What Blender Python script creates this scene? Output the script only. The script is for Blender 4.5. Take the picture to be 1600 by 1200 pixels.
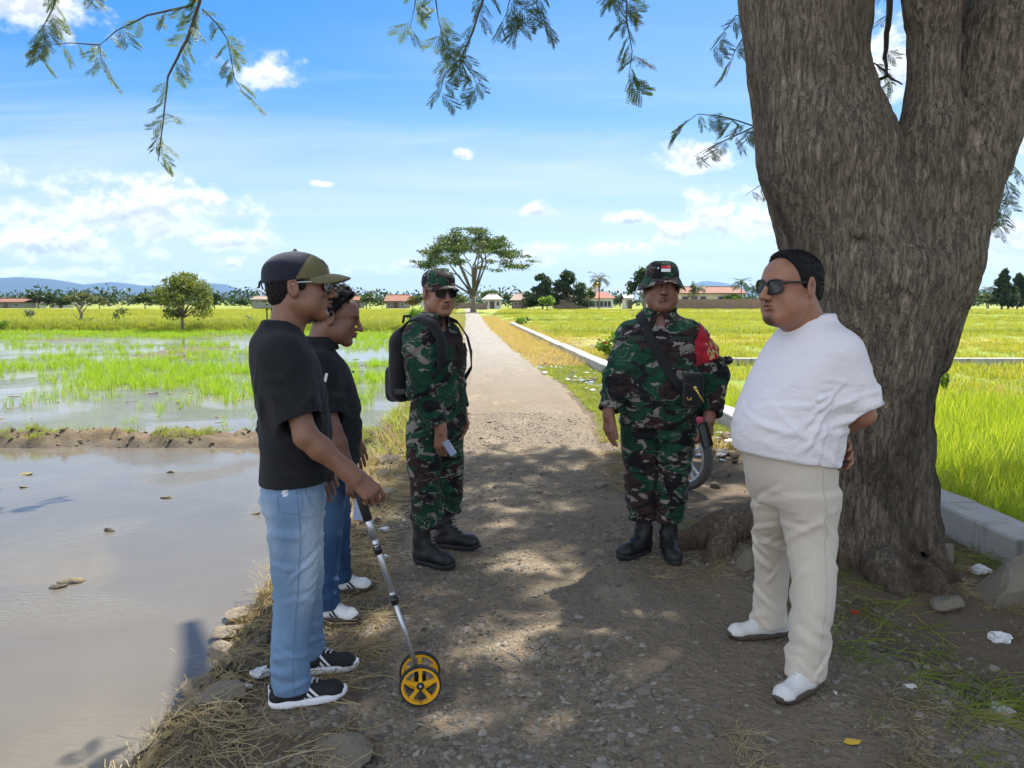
import bpy, math, random
import numpy as np
from mathutils import Vector, Matrix
for _o in list(bpy.data.objects): bpy.data.objects.remove(_o)
SC = bpy.context.scene
COL = SC.collection
rad = math.radians
# ------------------------------------------------------------------ camera
FPX = 1180.0; PITCH = math.atan(130/1180.0); CAMH = 1.5
cd = bpy.data.cameras.new('camera'); cam = bpy.data.objects.new('camera', cd); COL.objects.link(cam)
cam.location = (0, 0, CAMH); cam.rotation_euler = (math.pi/2-PITCH, 0, 0)
cd.sensor_width = 36; cd.lens = 36*FPX/1600; cd.clip_start = 0.05; cd.clip_end = 60000
SC.camera = cam
# ------------------------------------------------------------------ sun, exposure
SUN_AZ = rad(28); SUN_EL = rad(57)          # azimuth measured from +Y (view direction) towards +X
SUND = Vector((math.sin(SUN_AZ)*math.cos(SUN_EL), math.cos(SUN_AZ)*math.cos(SUN_EL), math.sin(SUN_EL)))
sl = bpy.data.lights.new('sun', 'SUN'); sl.energy = 2.85; sl.angle = rad(0.53); sl.color = (1.0, .95, .87)
so = bpy.data.objects.new('sun', sl); COL.objects.link(so); so.rotation_euler = SUND.to_track_quat('Z', 'Y').to_euler()
SC.view_settings.view_transform = 'Standard'; SC.view_settings.look = 'None'
SC.view_settings.exposure = 1.96; SC.view_settings.gamma = 1.0
SC.render.engine = 'CYCLES'
SC.cycles.use_denoising = True
SC.cycles.max_bounces = 6; SC.cycles.diffuse_bounces = 3; SC.cycles.glossy_bounces = 3
SC.cycles.transmission_bounces = 4; SC.cycles.transparent_max_bounces = 8; SC.cycles.volume_bounces = 0
SC.cycles.use_adaptive_sampling = True; SC.cycles.adaptive_threshold = 0.015
SC.cycles.sample_clamp_indirect = 6

# ------------------------------------------------------------------ node helpers
class NT:
    def __init__(s, nt): s.nt = nt; nt.nodes.clear()
    def n(s, t, ins=None, out=0, **props):
        nd = s.nt.nodes.new(t)
        for k, v in props.items(): setattr(nd, k, v)
        for k, v in (ins or {}).items():
            if v is None: continue
            if isinstance(v, bpy.types.NodeSocket): s.nt.links.new(v, nd.inputs[k])
            else: nd.inputs[k].default_value = v
        return nd.outputs[out] if out is not None else nd
    def coord(s, which='Object'): return s.n('ShaderNodeTexCoord', out=None).outputs[which]
    def geo(s, which='Position'): return s.n('ShaderNodeNewGeometry', out=None).outputs[which]
    def vmap(s, vec, scale=(1,1,1), rot=(0,0,0), loc=(0,0,0)):
        return s.n('ShaderNodeMapping', {'Vector': vec, 'Scale': scale, 'Rotation': rot, 'Location': loc})
    def noise(s, scale, detail=4, rough=.55, dist=0, vec=None, col=False):
        return s.n('ShaderNodeTexNoise', {'Vector': vec, 'Scale': scale, 'Detail': detail, 'Roughness': rough, 'Distortion': dist}, out=1 if col else 0)
    def voro(s, scale, vec=None, feature='F1', out='Distance', rnd=1.0):
        nd = s.n('ShaderNodeTexVoronoi', {'Vector': vec, 'Scale': scale, 'Randomness': rnd}, out=None, feature=feature); return nd.outputs[out]
    def m(s, op, a, b=None, c=None, clamp=False):
        nd = s.nt.nodes.new('ShaderNodeMath'); nd.operation = op; nd.use_clamp = clamp
        for i, v in enumerate((a, b, c)):
            if v is None: continue
            if isinstance(v, bpy.types.NodeSocket): s.nt.links.new(v, nd.inputs[i])
            else: nd.inputs[i].default_value = v
        return nd.outputs[0]
    def vm(s, op, a, b=None, out=0):
        nd = s.nt.nodes.new('ShaderNodeVectorMath'); nd.operation = op
        for i, v in enumerate((a, b)):
            if v is None: continue
            if isinstance(v, bpy.types.NodeSocket): s.nt.links.new(v, nd.inputs[i])
            else: nd.inputs[i].default_value = v
        return nd.outputs[out]
    def sstep(s, x, lo, hi):
        nd = s.n('ShaderNodeMapRange', {'Value': x, 'From Min': lo, 'From Max': hi}, out=None); nd.interpolation_type = 'SMOOTHSTEP'; return nd.outputs[0]
    def mix(s, f, a, b, blend='MIX'):
        nd = s.nt.nodes.new('ShaderNodeMix'); nd.data_type = 'RGBA'; nd.blend_type = blend
        for i, v in ((0, f), (6, a), (7, b)):
            if isinstance(v, bpy.types.NodeSocket): s.nt.links.new(v, nd.inputs[i])
            elif i == 0: nd.inputs[i].default_value = v
            else: nd.inputs[i].default_value = (*v, 1) if len(v) == 3 else v
        return nd.outputs[2]
    def ramp(s, f, stops, interp='LINEAR'):
        nd = s.nt.nodes.new('ShaderNodeValToRGB'); nd.color_ramp.interpolation = interp
        e = nd.color_ramp.elements
        while len(e) < len(stops): e.new(.5)
        for el, (p, c) in zip(e, stops): el.position = p; el.color = (*c, 1) if len(c) == 3 else c
        s.nt.links.new(f, nd.inputs[0]); return nd.outputs[0]
    def sepx(s, v, i): return s.n('ShaderNodeSeparateXYZ', {0: v}, out=i)
    def attr(s, name, out='Color'): return s.n('ShaderNodeAttribute', out=None, attribute_name=name).outputs[out]
    def bump(s, h, strength=.5, dist=.01, normal=None):
        return s.n('ShaderNodeBump', {'Height': h, 'Strength': strength, 'Distance': dist, 'Normal': normal})
    def bsdf(s, **k):
        ins = {}
        for a, v in k.items():
            a = {'color': 'Base Color', 'rough': 'Roughness', 'normal': 'Normal', 'metal': 'Metallic', 'spec': 'Specular IOR Level', 'sheen': 'Sheen Weight',
                 'trans': 'Transmission Weight', 'ior': 'IOR', 'sss': 'Subsurface Weight', 'coat': 'Coat Weight', 'alpha': 'Alpha'}[a]
            if a == 'Base Color' and not isinstance(v, bpy.types.NodeSocket) and len(v) == 3: v = (*v, 1)
            ins[a] = v
        return s.n('ShaderNodeBsdfPrincipled', ins)
    def out(s, sh, disp=None): s.n('ShaderNodeOutputMaterial', {'Surface': sh}, out=None)
MATS = {}
def mat(name):
    def deco(fn):
        m = bpy.data.materials.new(name); m.use_nodes = True; t = NT(m.node_tree); fn(t); MATS[name] = m; return m
    return deco
def plain(name, col, rough=.6, var=.12, scale=30, bump=0, metal=0, spec=.5, bdist=.003):
    if name in MATS: return MATS[name]
    m = bpy.data.materials.new(name); m.use_nodes = True; t = NT(m.node_tree)
    n = t.noise(scale, 5, .6, vec=t.coord())
    c = t.mix(n, tuple(x*(1-var*1.6) for x in col), tuple(min(1, x*(1+var*1.6)) for x in col))
    nr = t.bump(n, bump, bdist) if bump else None
    t.out(t.bsdf(color=c, rough=rough, metal=metal, spec=spec, normal=nr)); MATS[name] = m; return m

# ------------------------------------------------------------------ pixel <-> place (used to read positions off the photograph)
_UP = Vector((0, math.sin(PITCH), math.cos(PITCH))); _FW = Vector((0, math.cos(PITCH), -math.sin(PITCH)))
def ray(u, v): return Vector((1, 0, 0))*((u-800)/FPX) - _UP*((v-600)/FPX) + _FW
def at(u, v, z=0.0):
    d = ray(u, v); return Vector((0, 0, CAMH)) + d*((z-CAMH)/d.z)
def atd(u, v, y):
    d = ray(u, v); return Vector((0, 0, CAMH)) + d*(y/d.y)
def azel(u, v):
    d = ray(u, v).normalized(); return math.atan2(d.x, d.y), math.asin(d.z)
# ------------------------------------------------------------------ object helpers
def tag(o, label=None, cat=None, group=None, kind=None):
    if label: o['label'] = label
    if cat: o['category'] = cat
    if group: o['group'] = group
    if kind: o['kind'] = kind
    return o
def empty(name, loc=(0,0,0), rz=0.0):
    o = bpy.data.objects.new(name, None); COL.objects.link(o); o.location = loc; o.rotation_euler = (0, 0, rz); o.empty_display_size = .1; return o
def mesh(name, V, F, m=None, parent=None, smooth=True, loc=None, col=None, mats=None, mi=None):
    me = bpy.data.meshes.new(name)
    V = np.asarray(V, dtype=np.float32).reshape(-1, 3)
    if isinstance(F, np.ndarray):
        k = F.shape[1]; me.vertices.add(len(V)); me.vertices.foreach_set('co', V.ravel())
        me.loops.add(F.size); me.loops.foreach_set('vertex_index', F.astype(np.int32).ravel())
        me.polygons.add(len(F)); me.polygons.foreach_set('loop_start', np.arange(0, F.size, k, dtype=np.int32)); me.polygons.foreach_set('loop_total', np.full(len(F), k, dtype=np.int32))
        me.update(calc_edges=True)
    else:
        me.from_pydata(V.tolist(), [], F); me.update()
    if smooth: me.polygons.foreach_set('use_smooth', np.ones(len(me.polygons), dtype=bool))
    for mm in (mats or ([m] if m else [])): me.materials.append(MATS[mm] if isinstance(mm, str) else mm)
    if mi is not None: me.polygons.foreach_set('material_index', np.asarray(mi, dtype=np.int32))
    if col is not None:
        a = me.color_attributes.new('col', 'FLOAT_COLOR', 'POINT'); c = np.ones((len(V), 4), np.float32); c[:, :3] = col; a.data.foreach_set('color', c.ravel())
    o = bpy.data.objects.new(name, me); COL.objects.link(o)
    if parent: o.parent = parent
    if loc is not None: o.location = loc
    return o
class MB:
    """collects simple shapes into one mesh"""
    def __init__(s): s.V = []; s.F = []; s.I = []; s.mi = 0
    def add(s, V, F):
        b = len(s.V); s.V += [tuple(v) for v in V]; s.F += [tuple(b+i for i in f) for f in F]; s.I += [s.mi]*len(F); return s
    def box(s, lo, hi, R=None, c=None, taper=1.0):
        x0, y0, z0 = lo; x1, y1, z1 = hi
        P = [Vector(p) for p in ((x0,y0,z0),(x1,y0,z0),(x1,y1,z0),(x0,y1,z0),(x0,y0,z1),(x1,y0,z1),(x1,y1,z1),(x0,y1,z1))]
        if R is not None: P = [R @ p for p in P]
        if c is not None: P = [p+Vector(c) for p in P]
        return s.add(P, [(0,3,2,1),(4,5,6,7),(0,1,5,4),(1,2,6,5),(2,3,7,6),(3,0,4,7)])
    def tube(s, pts, rads, n=8, cap=True, flat=1.0):
        pts = [Vector(p) for p in pts]; rings = []; up = None
        for i, p in enumerate(pts):
            t = (pts[min(i+1, len(pts)-1)]-pts[max(i-1, 0)]).normalized()
            if up is None: up = t.orthogonal().normalized()
            up = (up - t*up.dot(t)); up = up.normalized() if up.length > 1e-6 else t.orthogonal().normalized()
            w = t.cross(up); r = rads[i] if hasattr(rads, '__len__') else rads
            rings.append([p + (up*math.cos(a)*r + w*math.sin(a)*r*flat) for a in [2*math.pi*k/n for k in range(n)]])
        V = [v for r in rings for v in r]; F = []
        for i in range(len(pts)-1):
            for k in range(n): F.append((i*n+k, i*n+(k+1) % n, (i+1)*n+(k+1) % n, (i+1)*n+k))
        if cap: F.append(tuple(reversed(range(n)))); F.append(tuple(range((len(pts)-1)*n, len(pts)*n)))
        return s.add(V, F)
    def lathe(s, prof, n=24, M4=None):
        V = []; F = []
        for (r, z) in prof:
            for k in range(n):
                a = 2*math.pi*k/n; p = Vector((r*math.cos(a), r*math.sin(a), z)); V.append(M4 @ p if M4 else p)
        for i in range(len(prof)-1):
            for k in range(n): F.append((i*n+k, i*n+(k+1) % n, (i+1)*n+(k+1) % n, (i+1)*n+k))
        return s.add(V, F)
    def ball(s, c, r, n=10, m=7):
        rr = r if hasattr(r, '__len__') else (r, r, r); V = []; F = []
        for i in range(m+1):
            th = math.pi*i/m
            for k in range(n):
                a = 2*math.pi*k/n; V.append((c[0]+rr[0]*math.sin(th)*math.cos(a), c[1]+rr[1]*math.sin(th)*math.sin(a), c[2]+rr[2]*math.cos(th)))
        for i in range(m):
            for k in range(n): F.append((i*n+k, (i+1)*n+k, (i+1)*n+(k+1) % n, i*n+(k+1) % n))
        return s.add(V, F)
    def build(s, name, m, parent=None, smooth=False, loc=None):
        ms = m if isinstance(m, (list, tuple)) else [m]
        return mesh(name, s.V, s.F, None, parent, smooth, loc, mats=ms, mi=s.I)
# ------------------------------------------------------------------ numpy noise
def _hash(ix, iy, iz, seed):
    n = (ix.astype(np.int64)*374761393 + iy.astype(np.int64)*668265263 + iz.astype(np.int64)*2147483647 + seed*974711) & 0xffffffff
    n = ((n ^ (n >> 13))*1274126177) & 0xffffffff
    return ((n ^ (n >> 16)) & 0xffff).astype(np.float32)/65535.0
def vnoise(P, seed=0):
    P = np.asarray(P, np.float64); i = np.floor(P); f = P-i; f = f*f*(3-2*f); x, y, z = i[..., 0], i[..., 1], i[..., 2]; r = 0
    for dx in (0, 1):
        for dy in (0, 1):
            for dz in (0, 1):
                w = (f[..., 0] if dx else 1-f[..., 0])*(f[..., 1] if dy else 1-f[..., 1])*(f[..., 2] if dz else 1-f[..., 2])
                r = r + w*_hash(x+dx, y+dy, z+dz, seed)
    return r*2-1
def fbm(P, seed=0, oct=4, gain=.5):
    P = np.asarray(P, np.float64); a = 1.0; r = 0; t = 0
    for o in range(oct): r = r + a*vnoise(P*(2.03**o)+o*17.3, seed+o); t += a; a *= gain
    return r/t
def fbm2(x, y, s, seed=0, oct=4): return fbm(np.stack([x*s, y*s, np.zeros_like(x)], -1), seed, oct)
def sst(x, a, b):
    t = np.clip((x-a)/(b-a), 0, 1); return t*t*(3-2*t)
# ------------------------------------------------------------------ distance-field modelling (smooth blends, surface nets)
class Vox:
    def __init__(s, lo, hi, h):
        s.lo = np.array(lo, np.float64); s.h = h; s.n = np.ceil((np.array(hi)-s.lo)/h).astype(int)+1
        s.D = np.full(s.n, 0.3, np.float32); s.ax = [(s.lo[i]+np.arange(s.n[i])*h).astype(np.float32) for i in range(3)]
    def loc(s, lo, hi):
        a = np.clip(np.floor((np.array(lo)-s.lo)/s.h).astype(int), 0, s.n); b = np.clip(np.ceil((np.array(hi)-s.lo)/s.h).astype(int)+1, 0, s.n)
        sl = tuple(slice(a[i], b[i]) for i in range(3))
        X, Y, Z = s.ax[0][sl[0]][:, None, None], s.ax[1][sl[1]][None, :, None], s.ax[2][sl[2]][None, None, :]
        return sl, X, Y, Z
    def put(s, sl, d, k, op):
        D = s.D[sl]
        if D.size == 0: return
        if op == 'add':
            h = np.clip(.5+.5*(D-d)/k, 0, 1); s.D[sl] = D+(d-D)*h-k*h*(1-h)
        elif op == 'sub':
            h = np.clip(.5-.5*(D+d)/k, 0, 1); s.D[sl] = D+(-d-D)*h+k*h*(1-h)
        else:
            h = np.clip(.5-.5*(d-D)/k, 0, 1); s.D[sl] = d+(D-d)*h+k*h*(1-h)
    def like(s): o = Vox.__new__(Vox); o.lo = s.lo; o.h = s.h; o.n = s.n; o.ax = s.ax; o.D = np.full(s.n, .3, np.float32); return o
    def merge(s, o, k): s.put((slice(None),)*3, o.D, k, 'add')
    def tubecut(s, sh, el, end, r0, r1, k=.05, hollow=.012, w=None, q=1.0):
        """a sleeve: tapered tube from sh towards el, cut square and hollow at fraction end"""
        o = s.like(); sh = np.array(sh, float); el = np.array(el, float); c = sh+(el-sh)*end; d = (el-sh)/np.linalg.norm(el-sh)
        o.cone(sh, c+d*.03, r0, r1, .01, 'add', w, q); L = r1*1.6+.06
        sl, X, Y, Z = s.loc(c+d*L*.5-L, c+d*L*.5+L); o.put(sl, (X-c[0])*d[0]+(Y-c[1])*d[1]+(Z-c[2])*d[2]+0*o.D[sl], .003, 'int')
        s.merge(o, k); s.cone(c-d*.035, c+d*.02, r1-hollow, r1-hollow*.8, .003, 'sub', w, q)
    def cone(s, a, b, ra, rb, k=.02, op='add', w=None, q=1.0):
        a = np.array(a, float); b = np.array(b, float); r = max(ra, rb)*max(1, q)+k+4*s.h
        sl, X, Y, Z = s.loc(np.minimum(a, b)-r, np.maximum(a, b)+r); ba = b-a; L = max(float(ba@ba), 1e-9)
        px, py, pz = X-a[0], Y-a[1], Z-a[2]
        t = np.clip((px*ba[0]+py*ba[1]+pz*ba[2])/L, 0, 1)
        ox, oy, oz = px-t*ba[0], py-t*ba[1], pz-t*ba[2]
        if w is not None:
            w = np.array(w, float); w = w/np.linalg.norm(w); c = (ox*w[0]+oy*w[1]+oz*w[2])*(1-1/q); ox, oy, oz = ox-c*w[0], oy-c*w[1], oz-c*w[2]
        s.put(sl, np.sqrt(ox*ox+oy*oy+oz*oz)-(ra+(rb-ra)*t), k, op)
    def chain(s, pts, rs, k=.02, **kw):
        for i in range(len(pts)-1): s.cone(pts[i], pts[i+1], rs[i], rs[i+1], k, **kw)
    def ell(s, c, r, R=None, k=.02, op='add'):
        c = np.array(c, float); r = np.array(r if hasattr(r, '__len__') else (r, r, r), float); e = max(r)+k+4*s.h
        sl, X, Y, Z = s.loc(c-e, c+e); x, y, z = X-c[0], Y-c[1], Z-c[2]
        if R is not None:
            R = np.array(R); x, y, z = (R[0, 0]*x+R[1, 0]*y+R[2, 0]*z, R[0, 1]*x+R[1, 1]*y+R[2, 1]*z, R[0, 2]*x+R[1, 2]*y+R[2, 2]*z)
        k0 = np.sqrt((x/r[0])**2+(y/r[1])**2+(z/r[2])**2); k1 = np.sqrt((x/r[0]**2)**2+(y/r[1]**2)**2+(z/r[2]**2)**2)+1e-6
        s.put(sl, k0*(k0-1)/k1, k, op)
    def box(s, c, hf, rnd=.005, R=None, k=.005, op='add'):
        c = np.array(c, float); hf = np.array(hf, float); e = np.linalg.norm(hf)+k+4*s.h
        sl, X, Y, Z = s.loc(c-e, c+e); x, y, z = X-c[0], Y-c[1], Z-c[2]
        if R is not None:
            R = np.array(R); x, y, z = (R[0, 0]*x+R[1, 0]*y+R[2, 0]*z, R[0, 1]*x+R[1, 1]*y+R[2, 1]*z, R[0, 2]*x+R[1, 2]*y+R[2, 2]*z)
        x, y, z = np.abs(x)-hf[0]+rnd, np.abs(y)-hf[1]+rnd, np.abs(z)-hf[2]+rnd
        d = np.sqrt(np.maximum(x, 0)**2+np.maximum(y, 0)**2+np.maximum(z, 0)**2)+np.minimum(np.maximum(np.maximum(x, y), z), 0)-rnd
        s.put(sl, d, k, op)
    def loft(s, secs, k=.02, op='add', p=2.3):
        """horizontal elliptic sections (z, cx, cy, rx, ry[, ry_back])"""
        S = np.array([tuple(q)+((q[4],) if len(q) == 5 else ()) for q in secs], float); S = S[np.argsort(S[:, 0])]
        e = S[:, 3:6].max()+k+4*s.h
        sl, X, Y, Z = s.loc((S[:, 1].min()-e, S[:, 2].min()-e, S[0, 0]-k-4*s.h), (S[:, 1].max()+e, S[:, 2].max()+e, S[-1, 0]+k+4*s.h))
        z = np.clip(Z[0, 0], S[0, 0], S[-1, 0])
        def ip(i):
            # smooth monotone-ish interpolation
            zz = S[:, 0]; j = np.clip(np.searchsorted(zz, z)-1, 0, len(zz)-2); t = (z-zz[j])/(zz[j+1]-zz[j]); m = np.gradient(S[:, i], zz); hh = zz[j+1]-zz[j]
            return ((1+2*t)*(1-t)**2*S[j, i]+t*(1-t)**2*hh*m[j]+t*t*(3-2*t)*S[j+1, i]+t*t*(t-1)*hh*m[j+1]).astype(np.float32)[None, None, :]
        cx, cy, rx, rf, rb = ip(1), ip(2), ip(3), ip(4), ip(5)
        dx, dy = X-cx, Y-cy; ry = np.where(dy < 0, rf, rb)
        d = ((np.abs(dx/rx)**p+np.abs(dy/ry)**p)**(1/p)-1)*np.minimum(rx, np.minimum(rf, rb))
        d = np.maximum(d, np.maximum(S[0, 0]-Z, Z-S[-1, 0])); s.put(sl, d, k, op)
    def plane(s, p, nrm, k=.004, lim=None):
        """keep the side opposite to nrm; lim=(centre, radius) restricts the cut to a ball"""
        p = np.array(p, float); nrm = np.array(nrm, float); nrm /= np.linalg.norm(nrm)
        if lim is None: sl, X, Y, Z = s.loc(s.lo, s.lo+s.n*s.h)
        else: sl, X, Y, Z = s.loc(np.array(lim[0])-lim[1], np.array(lim[0])+lim[1])
        d = (X-p[0])*nrm[0]+(Y-p[1])*nrm[1]+(Z-p[2])*nrm[2]
        if lim is not None:
            q = np.sqrt((X-lim[0][0])**2+(Y-lim[0][1])**2+(Z-lim[0][2])**2)-lim[1]*.97; d = np.where(q < 0, d, -1.0)
        s.put(sl, d, k, 'int')
    def mesh(s, smooth=1):
        D = s.D; D[0] = D[-1] = .3; D[:, 0] = D[:, -1] = .3; D[:, :, 0] = D[:, :, -1] = .3
        I = (D < 0); n = D.shape
        cnt = np.zeros((n[0]-1, n[1]-1, n[2]-1), np.int8)
        for a in (0, 1):
            for b in (0, 1):
                for c in (0, 1): cnt += I[a:n[0]-1+a, b:n[1]-1+b, c:n[2]-1+c]
        act = np.argwhere((cnt > 0) & (cnt < 8)); idx = np.full(cnt.shape, -1, np.int32); idx[tuple(act.T)] = np.arange(len(act))
        P = np.zeros((len(act), 3)); W = np.zeros(len(act))
        cor = {(a, b, c): D[act[:, 0]+a, act[:, 1]+b, act[:, 2]+c].astype(np.float64) for a in (0, 1) for b in (0, 1) for c in (0, 1)}
        for ax in range(3):
            for o1 in (0, 1):
                for o2 in (0, 1):
                    k0 = [0, 0, 0]; oth = [i for i in range(3) if i != ax]; k0[oth[0]] = o1; k0[oth[1]] = o2; k1 = list(k0); k1[ax] = 1
                    d0, d1 = cor[tuple(k0)], cor[tuple(k1)]; m = (d0 < 0) != (d1 < 0)
                    t = np.where(m, d0/np.where(m, d0-d1, 1), 0); p = np.tile(np.array(k0, float), (len(act), 1)); p[:, ax] = t
                    P[m] += p[m]; W[m] += 1
        V = s.lo+(act+P/W[:, None])*s.h; Q = []
        for ax in range(3):
            o = [i for i in range(3) if i != ax]
            A = [slice(1, n[i]-1) for i in range(3)]; B = list(A); A[ax] = slice(0, n[ax]-1); B[ax] = slice(1, n[ax])
            f = I[tuple(A)] != I[tuple(B)]; e = np.argwhere(f); off = np.array([1, 1, 1]); off[ax] = 0; e = e+off
            s0 = I[tuple(e.T)]
            def cell(d1, d2):
                c = e.copy(); c[:, o[0]] -= d1; c[:, o[1]] -= d2; return idx[tuple(c.T)]
            q = np.stack([cell(1, 1), cell(0, 1), cell(0, 0), cell(1, 0)], 1)
            flip = s0 if ax != 1 else ~s0
            q[~flip] = q[~flip][:, ::-1]; Q.append(q)
        Q = np.concatenate(Q); Q = Q[(Q >= 0).all(1)]
        return (relax(V, Q, smooth) if smooth else V), Q
def relax(V, Q, it=1, lam=.5):
    E = np.concatenate([Q[:, [0, 1]], Q[:, [1, 2]], Q[:, [2, 3]], Q[:, [3, 0]]]); E = np.concatenate([E, E[:, ::-1]])
    deg = np.bincount(E[:, 0], minlength=len(V)).astype(float)[:, None]; deg[deg == 0] = 1
    for _ in range(it):
        S = np.stack([np.bincount(E[:, 0], V[E[:, 1], i], minlength=len(V)) for i in range(3)], 1)/deg
        V = V+(S-V)*lam
    return V
def vnormals(V, Q):
    fn = np.cross(V[Q[:, 2]]-V[Q[:, 0]], V[Q[:, 3]]-V[Q[:, 1]]); N = np.zeros_like(V)
    for i in range(4):
        for c in range(3): N[:, c] += np.bincount(Q[:, i], fn[:, c], minlength=len(V))
    return N/(np.linalg.norm(N, axis=1, keepdims=True)+1e-9)
# ------------------------------------------------------------------ world: daylight sky with cirrus veil and fair-weather cumulus
def build_world():
    w = bpy.data.worlds.new('World'); SC.world = w; w.use_nodes = True; t = NT(w.node_tree)
    sky = t.n('ShaderNodeTexSky', out=None, sky_type='NISHITA', sun_disc=False, sun_elevation=SUN_EL, sun_rotation=SUN_AZ, altitude=50, air_density=1.0, dust_density=.6, ozone_density=3.0).outputs[0]
    sky = t.n('ShaderNodeHueSaturation', {'Color': sky, 'Saturation': 1.5, 'Value': .74, 'Hue': .514})
    sky = t.vm('DIVIDE', sky, t.vm('ADD', t.vm('SCALE', sky, None), (1, 1, 1))) if False else t.vm('DIVIDE', sky, t.vm('ADD', t.vm('MULTIPLY', sky, (.12, .12, .11)), (1, 1, 1)))
    d = t.coord('Generated'); x, y, z = t.sepx(d, 0), t.sepx(d, 1), t.sepx(d, 2)
    az = t.m('ARCTAN2', x, y); el = t.m('ARCSINE', z)
    # wisps and veil (noise on a flat cloud deck seen in perspective)
    k = t.m('ADD', t.m('MAXIMUM', z, 0.0), .10)
    dv = t.n('ShaderNodeCombineXYZ', {0: t.m('DIVIDE', x, k), 1: t.m('DIVIDE', y, k), 2: 0.0})
    n1 = t.noise(.55, 4, .55, .6, t.vmap(dv, (.5, 1.5, 1), (0, 0, .25)))
    n2 = t.noise(1.6, 5, .62, 1.2, t.vmap(dv, (.28, 1.6, 1), (0, 0, -.12)))
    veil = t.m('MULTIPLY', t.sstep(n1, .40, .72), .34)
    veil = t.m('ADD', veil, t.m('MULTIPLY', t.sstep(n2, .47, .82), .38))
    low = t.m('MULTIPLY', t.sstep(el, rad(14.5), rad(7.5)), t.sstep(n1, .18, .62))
    veil = t.m('ADD', t.m('MULTIPLY', t.m('ADD', veil, t.m('MULTIPLY', t.sstep(el, rad(24), rad(36)), .30)), t.m('MAXIMUM', t.sstep(el, rad(24), rad(9)), t.sstep(el, rad(22), rad(34)))), t.m('MULTIPLY', low, .48), clamp=True)  # veil resumes overhead, as the water mirrors it, raised for fill light
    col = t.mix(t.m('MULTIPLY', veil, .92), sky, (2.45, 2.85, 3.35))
    # cumulus: each puff cloud sits at its own bearing and height
    B = [(165, 338, 175, 60), (250, 318, 90, 48), (75, 385, 135, 34), (388, 117, 72, 42), (365, 378, 62, 22), (1137, 348, 74, 50), (1052, 366, 36, 24), (1082, 252, 62, 28),
         (848, 396, 58, 30), (985, 343, 38, 15), (842, 331, 30, 15), (726, 242, 20, 13), (970, 388, 54, 16), (1560, 392, 95, 48), (1385, 112, 60, 60), (1600, 215, 70, 40), (30, 12, 95, 52),
         (362, 414, 28, 16), (560, 424, 46, 10), (640, 414, 30, 9), (100, 432, 200, 16), (1290, 300, 70, 40), (760, 384, 22, 12), (505, 288, 20, 9)]
    pert = t.noise(24.0, 5, .6, 0, t.vmap(d, (1, 1, 1.35))); pert2 = t.noise(24.0, 3, .6, 0, t.vmap(d, (1, 1, 1.35), (0, 0, 0), (-.002, 0, .011))); fine = t.noise(10.0, 2, .5, 0, t.vmap(d, (1, 1, 1.3)))
    F = None; Hh = None
    for (u, v, a, b) in B:
        A, E = azel(u, v); ra, re = a/FPX, b/FPX
        qx = t.m('MULTIPLY', t.m('SUBTRACT', az, A), 1/ra); qy = t.m('MULTIPLY', t.m('SUBTRACT', el, E), 1/re)
        qd = t.m('MAXIMUM', qy, t.m('MULTIPLY', qy, -1.55))     # flatter underside
        f = t.m('SUBTRACT', 1.0, t.m('SQRT', t.m('ADD', t.m('MULTIPLY', qx, qx), t.m('MULTIPLY', qd, qd))))
        F = f if F is None else t.m('MAXIMUM', F, f)
        wgt = t.m('MULTIPLY', t.sstep(f, -.1, .5), qy); Hh = wgt if Hh is None else t.m('ADD', Hh, wgt)
    # the same kind of clouds go on all round the sky outside the picture
    g = t.noise(2.3, 3, .5, 0, t.vmap(d, (1, 1, 2.2), (0, 0, 0), (3.1, 1.7, .4)))
    side = t.m('MAXIMUM', t.sstep(t.m('ABSOLUTE', az), rad(36), rad(46)), t.sstep(el, rad(22), rad(30)))
    gf = t.m('SUBTRACT', t.m('MULTIPLY', t.m('SUBTRACT', g, .46), 4.6), t.m('MULTIPLY', t.m('SUBTRACT', 1.0, side), 3.0))
    gf = t.m('MINIMUM', gf, .9)
    F = t.m('MAXIMUM', F, gf)
    F2 = t.m('ADD', F, t.m('ADD', t.m('MULTIPLY', t.m('SUBTRACT', pert, .46), 2.6), t.m('MULTIPLY', t.m('SUBTRACT', fine, .5), .9)))
    F2 = t.m('MINIMUM', F2, t.m('MULTIPLY', t.m('ADD', F, .35), 3.0))
    alpha = t.sstep(F2, .0, .80)
    thick = t.sstep(F2, .25, 1.1)
    under = t.sstep(Hh, .35, -.55)
    shade = t.m('MULTIPLY', t.m('ADD', t.m('MULTIPLY', under, .75), .12), thick)
    shade = t.m('ADD', shade, t.m('MULTIPLY', t.sstep(t.m('SUBTRACT', pert2, pert), -.05, .10), .5), clamp=True)
    ccol = t.mix(shade, (4.0, 4.0, 3.95), (1.9, 2.15, 2.55))
    away = t.vm('DOT_PRODUCT', d, tuple(SUND), out=1); ccol = t.vm('MULTIPLY', ccol, t.n('ShaderNodeCombineXYZ', {i: t.m('ADD', 1.0, t.m('MULTIPLY', t.sstep(away, .40, -.45), 2.6)) for i in range(3)}))     # clouds opposite the sun lit fully, with extra brightness to fill the shade
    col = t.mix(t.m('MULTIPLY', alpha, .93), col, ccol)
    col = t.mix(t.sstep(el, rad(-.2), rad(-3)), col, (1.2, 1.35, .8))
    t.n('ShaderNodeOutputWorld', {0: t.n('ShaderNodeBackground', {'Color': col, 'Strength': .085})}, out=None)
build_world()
SC.world.cycles.sampling_method = 'MANUAL'; SC.world.cycles.sample_map_resolution = 256
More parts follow.
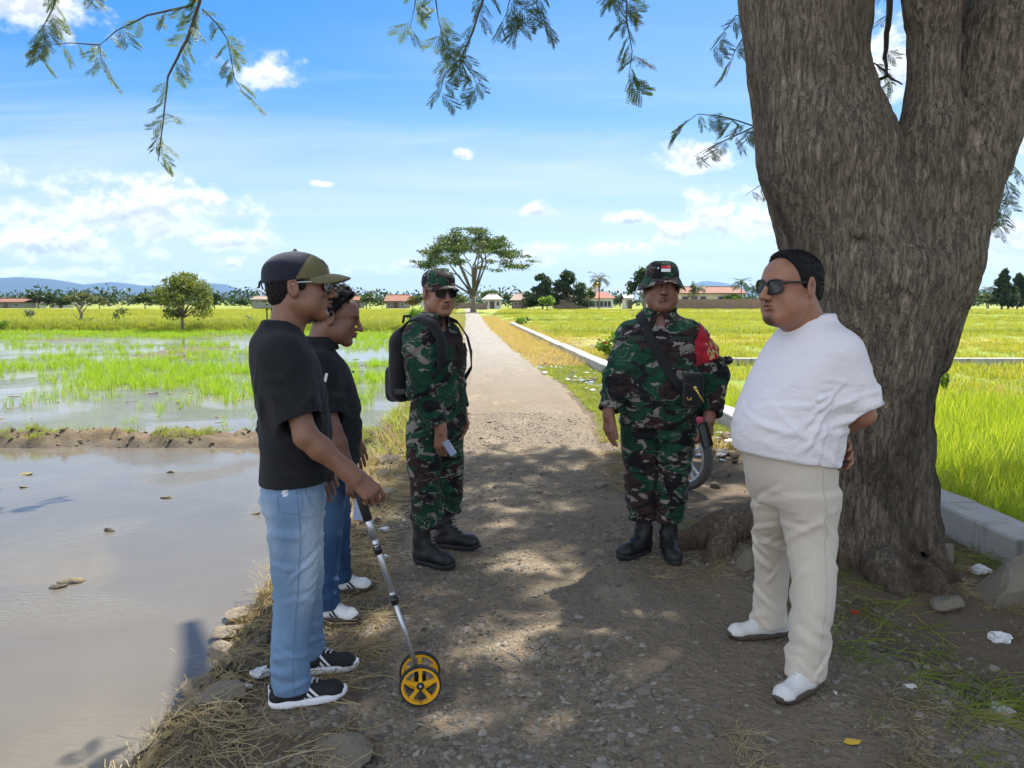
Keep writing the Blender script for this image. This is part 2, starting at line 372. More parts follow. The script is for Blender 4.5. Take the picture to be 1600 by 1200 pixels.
# ------------------------------------------------------------------ ground materials
@mat('soil')
def _(t):
    p = t.geo(); x, y = t.sepx(p, 0), t.sepx(p, 1)
    n = t.noise(1.3, 7, .65, .4, p); f = t.noise(22, 6, .7, .2, p); g = t.noise(120, 4, .7, 0, p); big = t.noise(.11, 4, .5, 0, p)
    dirt = t.mix(f, (.070, .052, .034), (.178, .136, .090)); dirt = t.mix(t.sstep(g, .45, .75), dirt, (.24, .19, .13))
    dirt = t.mix(t.sstep(n, .5, .7), dirt, (.20, .15, .075))                                   # trampled straw
    # fields farther out: young rice, stubble and weeds in broad strips
    grn = t.mix(t.noise(.5, 5, .6, .3, p), (.11, .19, .020), (.24, .30, .032)); grn = t.mix(t.sstep(t.noise(3.0, 5, .7, 0, p), .4, .7), grn, (.20, .21, .05))
    dry = t.mix(t.noise(1.0, 5, .65, .2, p), (.30, .20, .065), (.42, .31, .11))
    strip = t.noise(1.0, 3, .5, .3, t.vmap(p, (.006, .055, 1)))
    fld = t.mix(t.sstep(strip, .55, .64), grn, dry)
    fld = t.mix(t.sstep(t.noise(1, 5, .6, 0, t.vmap(p, (.02, .16, 1))), .60, .70), fld, (.13, .12, .05))
    far = t.m('MAXIMUM', t.sstep(y, 40, 52), t.m('MULTIPLY', t.sstep(x, 3.3, 3.7), t.sstep(y, 3, 6)))
    verge = t.m('MULTIPLY', t.sstep(t.m('ADD', t.noise(.9, 5, .65, 0, p), t.m('MULTIPLY', t.sstep(y, 9, 30), .22)), .56, .66), t.m('MULTIPLY', t.sstep(y, 6.8, 10), t.sstep(t.m('ADD', x, t.m('MULTIPLY', y, .055)), -1.3, -.9)))
    c = t.mix(verge, dirt, t.mix(n, (.15, .20, .03), (.34, .25, .09)))
    c = t.mix(far, c, fld)
    wet = t.sstep(t.sepx(p, 2), -.20, -.33); wet = t.m('MULTIPLY', wet, t.sstep(y, 47, 42))
    wet = t.m('MULTIPLY', wet, t.sstep(x, -.6, -1.0))
    c = t.mix(wet, c, t.mix(f, (.075, .06, .044), (.13, .105, .078)))
    h = t.m('ADD', t.m('MULTIPLY', f, 1.0), t.m('MULTIPLY', g, .5))
    t.out(t.bsdf(color=c, rough=t.m('SUBTRACT', .92, t.m('MULTIPLY', wet, .35)), spec=.25, normal=t.bump(h, .8, .025)))
@mat('road')
def _(t):
    p = t.geo(); y = t.sepx(p, 1)
    wp = t.vm('ADD', p, t.vm('SCALE', t.noise(6, 3, .5, 0, p, col=True), None)) if False else p
    n = t.noise(.8, 6, .6, .5, p); f = t.noise(40, 5, .7, .2, p); pw = t.vm('ADD', p, t.vm('MULTIPLY', t.noise(9, 3, .5, 0, p, col=True), (.08, .08, 0))); v = t.voro(48, pw); v2 = t.voro(17, pw); vc = t.voro(48, pw, out='Color')
    base = t.mix(f, (.112, .085, .056), (.245, .195, .132))
    st = t.mix(t.sepx(vc, 0), (.145, .120, .088), (.36, .305, .225))
    c = t.mix(t.m('MULTIPLY', t.sstep(v, .46, .2), t.sstep(n, .42, .66)), base, st)
    c = t.mix(t.sstep(n, .56, .72), c, (.19, .155, .108))
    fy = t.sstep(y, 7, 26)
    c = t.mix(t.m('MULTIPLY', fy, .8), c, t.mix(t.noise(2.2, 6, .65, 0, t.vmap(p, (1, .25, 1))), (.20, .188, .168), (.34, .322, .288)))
    dr = t.m('MULTIPLY', t.sstep(t.noise(1.7, 5, .6, 0, t.vmap(p, (1.6, .5, 1))), .56, .68), .55)
    c = t.mix(dr, c, (.30, .245, .165))
    h = t.m('ADD', t.m('MULTIPLY', t.sstep(v, .55, .05), .7), t.m('ADD', t.m('MULTIPLY', t.sstep(v2, .5, .1), .6), t.m('MULTIPLY', f, .5)))
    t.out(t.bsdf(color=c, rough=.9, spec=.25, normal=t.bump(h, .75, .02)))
@mat('muddy_water')
def _(t):
    p = t.geo(); n = t.noise(.9, 5, .6, .4, p); m2 = t.noise(.28, 3, .5, 1.0, p)
    c = t.mix(n, (.10, .088, .068), (.15, .132, .102))
    rip = t.noise(26, 3, .55, .3, t.vmap(p, (.55, 1.5, 1), (0, 0, .45))); wav = t.noise(1.6, 3, .5, .2, p)
    calm = t.m('MULTIPLY', t.sstep(m2, .44, .58), 1.0)
    h = t.m('ADD', t.m('MULTIPLY', rip, t.m('ADD', t.m('MULTIPLY', calm, .85), .06)), t.m('MULTIPLY', wav, .5))
    t.out(t.bsdf(color=c, rough=.055, ior=1.33, spec=.62, normal=t.bump(h, .22, .05)))
@mat('wet_mud')
def _(t):
    p = t.geo(); f = t.noise(16, 6, .7, .3, p); n = t.noise(2.5, 5, .6, 0, p)
    c = t.mix(f, (.052, .042, .032), (.135, .11, .082)); up = t.sepx(t.geo('Normal'), 2)
    c = t.mix(t.m('MULTIPLY', t.sstep(up, .55, .85), t.sstep(n, .36, .58)), c, t.mix(f, (.17, .155, .05), (.27, .225, .105)))
    t.out(t.bsdf(color=c, rough=.8, spec=.35, normal=t.bump(f, .9, .04)))
@mat('concrete')
def _(t):
    p = t.geo(); n = t.noise(2.2, 7, .65, .2, p); f = t.noise(60, 5, .7, 0, p); s = t.noise(1, 5, .6, 0, t.vmap(p, (4, 4, .6)))
    c = t.mix(n, (.30, .29, .265), (.52, .50, .46)); c = t.mix(t.sstep(s, .52, .7), c, (.17, .165, .14)); c = t.mix(t.m('MULTIPLY', f, .35), c, (.22, .21, .19))
    t.out(t.bsdf(color=c, rough=.9, spec=.2, normal=t.bump(t.m('ADD', n, t.m('MULTIPLY', f, .5)), .5, .012)))

# ------------------------------------------------------------------ relief
RY = np.array([-6, 0, 2.3, 4.3, 6.5, 10, 13.6, 18.7, 25, 39.8, 60, 89, 130, 400.]);
RC = np.array([.75, .75, .72, .30, 0.0, .05, .0, -.45, -.85, -1.85, -3.0, -4.7, -7.2, -24.])
RW = np.array([1.35, 1.35, 1.32, 1.05, .95, 1.1, 1.0, .95, .88, .85, .85, .9, .9, .9])
BY = np.array([-6, 0, 2.2, 2.7, 3.4, 4.0, 5, 6.5, 9, 14, 25, 48, 90, 400.])
BX = np.array([-1.8, -1.6, -1.36, -1.32, -1.32, -1.34, -1.38, -1.32, -1.5, -1.65, -2.6, -4.3, -6.8, -26.])   # crest of the left bank
WY = np.array([-8, 3, 4, 4.8, 8.5, 16.2, 30, 44, 75., 400]); WX = np.array([2.9, 2.84, 2.80, 2.76, 2.54, 1.79, .9, 0, -1.9, -26])   # road-side face of the channel wall
def road_c(y): return np.interp(y, RY, RC)
def bank_x(y): return np.interp(y, BY, BX)
def wall_x(y): return np.interp(y, WY, WX)
FEET = [(at(u, v).x, at(u, v).y) for u, v in ((452, 1100), (478, 1048), (502, 966), (523, 925), (664, 880), (698, 854), (1002, 864), (1045, 868), (1264, 1074), (1207, 992), (654, 1101))]
def level(x, y, z, zl=-.016):
    w = 0
    for a, b in FEET: w = np.maximum(w, 1-sst(np.hypot((x-a)*.8, y-b), .13, .34))
    return z*(1-w)+zl*w
def height(x, y):
    return level(x, y, height0(x, y))
def height0(x, y):
    rough = .5*fbm2(x, y, 2.6, 3, 5)
    # left: bank falling to the flooded field
    bx = bank_x(y)+.10*fbm2(x*0, y, 1.8, 9, 4)+.04*fbm2(x, y, 7, 4, 3); s = (x-bx)
    z = -.02+.035*rough
    left = sst(-s, -.28, .34); z = z*(1-left)+(-.40+.035*rough)*left
    z = z+.05*np.exp(-((s-.12)/.16)**2)*(.7+1.6*fbm2(x, y, 5, 21, 4))
    # mud dyke between the first two flooded fields, grassy dyke at the far side
    dy = y-(9.55+.06*x*0+.16*fbm2(x, y*0, .55, 5, 3)); z = z+np.where(s < .1, 1, 0)*left*(.22+.09*fbm2(x, y, 2.5, 8, 4)+.10*fbm2(x, y, 8, 18, 3))*np.exp(-(np.abs(dy)/.42)**3)
    d2 = y-46.5-.4*fbm2(x, y*0, .1, 6, 2); z = z+left*.42*np.exp(-(np.abs(d2)/1.6)**4)
    z = z+left*sst(y, 47, 52)*.16
    # mud showing through the water of the second field
    z = z+left*(sst(y, 10.4, 12)*sst(y, 46, 40))*(.155*np.clip(fbm2(x*.5, y, .7, 12, 4), -.6, 1)+.055*sst(y, 16, 30))
    # right verge, channel wall, rice field
    wx = wall_x(y); r = sst(x-wx, .15, .32); z = z*(1-r)+(-.22+.06*rough)*r
    vg = sst(x-(road_c(y)+np.interp(y, RY, RW)), 0, .5)*(1-r); z = z+vg*(.05*fbm2(x, y, 1.2, 31, 4)+.02)
    # mound of roots and earth at the foot of the tree
    z = z+.10*np.exp(-(((x-1.75)/.85)**2+((y-4.4)/.8)**2))+.05*np.exp(-(((x-2.6)/.5)**2+((y-3.6)/.6)**2))
    rc = np.abs(x-road_c(y))/np.interp(y, RY, RW); z = z-.05*sst(rc, 1.0, .7)
    return z
def axis(fine0, fine1, st, lo, hi, g=1.10):
    a = list(np.arange(fine0, fine1, st)); s = st; p = a[-1]
    while p < hi: s *= g; p += s; a.append(p)
    s = st; p = a[0]; b = []
    while p > lo: s *= g; p -= s; b.append(p)
    return np.array(b[::-1]+a)
def grid(name, xs, ys, zf, m, flatten=None):
    X, Y = np.meshgrid(xs, ys); Z = zf(X, Y); nx, ny = len(xs), len(ys)
    i = np.arange(nx*ny).reshape(ny, nx); Q = np.stack([i[:-1, :-1], i[:-1, 1:], i[1:, 1:], i[1:, :-1]], -1).reshape(-1, 4)
    return mesh(name, np.stack([X, Y, Z], -1), Q, m)
def gz(X, Y):
    Z = height(X, Y); far = sst(np.hypot(X, Y), 150, 400); return Z*(1-far)+(-.3)*far
tag(grid('field_ground', axis(-8.6, 4.6, .05, -9000, 9000, 1.11), axis(1.2, 10.6, .05, -400, 14000, 1.09), gz, 'soil'), 'flat farmland ground with dirt verges and rice fields', kind='structure')
def rz(X, Y): return level(X, Y, rz0(X, Y), -.003)
def rz0(X, Y):
    e = np.abs(X-road_c(Y))/np.interp(Y, RY, RW)+.16*fbm2(X, Y, 1.6, 14, 4)
    rut = -.022*np.exp(-((X-road_c(Y)-.55)/.2)**2)-.022*np.exp(-((X-road_c(Y)+.55)/.2)**2)
    return .020+.028*fbm2(X, Y, 2.0, 2, 5)*.6+.012*fbm2(X, Y, 12, 5, 3)+rut-.11*sst(e, .72, 1.12)
def road():
    ys = axis(1.2, 9, .04, -6, 170, 1.03); us = np.linspace(-1.25, 1.25, 90); U, Y = np.meshgrid(us, ys); X = road_c(Y)+U*np.interp(Y, RY, RW); Z = rz(X, Y)
    nx, ny = len(us), len(ys); i = np.arange(nx*ny).reshape(ny, nx); Q = np.stack([i[:-1, :-1], i[:-1, 1:], i[1:, 1:], i[1:, :-1]], -1).reshape(-1, 4)
    tag(mesh('dirt_road', np.stack([X, Y, Z], -1), Q, 'road'), 'gravel and broken stone farm track', kind='structure')
road()
def surf(x, y):
    """height of the visible ground at a place"""
    x = np.asarray(x, float); y = np.asarray(y, float); g = height(x, y); e = np.abs(x-road_c(y))/np.interp(y, RY, RW)
    return np.where(e < 1.25, np.maximum(g, rz(x, y)), g)
def gsurf(x, y): return float(surf(np.array([x]), np.array([y]))[0])
# water sheets
def water(name, x0, x1, y0, y1, z, label):
    tag(mesh(name, [(x0, y0, z), (x1, y0, z), (x1, y1, z), (x0, y1, z)], [(0, 1, 2, 3)], 'muddy_water'), label, kind='structure')
water('paddy_water', -60, -.75, -6, 9.5, -.30, 'still muddy water of the near flooded rice field')
water('paddy_water', -90, -1.0, 9.56, 46.4, -.292, 'shallow water of the second flooded rice field with seedlings')
water('paddy_water', 2.0, 5.2, 20, 31, -.225, 'shallow water between weeds in the right hand field')
# concrete channel wall beside the road, one thing made of cast sections
def channel_wall():
    r = empty('concrete_channel_wall', (3.2, 6, 0)); tag(r, 'low pale concrete irrigation wall running along the right of the track', 'wall')
    ys = list(np.arange(1.0, 13, 1.9))+list(np.arange(14.3, 47, 4.0)); random.seed(4)
    for a, b in zip(ys[:-1], ys[1:]):
        b -= .012; n = 6; V = []; F = []
        dz = random.uniform(-.012, .012)
        for k in range(n+1):
            y = a+(b-a)*k/n; x = float(wall_x(y)); zt = .20+dz+.006*math.sin(y*7.1)
            for (ox, z) in ((0, -.45), (0, zt-.012), (.012, zt), (.255, zt+.004), (.27, zt-.01), (.27, -.45)): V.append((x+ox+.006*math.sin(y*5+z*9), y, z))
        for k in range(n):
            for j in range(5): F.append((k*6+j, k*6+j+1, (k+1)*6+j+1, (k+1)*6+j))
        F += [tuple(range(6)), tuple(range(n*6+5, n*6-1, -1))]
        mesh('wall_section', np.array(V)-np.array((3.2, 6, 0)), F, 'concrete', r, smooth=False)
    r2 = empty('concrete_channel_edge', (12, 20.2, -.2)); tag(r2, 'pale narrow concrete channel edge crossing the right hand rice field', 'channel')
    for i in range(9):
        m = MB(); x = -8.6+i*2.6; m.box((x, -.16, -.2), (x+2.58, .16, .16+random.uniform(-.02, .02))); m.box((x, .42, -.2), (x+2.58, .62, .13)); m.build('wall_section', 'concrete', r2)
channel_wall()
# ------------------------------------------------------------------ instancing of uncountable stuff (geometry nodes)
def scatter(name, pts, rots, scl, srcs, var=None, parent=None, label=None, cat=None):
    pts = np.asarray(pts, np.float32); n = len(pts); me = bpy.data.meshes.new(name); me.vertices.add(n); me.vertices.foreach_set('co', pts.ravel())
    a = me.attributes.new('rot', 'FLOAT_VECTOR', 'POINT'); a.data.foreach_set('vector', np.asarray(rots, np.float32).ravel())
    s3 = np.asarray(scl, np.float32); s3 = np.repeat(s3[:, None], 3, 1) if s3.ndim == 1 else s3; a = me.attributes.new('scl', 'FLOAT_VECTOR', 'POINT'); a.data.foreach_set('vector', np.ascontiguousarray(s3).ravel())
    vv = np.asarray(var if var is not None else np.random.RandomState(n).randint(0, len(srcs), n), np.int32); a = me.attributes.new('var', 'INT', 'POINT'); a.data.foreach_set('value', vv)
    o = bpy.data.objects.new(name, me); COL.objects.link(o)
    if parent: o.parent = parent; o.matrix_parent_inverse = Matrix.Translation(parent.location).inverted()
    ng = bpy.data.node_groups.new(name+'_nodes', 'GeometryNodeTree'); ng.interface.new_socket('Geometry', in_out='INPUT', socket_type='NodeSocketGeometry'); ng.interface.new_socket('Geometry', in_out='OUTPUT', socket_type='NodeSocketGeometry')
    N = ng.nodes; Lk = ng.links.new; gi = N.new('NodeGroupInput'); go = N.new('NodeGroupOutput'); jn = N.new('GeometryNodeJoinGeometry')
    def attr(nm, ty): q = N.new('GeometryNodeInputNamedAttribute'); q.data_type = ty; q.inputs['Name'].default_value = nm; return q.outputs['Attribute']
    R, S, A = attr('rot', 'FLOAT_VECTOR'), attr('scl', 'FLOAT_VECTOR'), attr('var', 'INT'); er = N.new('FunctionNodeEulerToRotation'); Lk(R, er.inputs[0])
    for i, src in enumerate(srcs):
        oi = N.new('GeometryNodeObjectInfo'); oi.inputs['Object'].default_value = src; oi.inputs['As Instance'].default_value = True
        cm = N.new('FunctionNodeCompare'); cm.data_type = 'INT'; cm.operation = 'EQUAL'; Lk(A, cm.inputs['A'] if False else cm.inputs[2]); cm.inputs[3].default_value = i
        ip = N.new('GeometryNodeInstanceOnPoints'); Lk(gi.outputs[0], ip.inputs['Points']); Lk(cm.outputs[0], ip.inputs['Selection']); Lk(oi.outputs['Geometry'], ip.inputs['Instance']); Lk(er.outputs[0], ip.inputs['Rotation']); Lk(S, ip.inputs['Scale']); Lk(ip.outputs[0], jn.inputs[0])
    Lk(jn.outputs[0], go.inputs[0]); md = o.modifiers.new('scatter', 'NODES'); md.node_group = ng
    if not parent: tag(o, label, cat, None, 'stuff')
    else: o['kind'] = 'stuff'
    return o
def source(name, V, F, m, smooth=False):
    o = mesh(name, V, F, m, smooth=smooth); COL.objects.unlink(o); return o
# ------------------------------------------------------------------ foliage materials
def leafmat(name, c0, c1, c2=None, trans=.45, rough=.5, spec=.3):
    @mat(name)
    def _(t):
        r = t.n('ShaderNodeObjectInfo', out=None).outputs['Random']; isl = t.n('ShaderNodeNewGeometry', out=None).outputs['Random Per Island']; p = t.geo()
        n = t.noise(.9, 3, .6, 0, p); c = t.mix(t.m('FRACT', t.m('ADD', t.m('MULTIPLY', isl, .6), t.m('ADD', t.m('MULTIPLY', n, .5), t.m('MULTIPLY', r, .4)))), c0, c1)
        if c2: c = t.mix(t.sstep(t.m('FRACT', t.m('ADD', t.m('MULTIPLY', isl, 7.3), r)), .84, .95), c, c2)
        d = t.bsdf(color=c, rough=rough, spec=spec); tr = t.n('ShaderNodeBsdfTranslucent', {'Color': t.mix(1.0, c, (1.35, 1.25, .6), 'MULTIPLY')}); t.out(t.n('ShaderNodeMixShader', {0: trans, 1: d, 2: tr}))
leafmat('leaf_rain', (.062, .115, .036), (.115, .175, .055), (.19, .19, .06)); leafmat('leaf_round', (.075, .125, .028), (.16, .205, .050), (.24, .23, .08)); leafmat('leaf_dark', (.022, .048, .020), (.045, .080, .028), None, .3)
leafmat('leaf_mid', (.04, .08, .024), (.085, .135, .035), (.15, .16, .05), .35); leafmat('leaf_bright', (.09, .19, .022), (.16, .27, .035), None, .5); leafmat('leaf_orange', (.12, .10, .025), (.25, .16, .045), None, .35); leafmat('leaf_olive', (.085, .105, .042), (.14, .16, .065), None, .35); leafmat('leaf_grey', (.12, .15, .09), (.20, .23, .14), None, .35)
leafmat('rice_blade', (.17, .29, .018), (.33, .42, .036), (.42, .40, .09), .55); leafmat('seedling_blade', (.16, .33, .016), (.27, .44, .03), (.36, .40, .06), .55); leafmat('weed_blade', (.13, .21, .025), (.26, .31, .05), (.38, .30, .10), .5); leafmat('dry_blade', (.26, .195, .10), (.43, .34, .19), (.52, .45, .28), .35, .7)
leafmat('field_blade', (.17, .25, .024), (.36, .37, .05), (.45, .34, .11), .5); leafmat('orange_blade', (.40, .29, .125), (.52, .40, .20), (.28, .34, .07), .4, .7)
@mat('bark')
def _(t):
    p = t.coord(); fur = t.noise(44, 6, .72, .9, t.vmap(p, (1, 1, .20))); fine = t.noise(120, 5, .72, .2, t.vmap(p, (1, 1, .5))); big = t.noise(1.7, 5, .6, .4, p); z = t.sepx(p, 2)
    crk = t.voro(44, t.vm('ADD', t.vmap(p, (1, 1, .26)), t.vm('MULTIPLY', t.noise(11, 3, .5, 0, p, col=True), (.07, .07, .05))), 'DISTANCE_TO_EDGE'); ck = t.sstep(crk, -.06, .15); c = t.mix(t.sstep(fur, .38, .60), (.115, .088, .060), (.42, .335, .235)); c = t.mix(t.m('ADD', .55, t.m('MULTIPLY', ck, .45)), (.048, .038, .028), c); c = t.mix(t.m('MULTIPLY', t.sstep(fine, .42, .66), .55), c, (.30, .265, .215)); c = t.mix(t.m('MULTIPLY', t.sstep(big, .52, .72), .7), c, t.mix(fine, (.085, .068, .042), (.26, .205, .135)))
    sp = t.voro(62, t.vmap(p, (1, 1, .55))); spm = t.m('MULTIPLY', t.sstep(sp, .30, .16), t.sstep(t.noise(2.4, 4, .6, .3, t.vmap(p, (1, 1, 1), (0, 0, 0), (5, 2, 1))), .40, .58)); c = t.mix(t.m('MULTIPLY', spm, .75), c, (.42, .38, .31))
    red = t.m('MULTIPLY', t.sstep(z, .72, .25), t.sstep(big, .40, .58)); c = t.mix(t.m('MULTIPLY', red, .5), c, (.20, .12, .072))
    blk = t.sstep(t.noise(1.3, 5, .62, .5, t.vmap(p, (1, 1, .35), (0, 0, 0), (2.2, 6.1, 3))), .53, .68); c = t.mix(t.m('MULTIPLY', blk, .75), c, (.030, .025, .020))
    h = t.m('ADD', t.m('ADD', t.m('MULTIPLY', ck, .35), t.sstep(fur, .30, .66)), t.m('ADD', t.m('MULTIPLY', fine, .6), t.m('MULTIPLY', spm, .35))); t.out(t.bsdf(color=c, rough=.9, spec=.2, normal=t.bump(h, 1.0, .022)))
plain('thin_bark', (.085, .066, .048), .85, .35, 30, .5); plain('far_bark', (.17, .14, .11), .9, .3, 4); plain('palm_bark', (.14, .12, .095), .9, .3, 6)
# ------------------------------------------------------------------ compound leaf of the rain tree (stalk with pinnae of leaflets), along +X, hanging a little
def compound_leaf(seed, npin=6, nl=8, L=.15, lw=1.0):
    rg = random.Random(seed); V = []; F = []
    def quad(p, d, u, l, w):
        b = len(V); a = p+d*l; mdl = p+d*l*.5; V.extend([tuple(p), tuple(mdl+u*w), tuple(a), tuple(mdl-u*w)]); F.append((b, b+1, b+2, b+3))
    def stem(p, q, w): b = len(V); u = Vector((0, 0, w)); s_ = Vector((0, w, 0)); V.extend([tuple(p-s_), tuple(p+s_), tuple(q+s_*.6), tuple(q-s_*.6)]); F.append((b, b+1, b+2, b+3)); b = len(V); V.extend([tuple(p-u), tuple(p+u), tuple(q+u*.6), tuple(q-u*.6)]); F.append((b, b+1, b+2, b+3))
    P = [Vector((L*.6*t, 0, -.25*L*t*t)) for t in np.linspace(0, 1, npin+1)]
    for i in range(npin): stem(P[i], P[i+1], .0011)
    for i in range(1, npin+1):
        for q in (-1, 1):
            pl = L*(.42+.28*math.sin(math.pi*(i-.3)/npin))*rg.uniform(.85, 1.1); d = Vector((.62, q*.78, -.28+rg.uniform(-.15, .1))).normalized(); s = P[i]; e = s+d*pl; stem(s, e, .0007); sd = d.cross(Vector((0, 0, 1))).normalized()
            for j in range(nl):
                t = (j+1)/nl; p = s+d*pl*t+Vector((0, 0, -.06*pl*t*t)); l = L*.105*(.7+.5*math.sin(math.pi*t*.9))
                for r in (-1, 1): dd = (d*.55+sd*r*.9+Vector((0, 0, rg.uniform(-.55, -.05)))).normalized(); u = dd.cross(Vector((rg.uniform(-.3, .3), rg.uniform(-.3, .3), 1))).normalized(); quad(p, dd, u, l, l*.24*lw)
    return V, F
LEAF = [compound_leaf(s, 5, 8, .17, 1.1) for s in range(3)]
# ------------------------------------------------------------------ the big tree at the right
def near_tree():
    T = empty('rain_tree', (1.93, 4.1, 0)); tag(T, 'massive rain tree at right with thick forked rough trunk and roots', 'tree'); O = np.array((1.93, 4.1, 0.))
    A = lambda u, v, y=4.1: np.array(atd(u, v, y))
    v = Vox((.55, 3.0, -.25), (3.55, 5.3, 4.1), .0155)
    v.chain([A(1364, 960), A(1366, 860), A(1368, 700), A(1362, 560), A(1360, 440)], [.25, .255, .268, .315, .40], .06)
    v.chain([A(1350, 450), A(1292, 250), A(1262, 100, 4.14), A(1258, -20, 4.2), A(1248, -160, 4.3), A(1235, -420, 4.5)], [.36, .342, .290, .335, .35, .30], .03)
    v.chain([A(1425, 330, 4.02), A(1456, 190, 4.0), A(1458, 70, 4.02), A(1452, -60, 4.0), A(1436, -300, 3.9)], [.20, .135, .115, .14, .14], .025)
    v.chain([A(1428, 430), A(1500, 240, 4.15), A(1562, 70, 4.2), A(1650, -120, 4.3), A(1760, -330, 4.4)], [.28, .245, .27, .28, .25], .05)
    v.chain([A(1452, 560, 4.05), A(1488, 400, 3.98), A(1500, 300, 4.0), A(1530, 190, 4.05)], [.10, .135, .15, .12], .035)
    v.cone(A(1462, 380, 3.78), A(1456, 320, 3.78), .05, .04, .04, 'sub'); v.cone(A(1482, 60, 3.85), A(1478, 160, 3.86), .06, .05, .05, 'sub')
    v.ell(A(1341, 362, 3.70), (.035, .025, .03), None, .02)                                            # knot
    G = lambda x, y, d=0: np.array((x, y, gsurf(x, y)+d))
    for pts, rs in (([A(1330, 800), G(1.60, 4.45, .12), G(1.32, 4.55, .06), G(1.02, 4.50, .0), G(.86, 4.42, -.06)], [.12, .10, .085, .06, .035]), ([G(1.40, 4.55, .06), G(1.24, 4.34, .03), G(1.12, 4.20, -.03)], [.08, .055, .035]), ([A(1310, 860), G(1.62, 4.02, .05), G(1.46, 3.92, -.05)], [.15, .10, .05]),
                    ([A(1390, 880, 4.0), G(1.95, 3.80, .05), G(1.97, 3.62, -.06)], [.16, .09, .045]), ([A(1436, 760, 3.97), A(1448, 825, 3.92), G(2.20, 3.85, .06), G(2.32, 3.74, -.05)], [.09, .065, .07, .04]), ([A(1420, 840), G(2.26, 4.22, .1), G(2.5, 4.35, -.05)], [.12, .07, .04]), ([A(1410, 890, 4.0), G(2.12, 3.74, .02), G(2.22, 3.55, -.06)], [.10, .06, .035])): v.chain(pts, rs, .07)
    v.ell(A(1436, 868, 3.90), (.045, .08, .055), None, .05, 'sub')                                      # hollow between the roots
    V, Q = v.mesh(1); N = vnormals(V, Q); ru = fbm(V*npv_(9, 9, 1.6), 3, 4); rid = 1-np.abs(fbm(V*npv_(20, 20, 3.2), 6, 3))*2.2; lum = fbm(V*2.6, 9, 3); V = V+N*(.016*ru+.013*rid+.028*lum)[:, None]
    V[:, :] -= O; mesh('trunk', V, Q, 'bark', T)
    # limbs and crown above the picture
    def br(pts, rs, name='branch', m='thin_bark', n=10):
        b = MB(); P = [Vector(p)-Vector(O) for p in pts]; pp = []; rr = []
        for i in range(len(P)-1):
            for j in range(4): t = j/4; pp.append(P[i].lerp(P[i+1], t)+Vector([random.uniform(-1, 1)*rs[i]*.25 for _ in range(3)])); rr.append(rs[i]+(rs[i+1]-rs[i])*t)
        pp.append(P[-1]); rr.append(rs[-1]); b.tube(pp, rr, n); return b.build(name, m, T, True)
    random.seed(11); E1, E2, E3 = A(1235, -420, 4.5), A(1425, -300, 3.9), A(1760, -330, 4.4)
    limbs = []
    for e, ends in ((E1, ((-.6, 5.4, 7.2), (.6, 8.6, 7.6), (1.4, 6.8, 8.6), (.2, 3.4, 6.9))), (E2, ((1.2, 1.2, 6.8), (.6, 2.0, 7.4), (2.4, 2.4, 7.6))), (E3, ((5.6, 6.4, 7.6), (5.0, 2.2, 7.0), (3.6, 9.6, 8.0)))):
        e = np.array(e)
        for q in ends: q = np.array(q, float); mid = (e+q)/2+np.array((0, 0, .55)); br([e, mid, q], [.17, .12, .045], m='bark'); limbs.append((e, mid, q))
    # crown: sprays of compound leaves; the gaps let the sun through to the track where the photograph shows it
    rs_ = np.random.RandomState(7); lit = [(992, 1015, 46, 34), (870, 1125, 74, 44), (790, 1012, 80, 34), (935, 974, 52, 28), (715, 985, 50, 26), (545, 1003, 46, 24), (850, 880, 64, 30), (770, 800, 80, 44), (900, 780, 70, 30), (790, 905, 40, 20), (700, 850, 45, 22), (1120, 790, 90, 40), (600, 1120, 40, 22), (340, 990, 60, 24), (1130, 1000, 36, 20), (600, 800, 46, 40), (1210, 1150, 50, 16), (1545, 790, 60, 26), (1060, 960, 30, 18)]
    LE = [(at(u, w), (at(u+a, w)-at(u, w)).length, abs(at(u, w-b).y-at(u, w+b).y)/2) for u, w, a, b in lit]
    n = 15000; gx = rs_.uniform(-4.6, 5.4, n); gy = rs_.uniform(-2.6, 7.6, n); den = fbm2(gx, gy, .75, 41, 3); edge = sst(np.hypot((gx-.6)/5.0, (gy-2.2)/5.2), 1.12, .58)
    nn = fbm2(gx, gy, 2.6, 47, 3); keep = rs_.rand(n) < edge*np.clip(.80+.9*den+.5*nn, .12, 1); keep &= ~((gx < -1.15) & (rs_.rand(n) < 1.1))
    spk = fbm2(gx, gy, 5.5, 91, 2)
    for c, a, b in LE: keep &= (((gx-c.x)/a)**2+((gy-c.y)/b)**2 > 1+.5*rs_.randn(n)*.35) | (spk > .22)
    gx, gy = gx[keep], gy[keep]; hh = 5.6+2.4*rs_.rand(len(gx))+.25*np.clip(gy, 0, 8); S = np.array(SUND)/SUND.z; P = np.stack([gx+S[0]*hh, gy+S[1]*hh, hh], 1); ok = (P[:, 2]-1.5)/np.maximum(P[:, 1], .1) > .44; P = P[ok]
    src = [source('leaf_source', V_, F_, 'leaf_rain') for V_, F_ in LEAF]; m_ = len(P)
    scatter('crown', P-O*0, np.stack([rs_.uniform(-.5, .5, m_), rs_.uniform(-.2, .6, m_), rs_.uniform(0, 6.28, m_)], 1), rs_.uniform(1.7, 2.6, m_), src, parent=T)
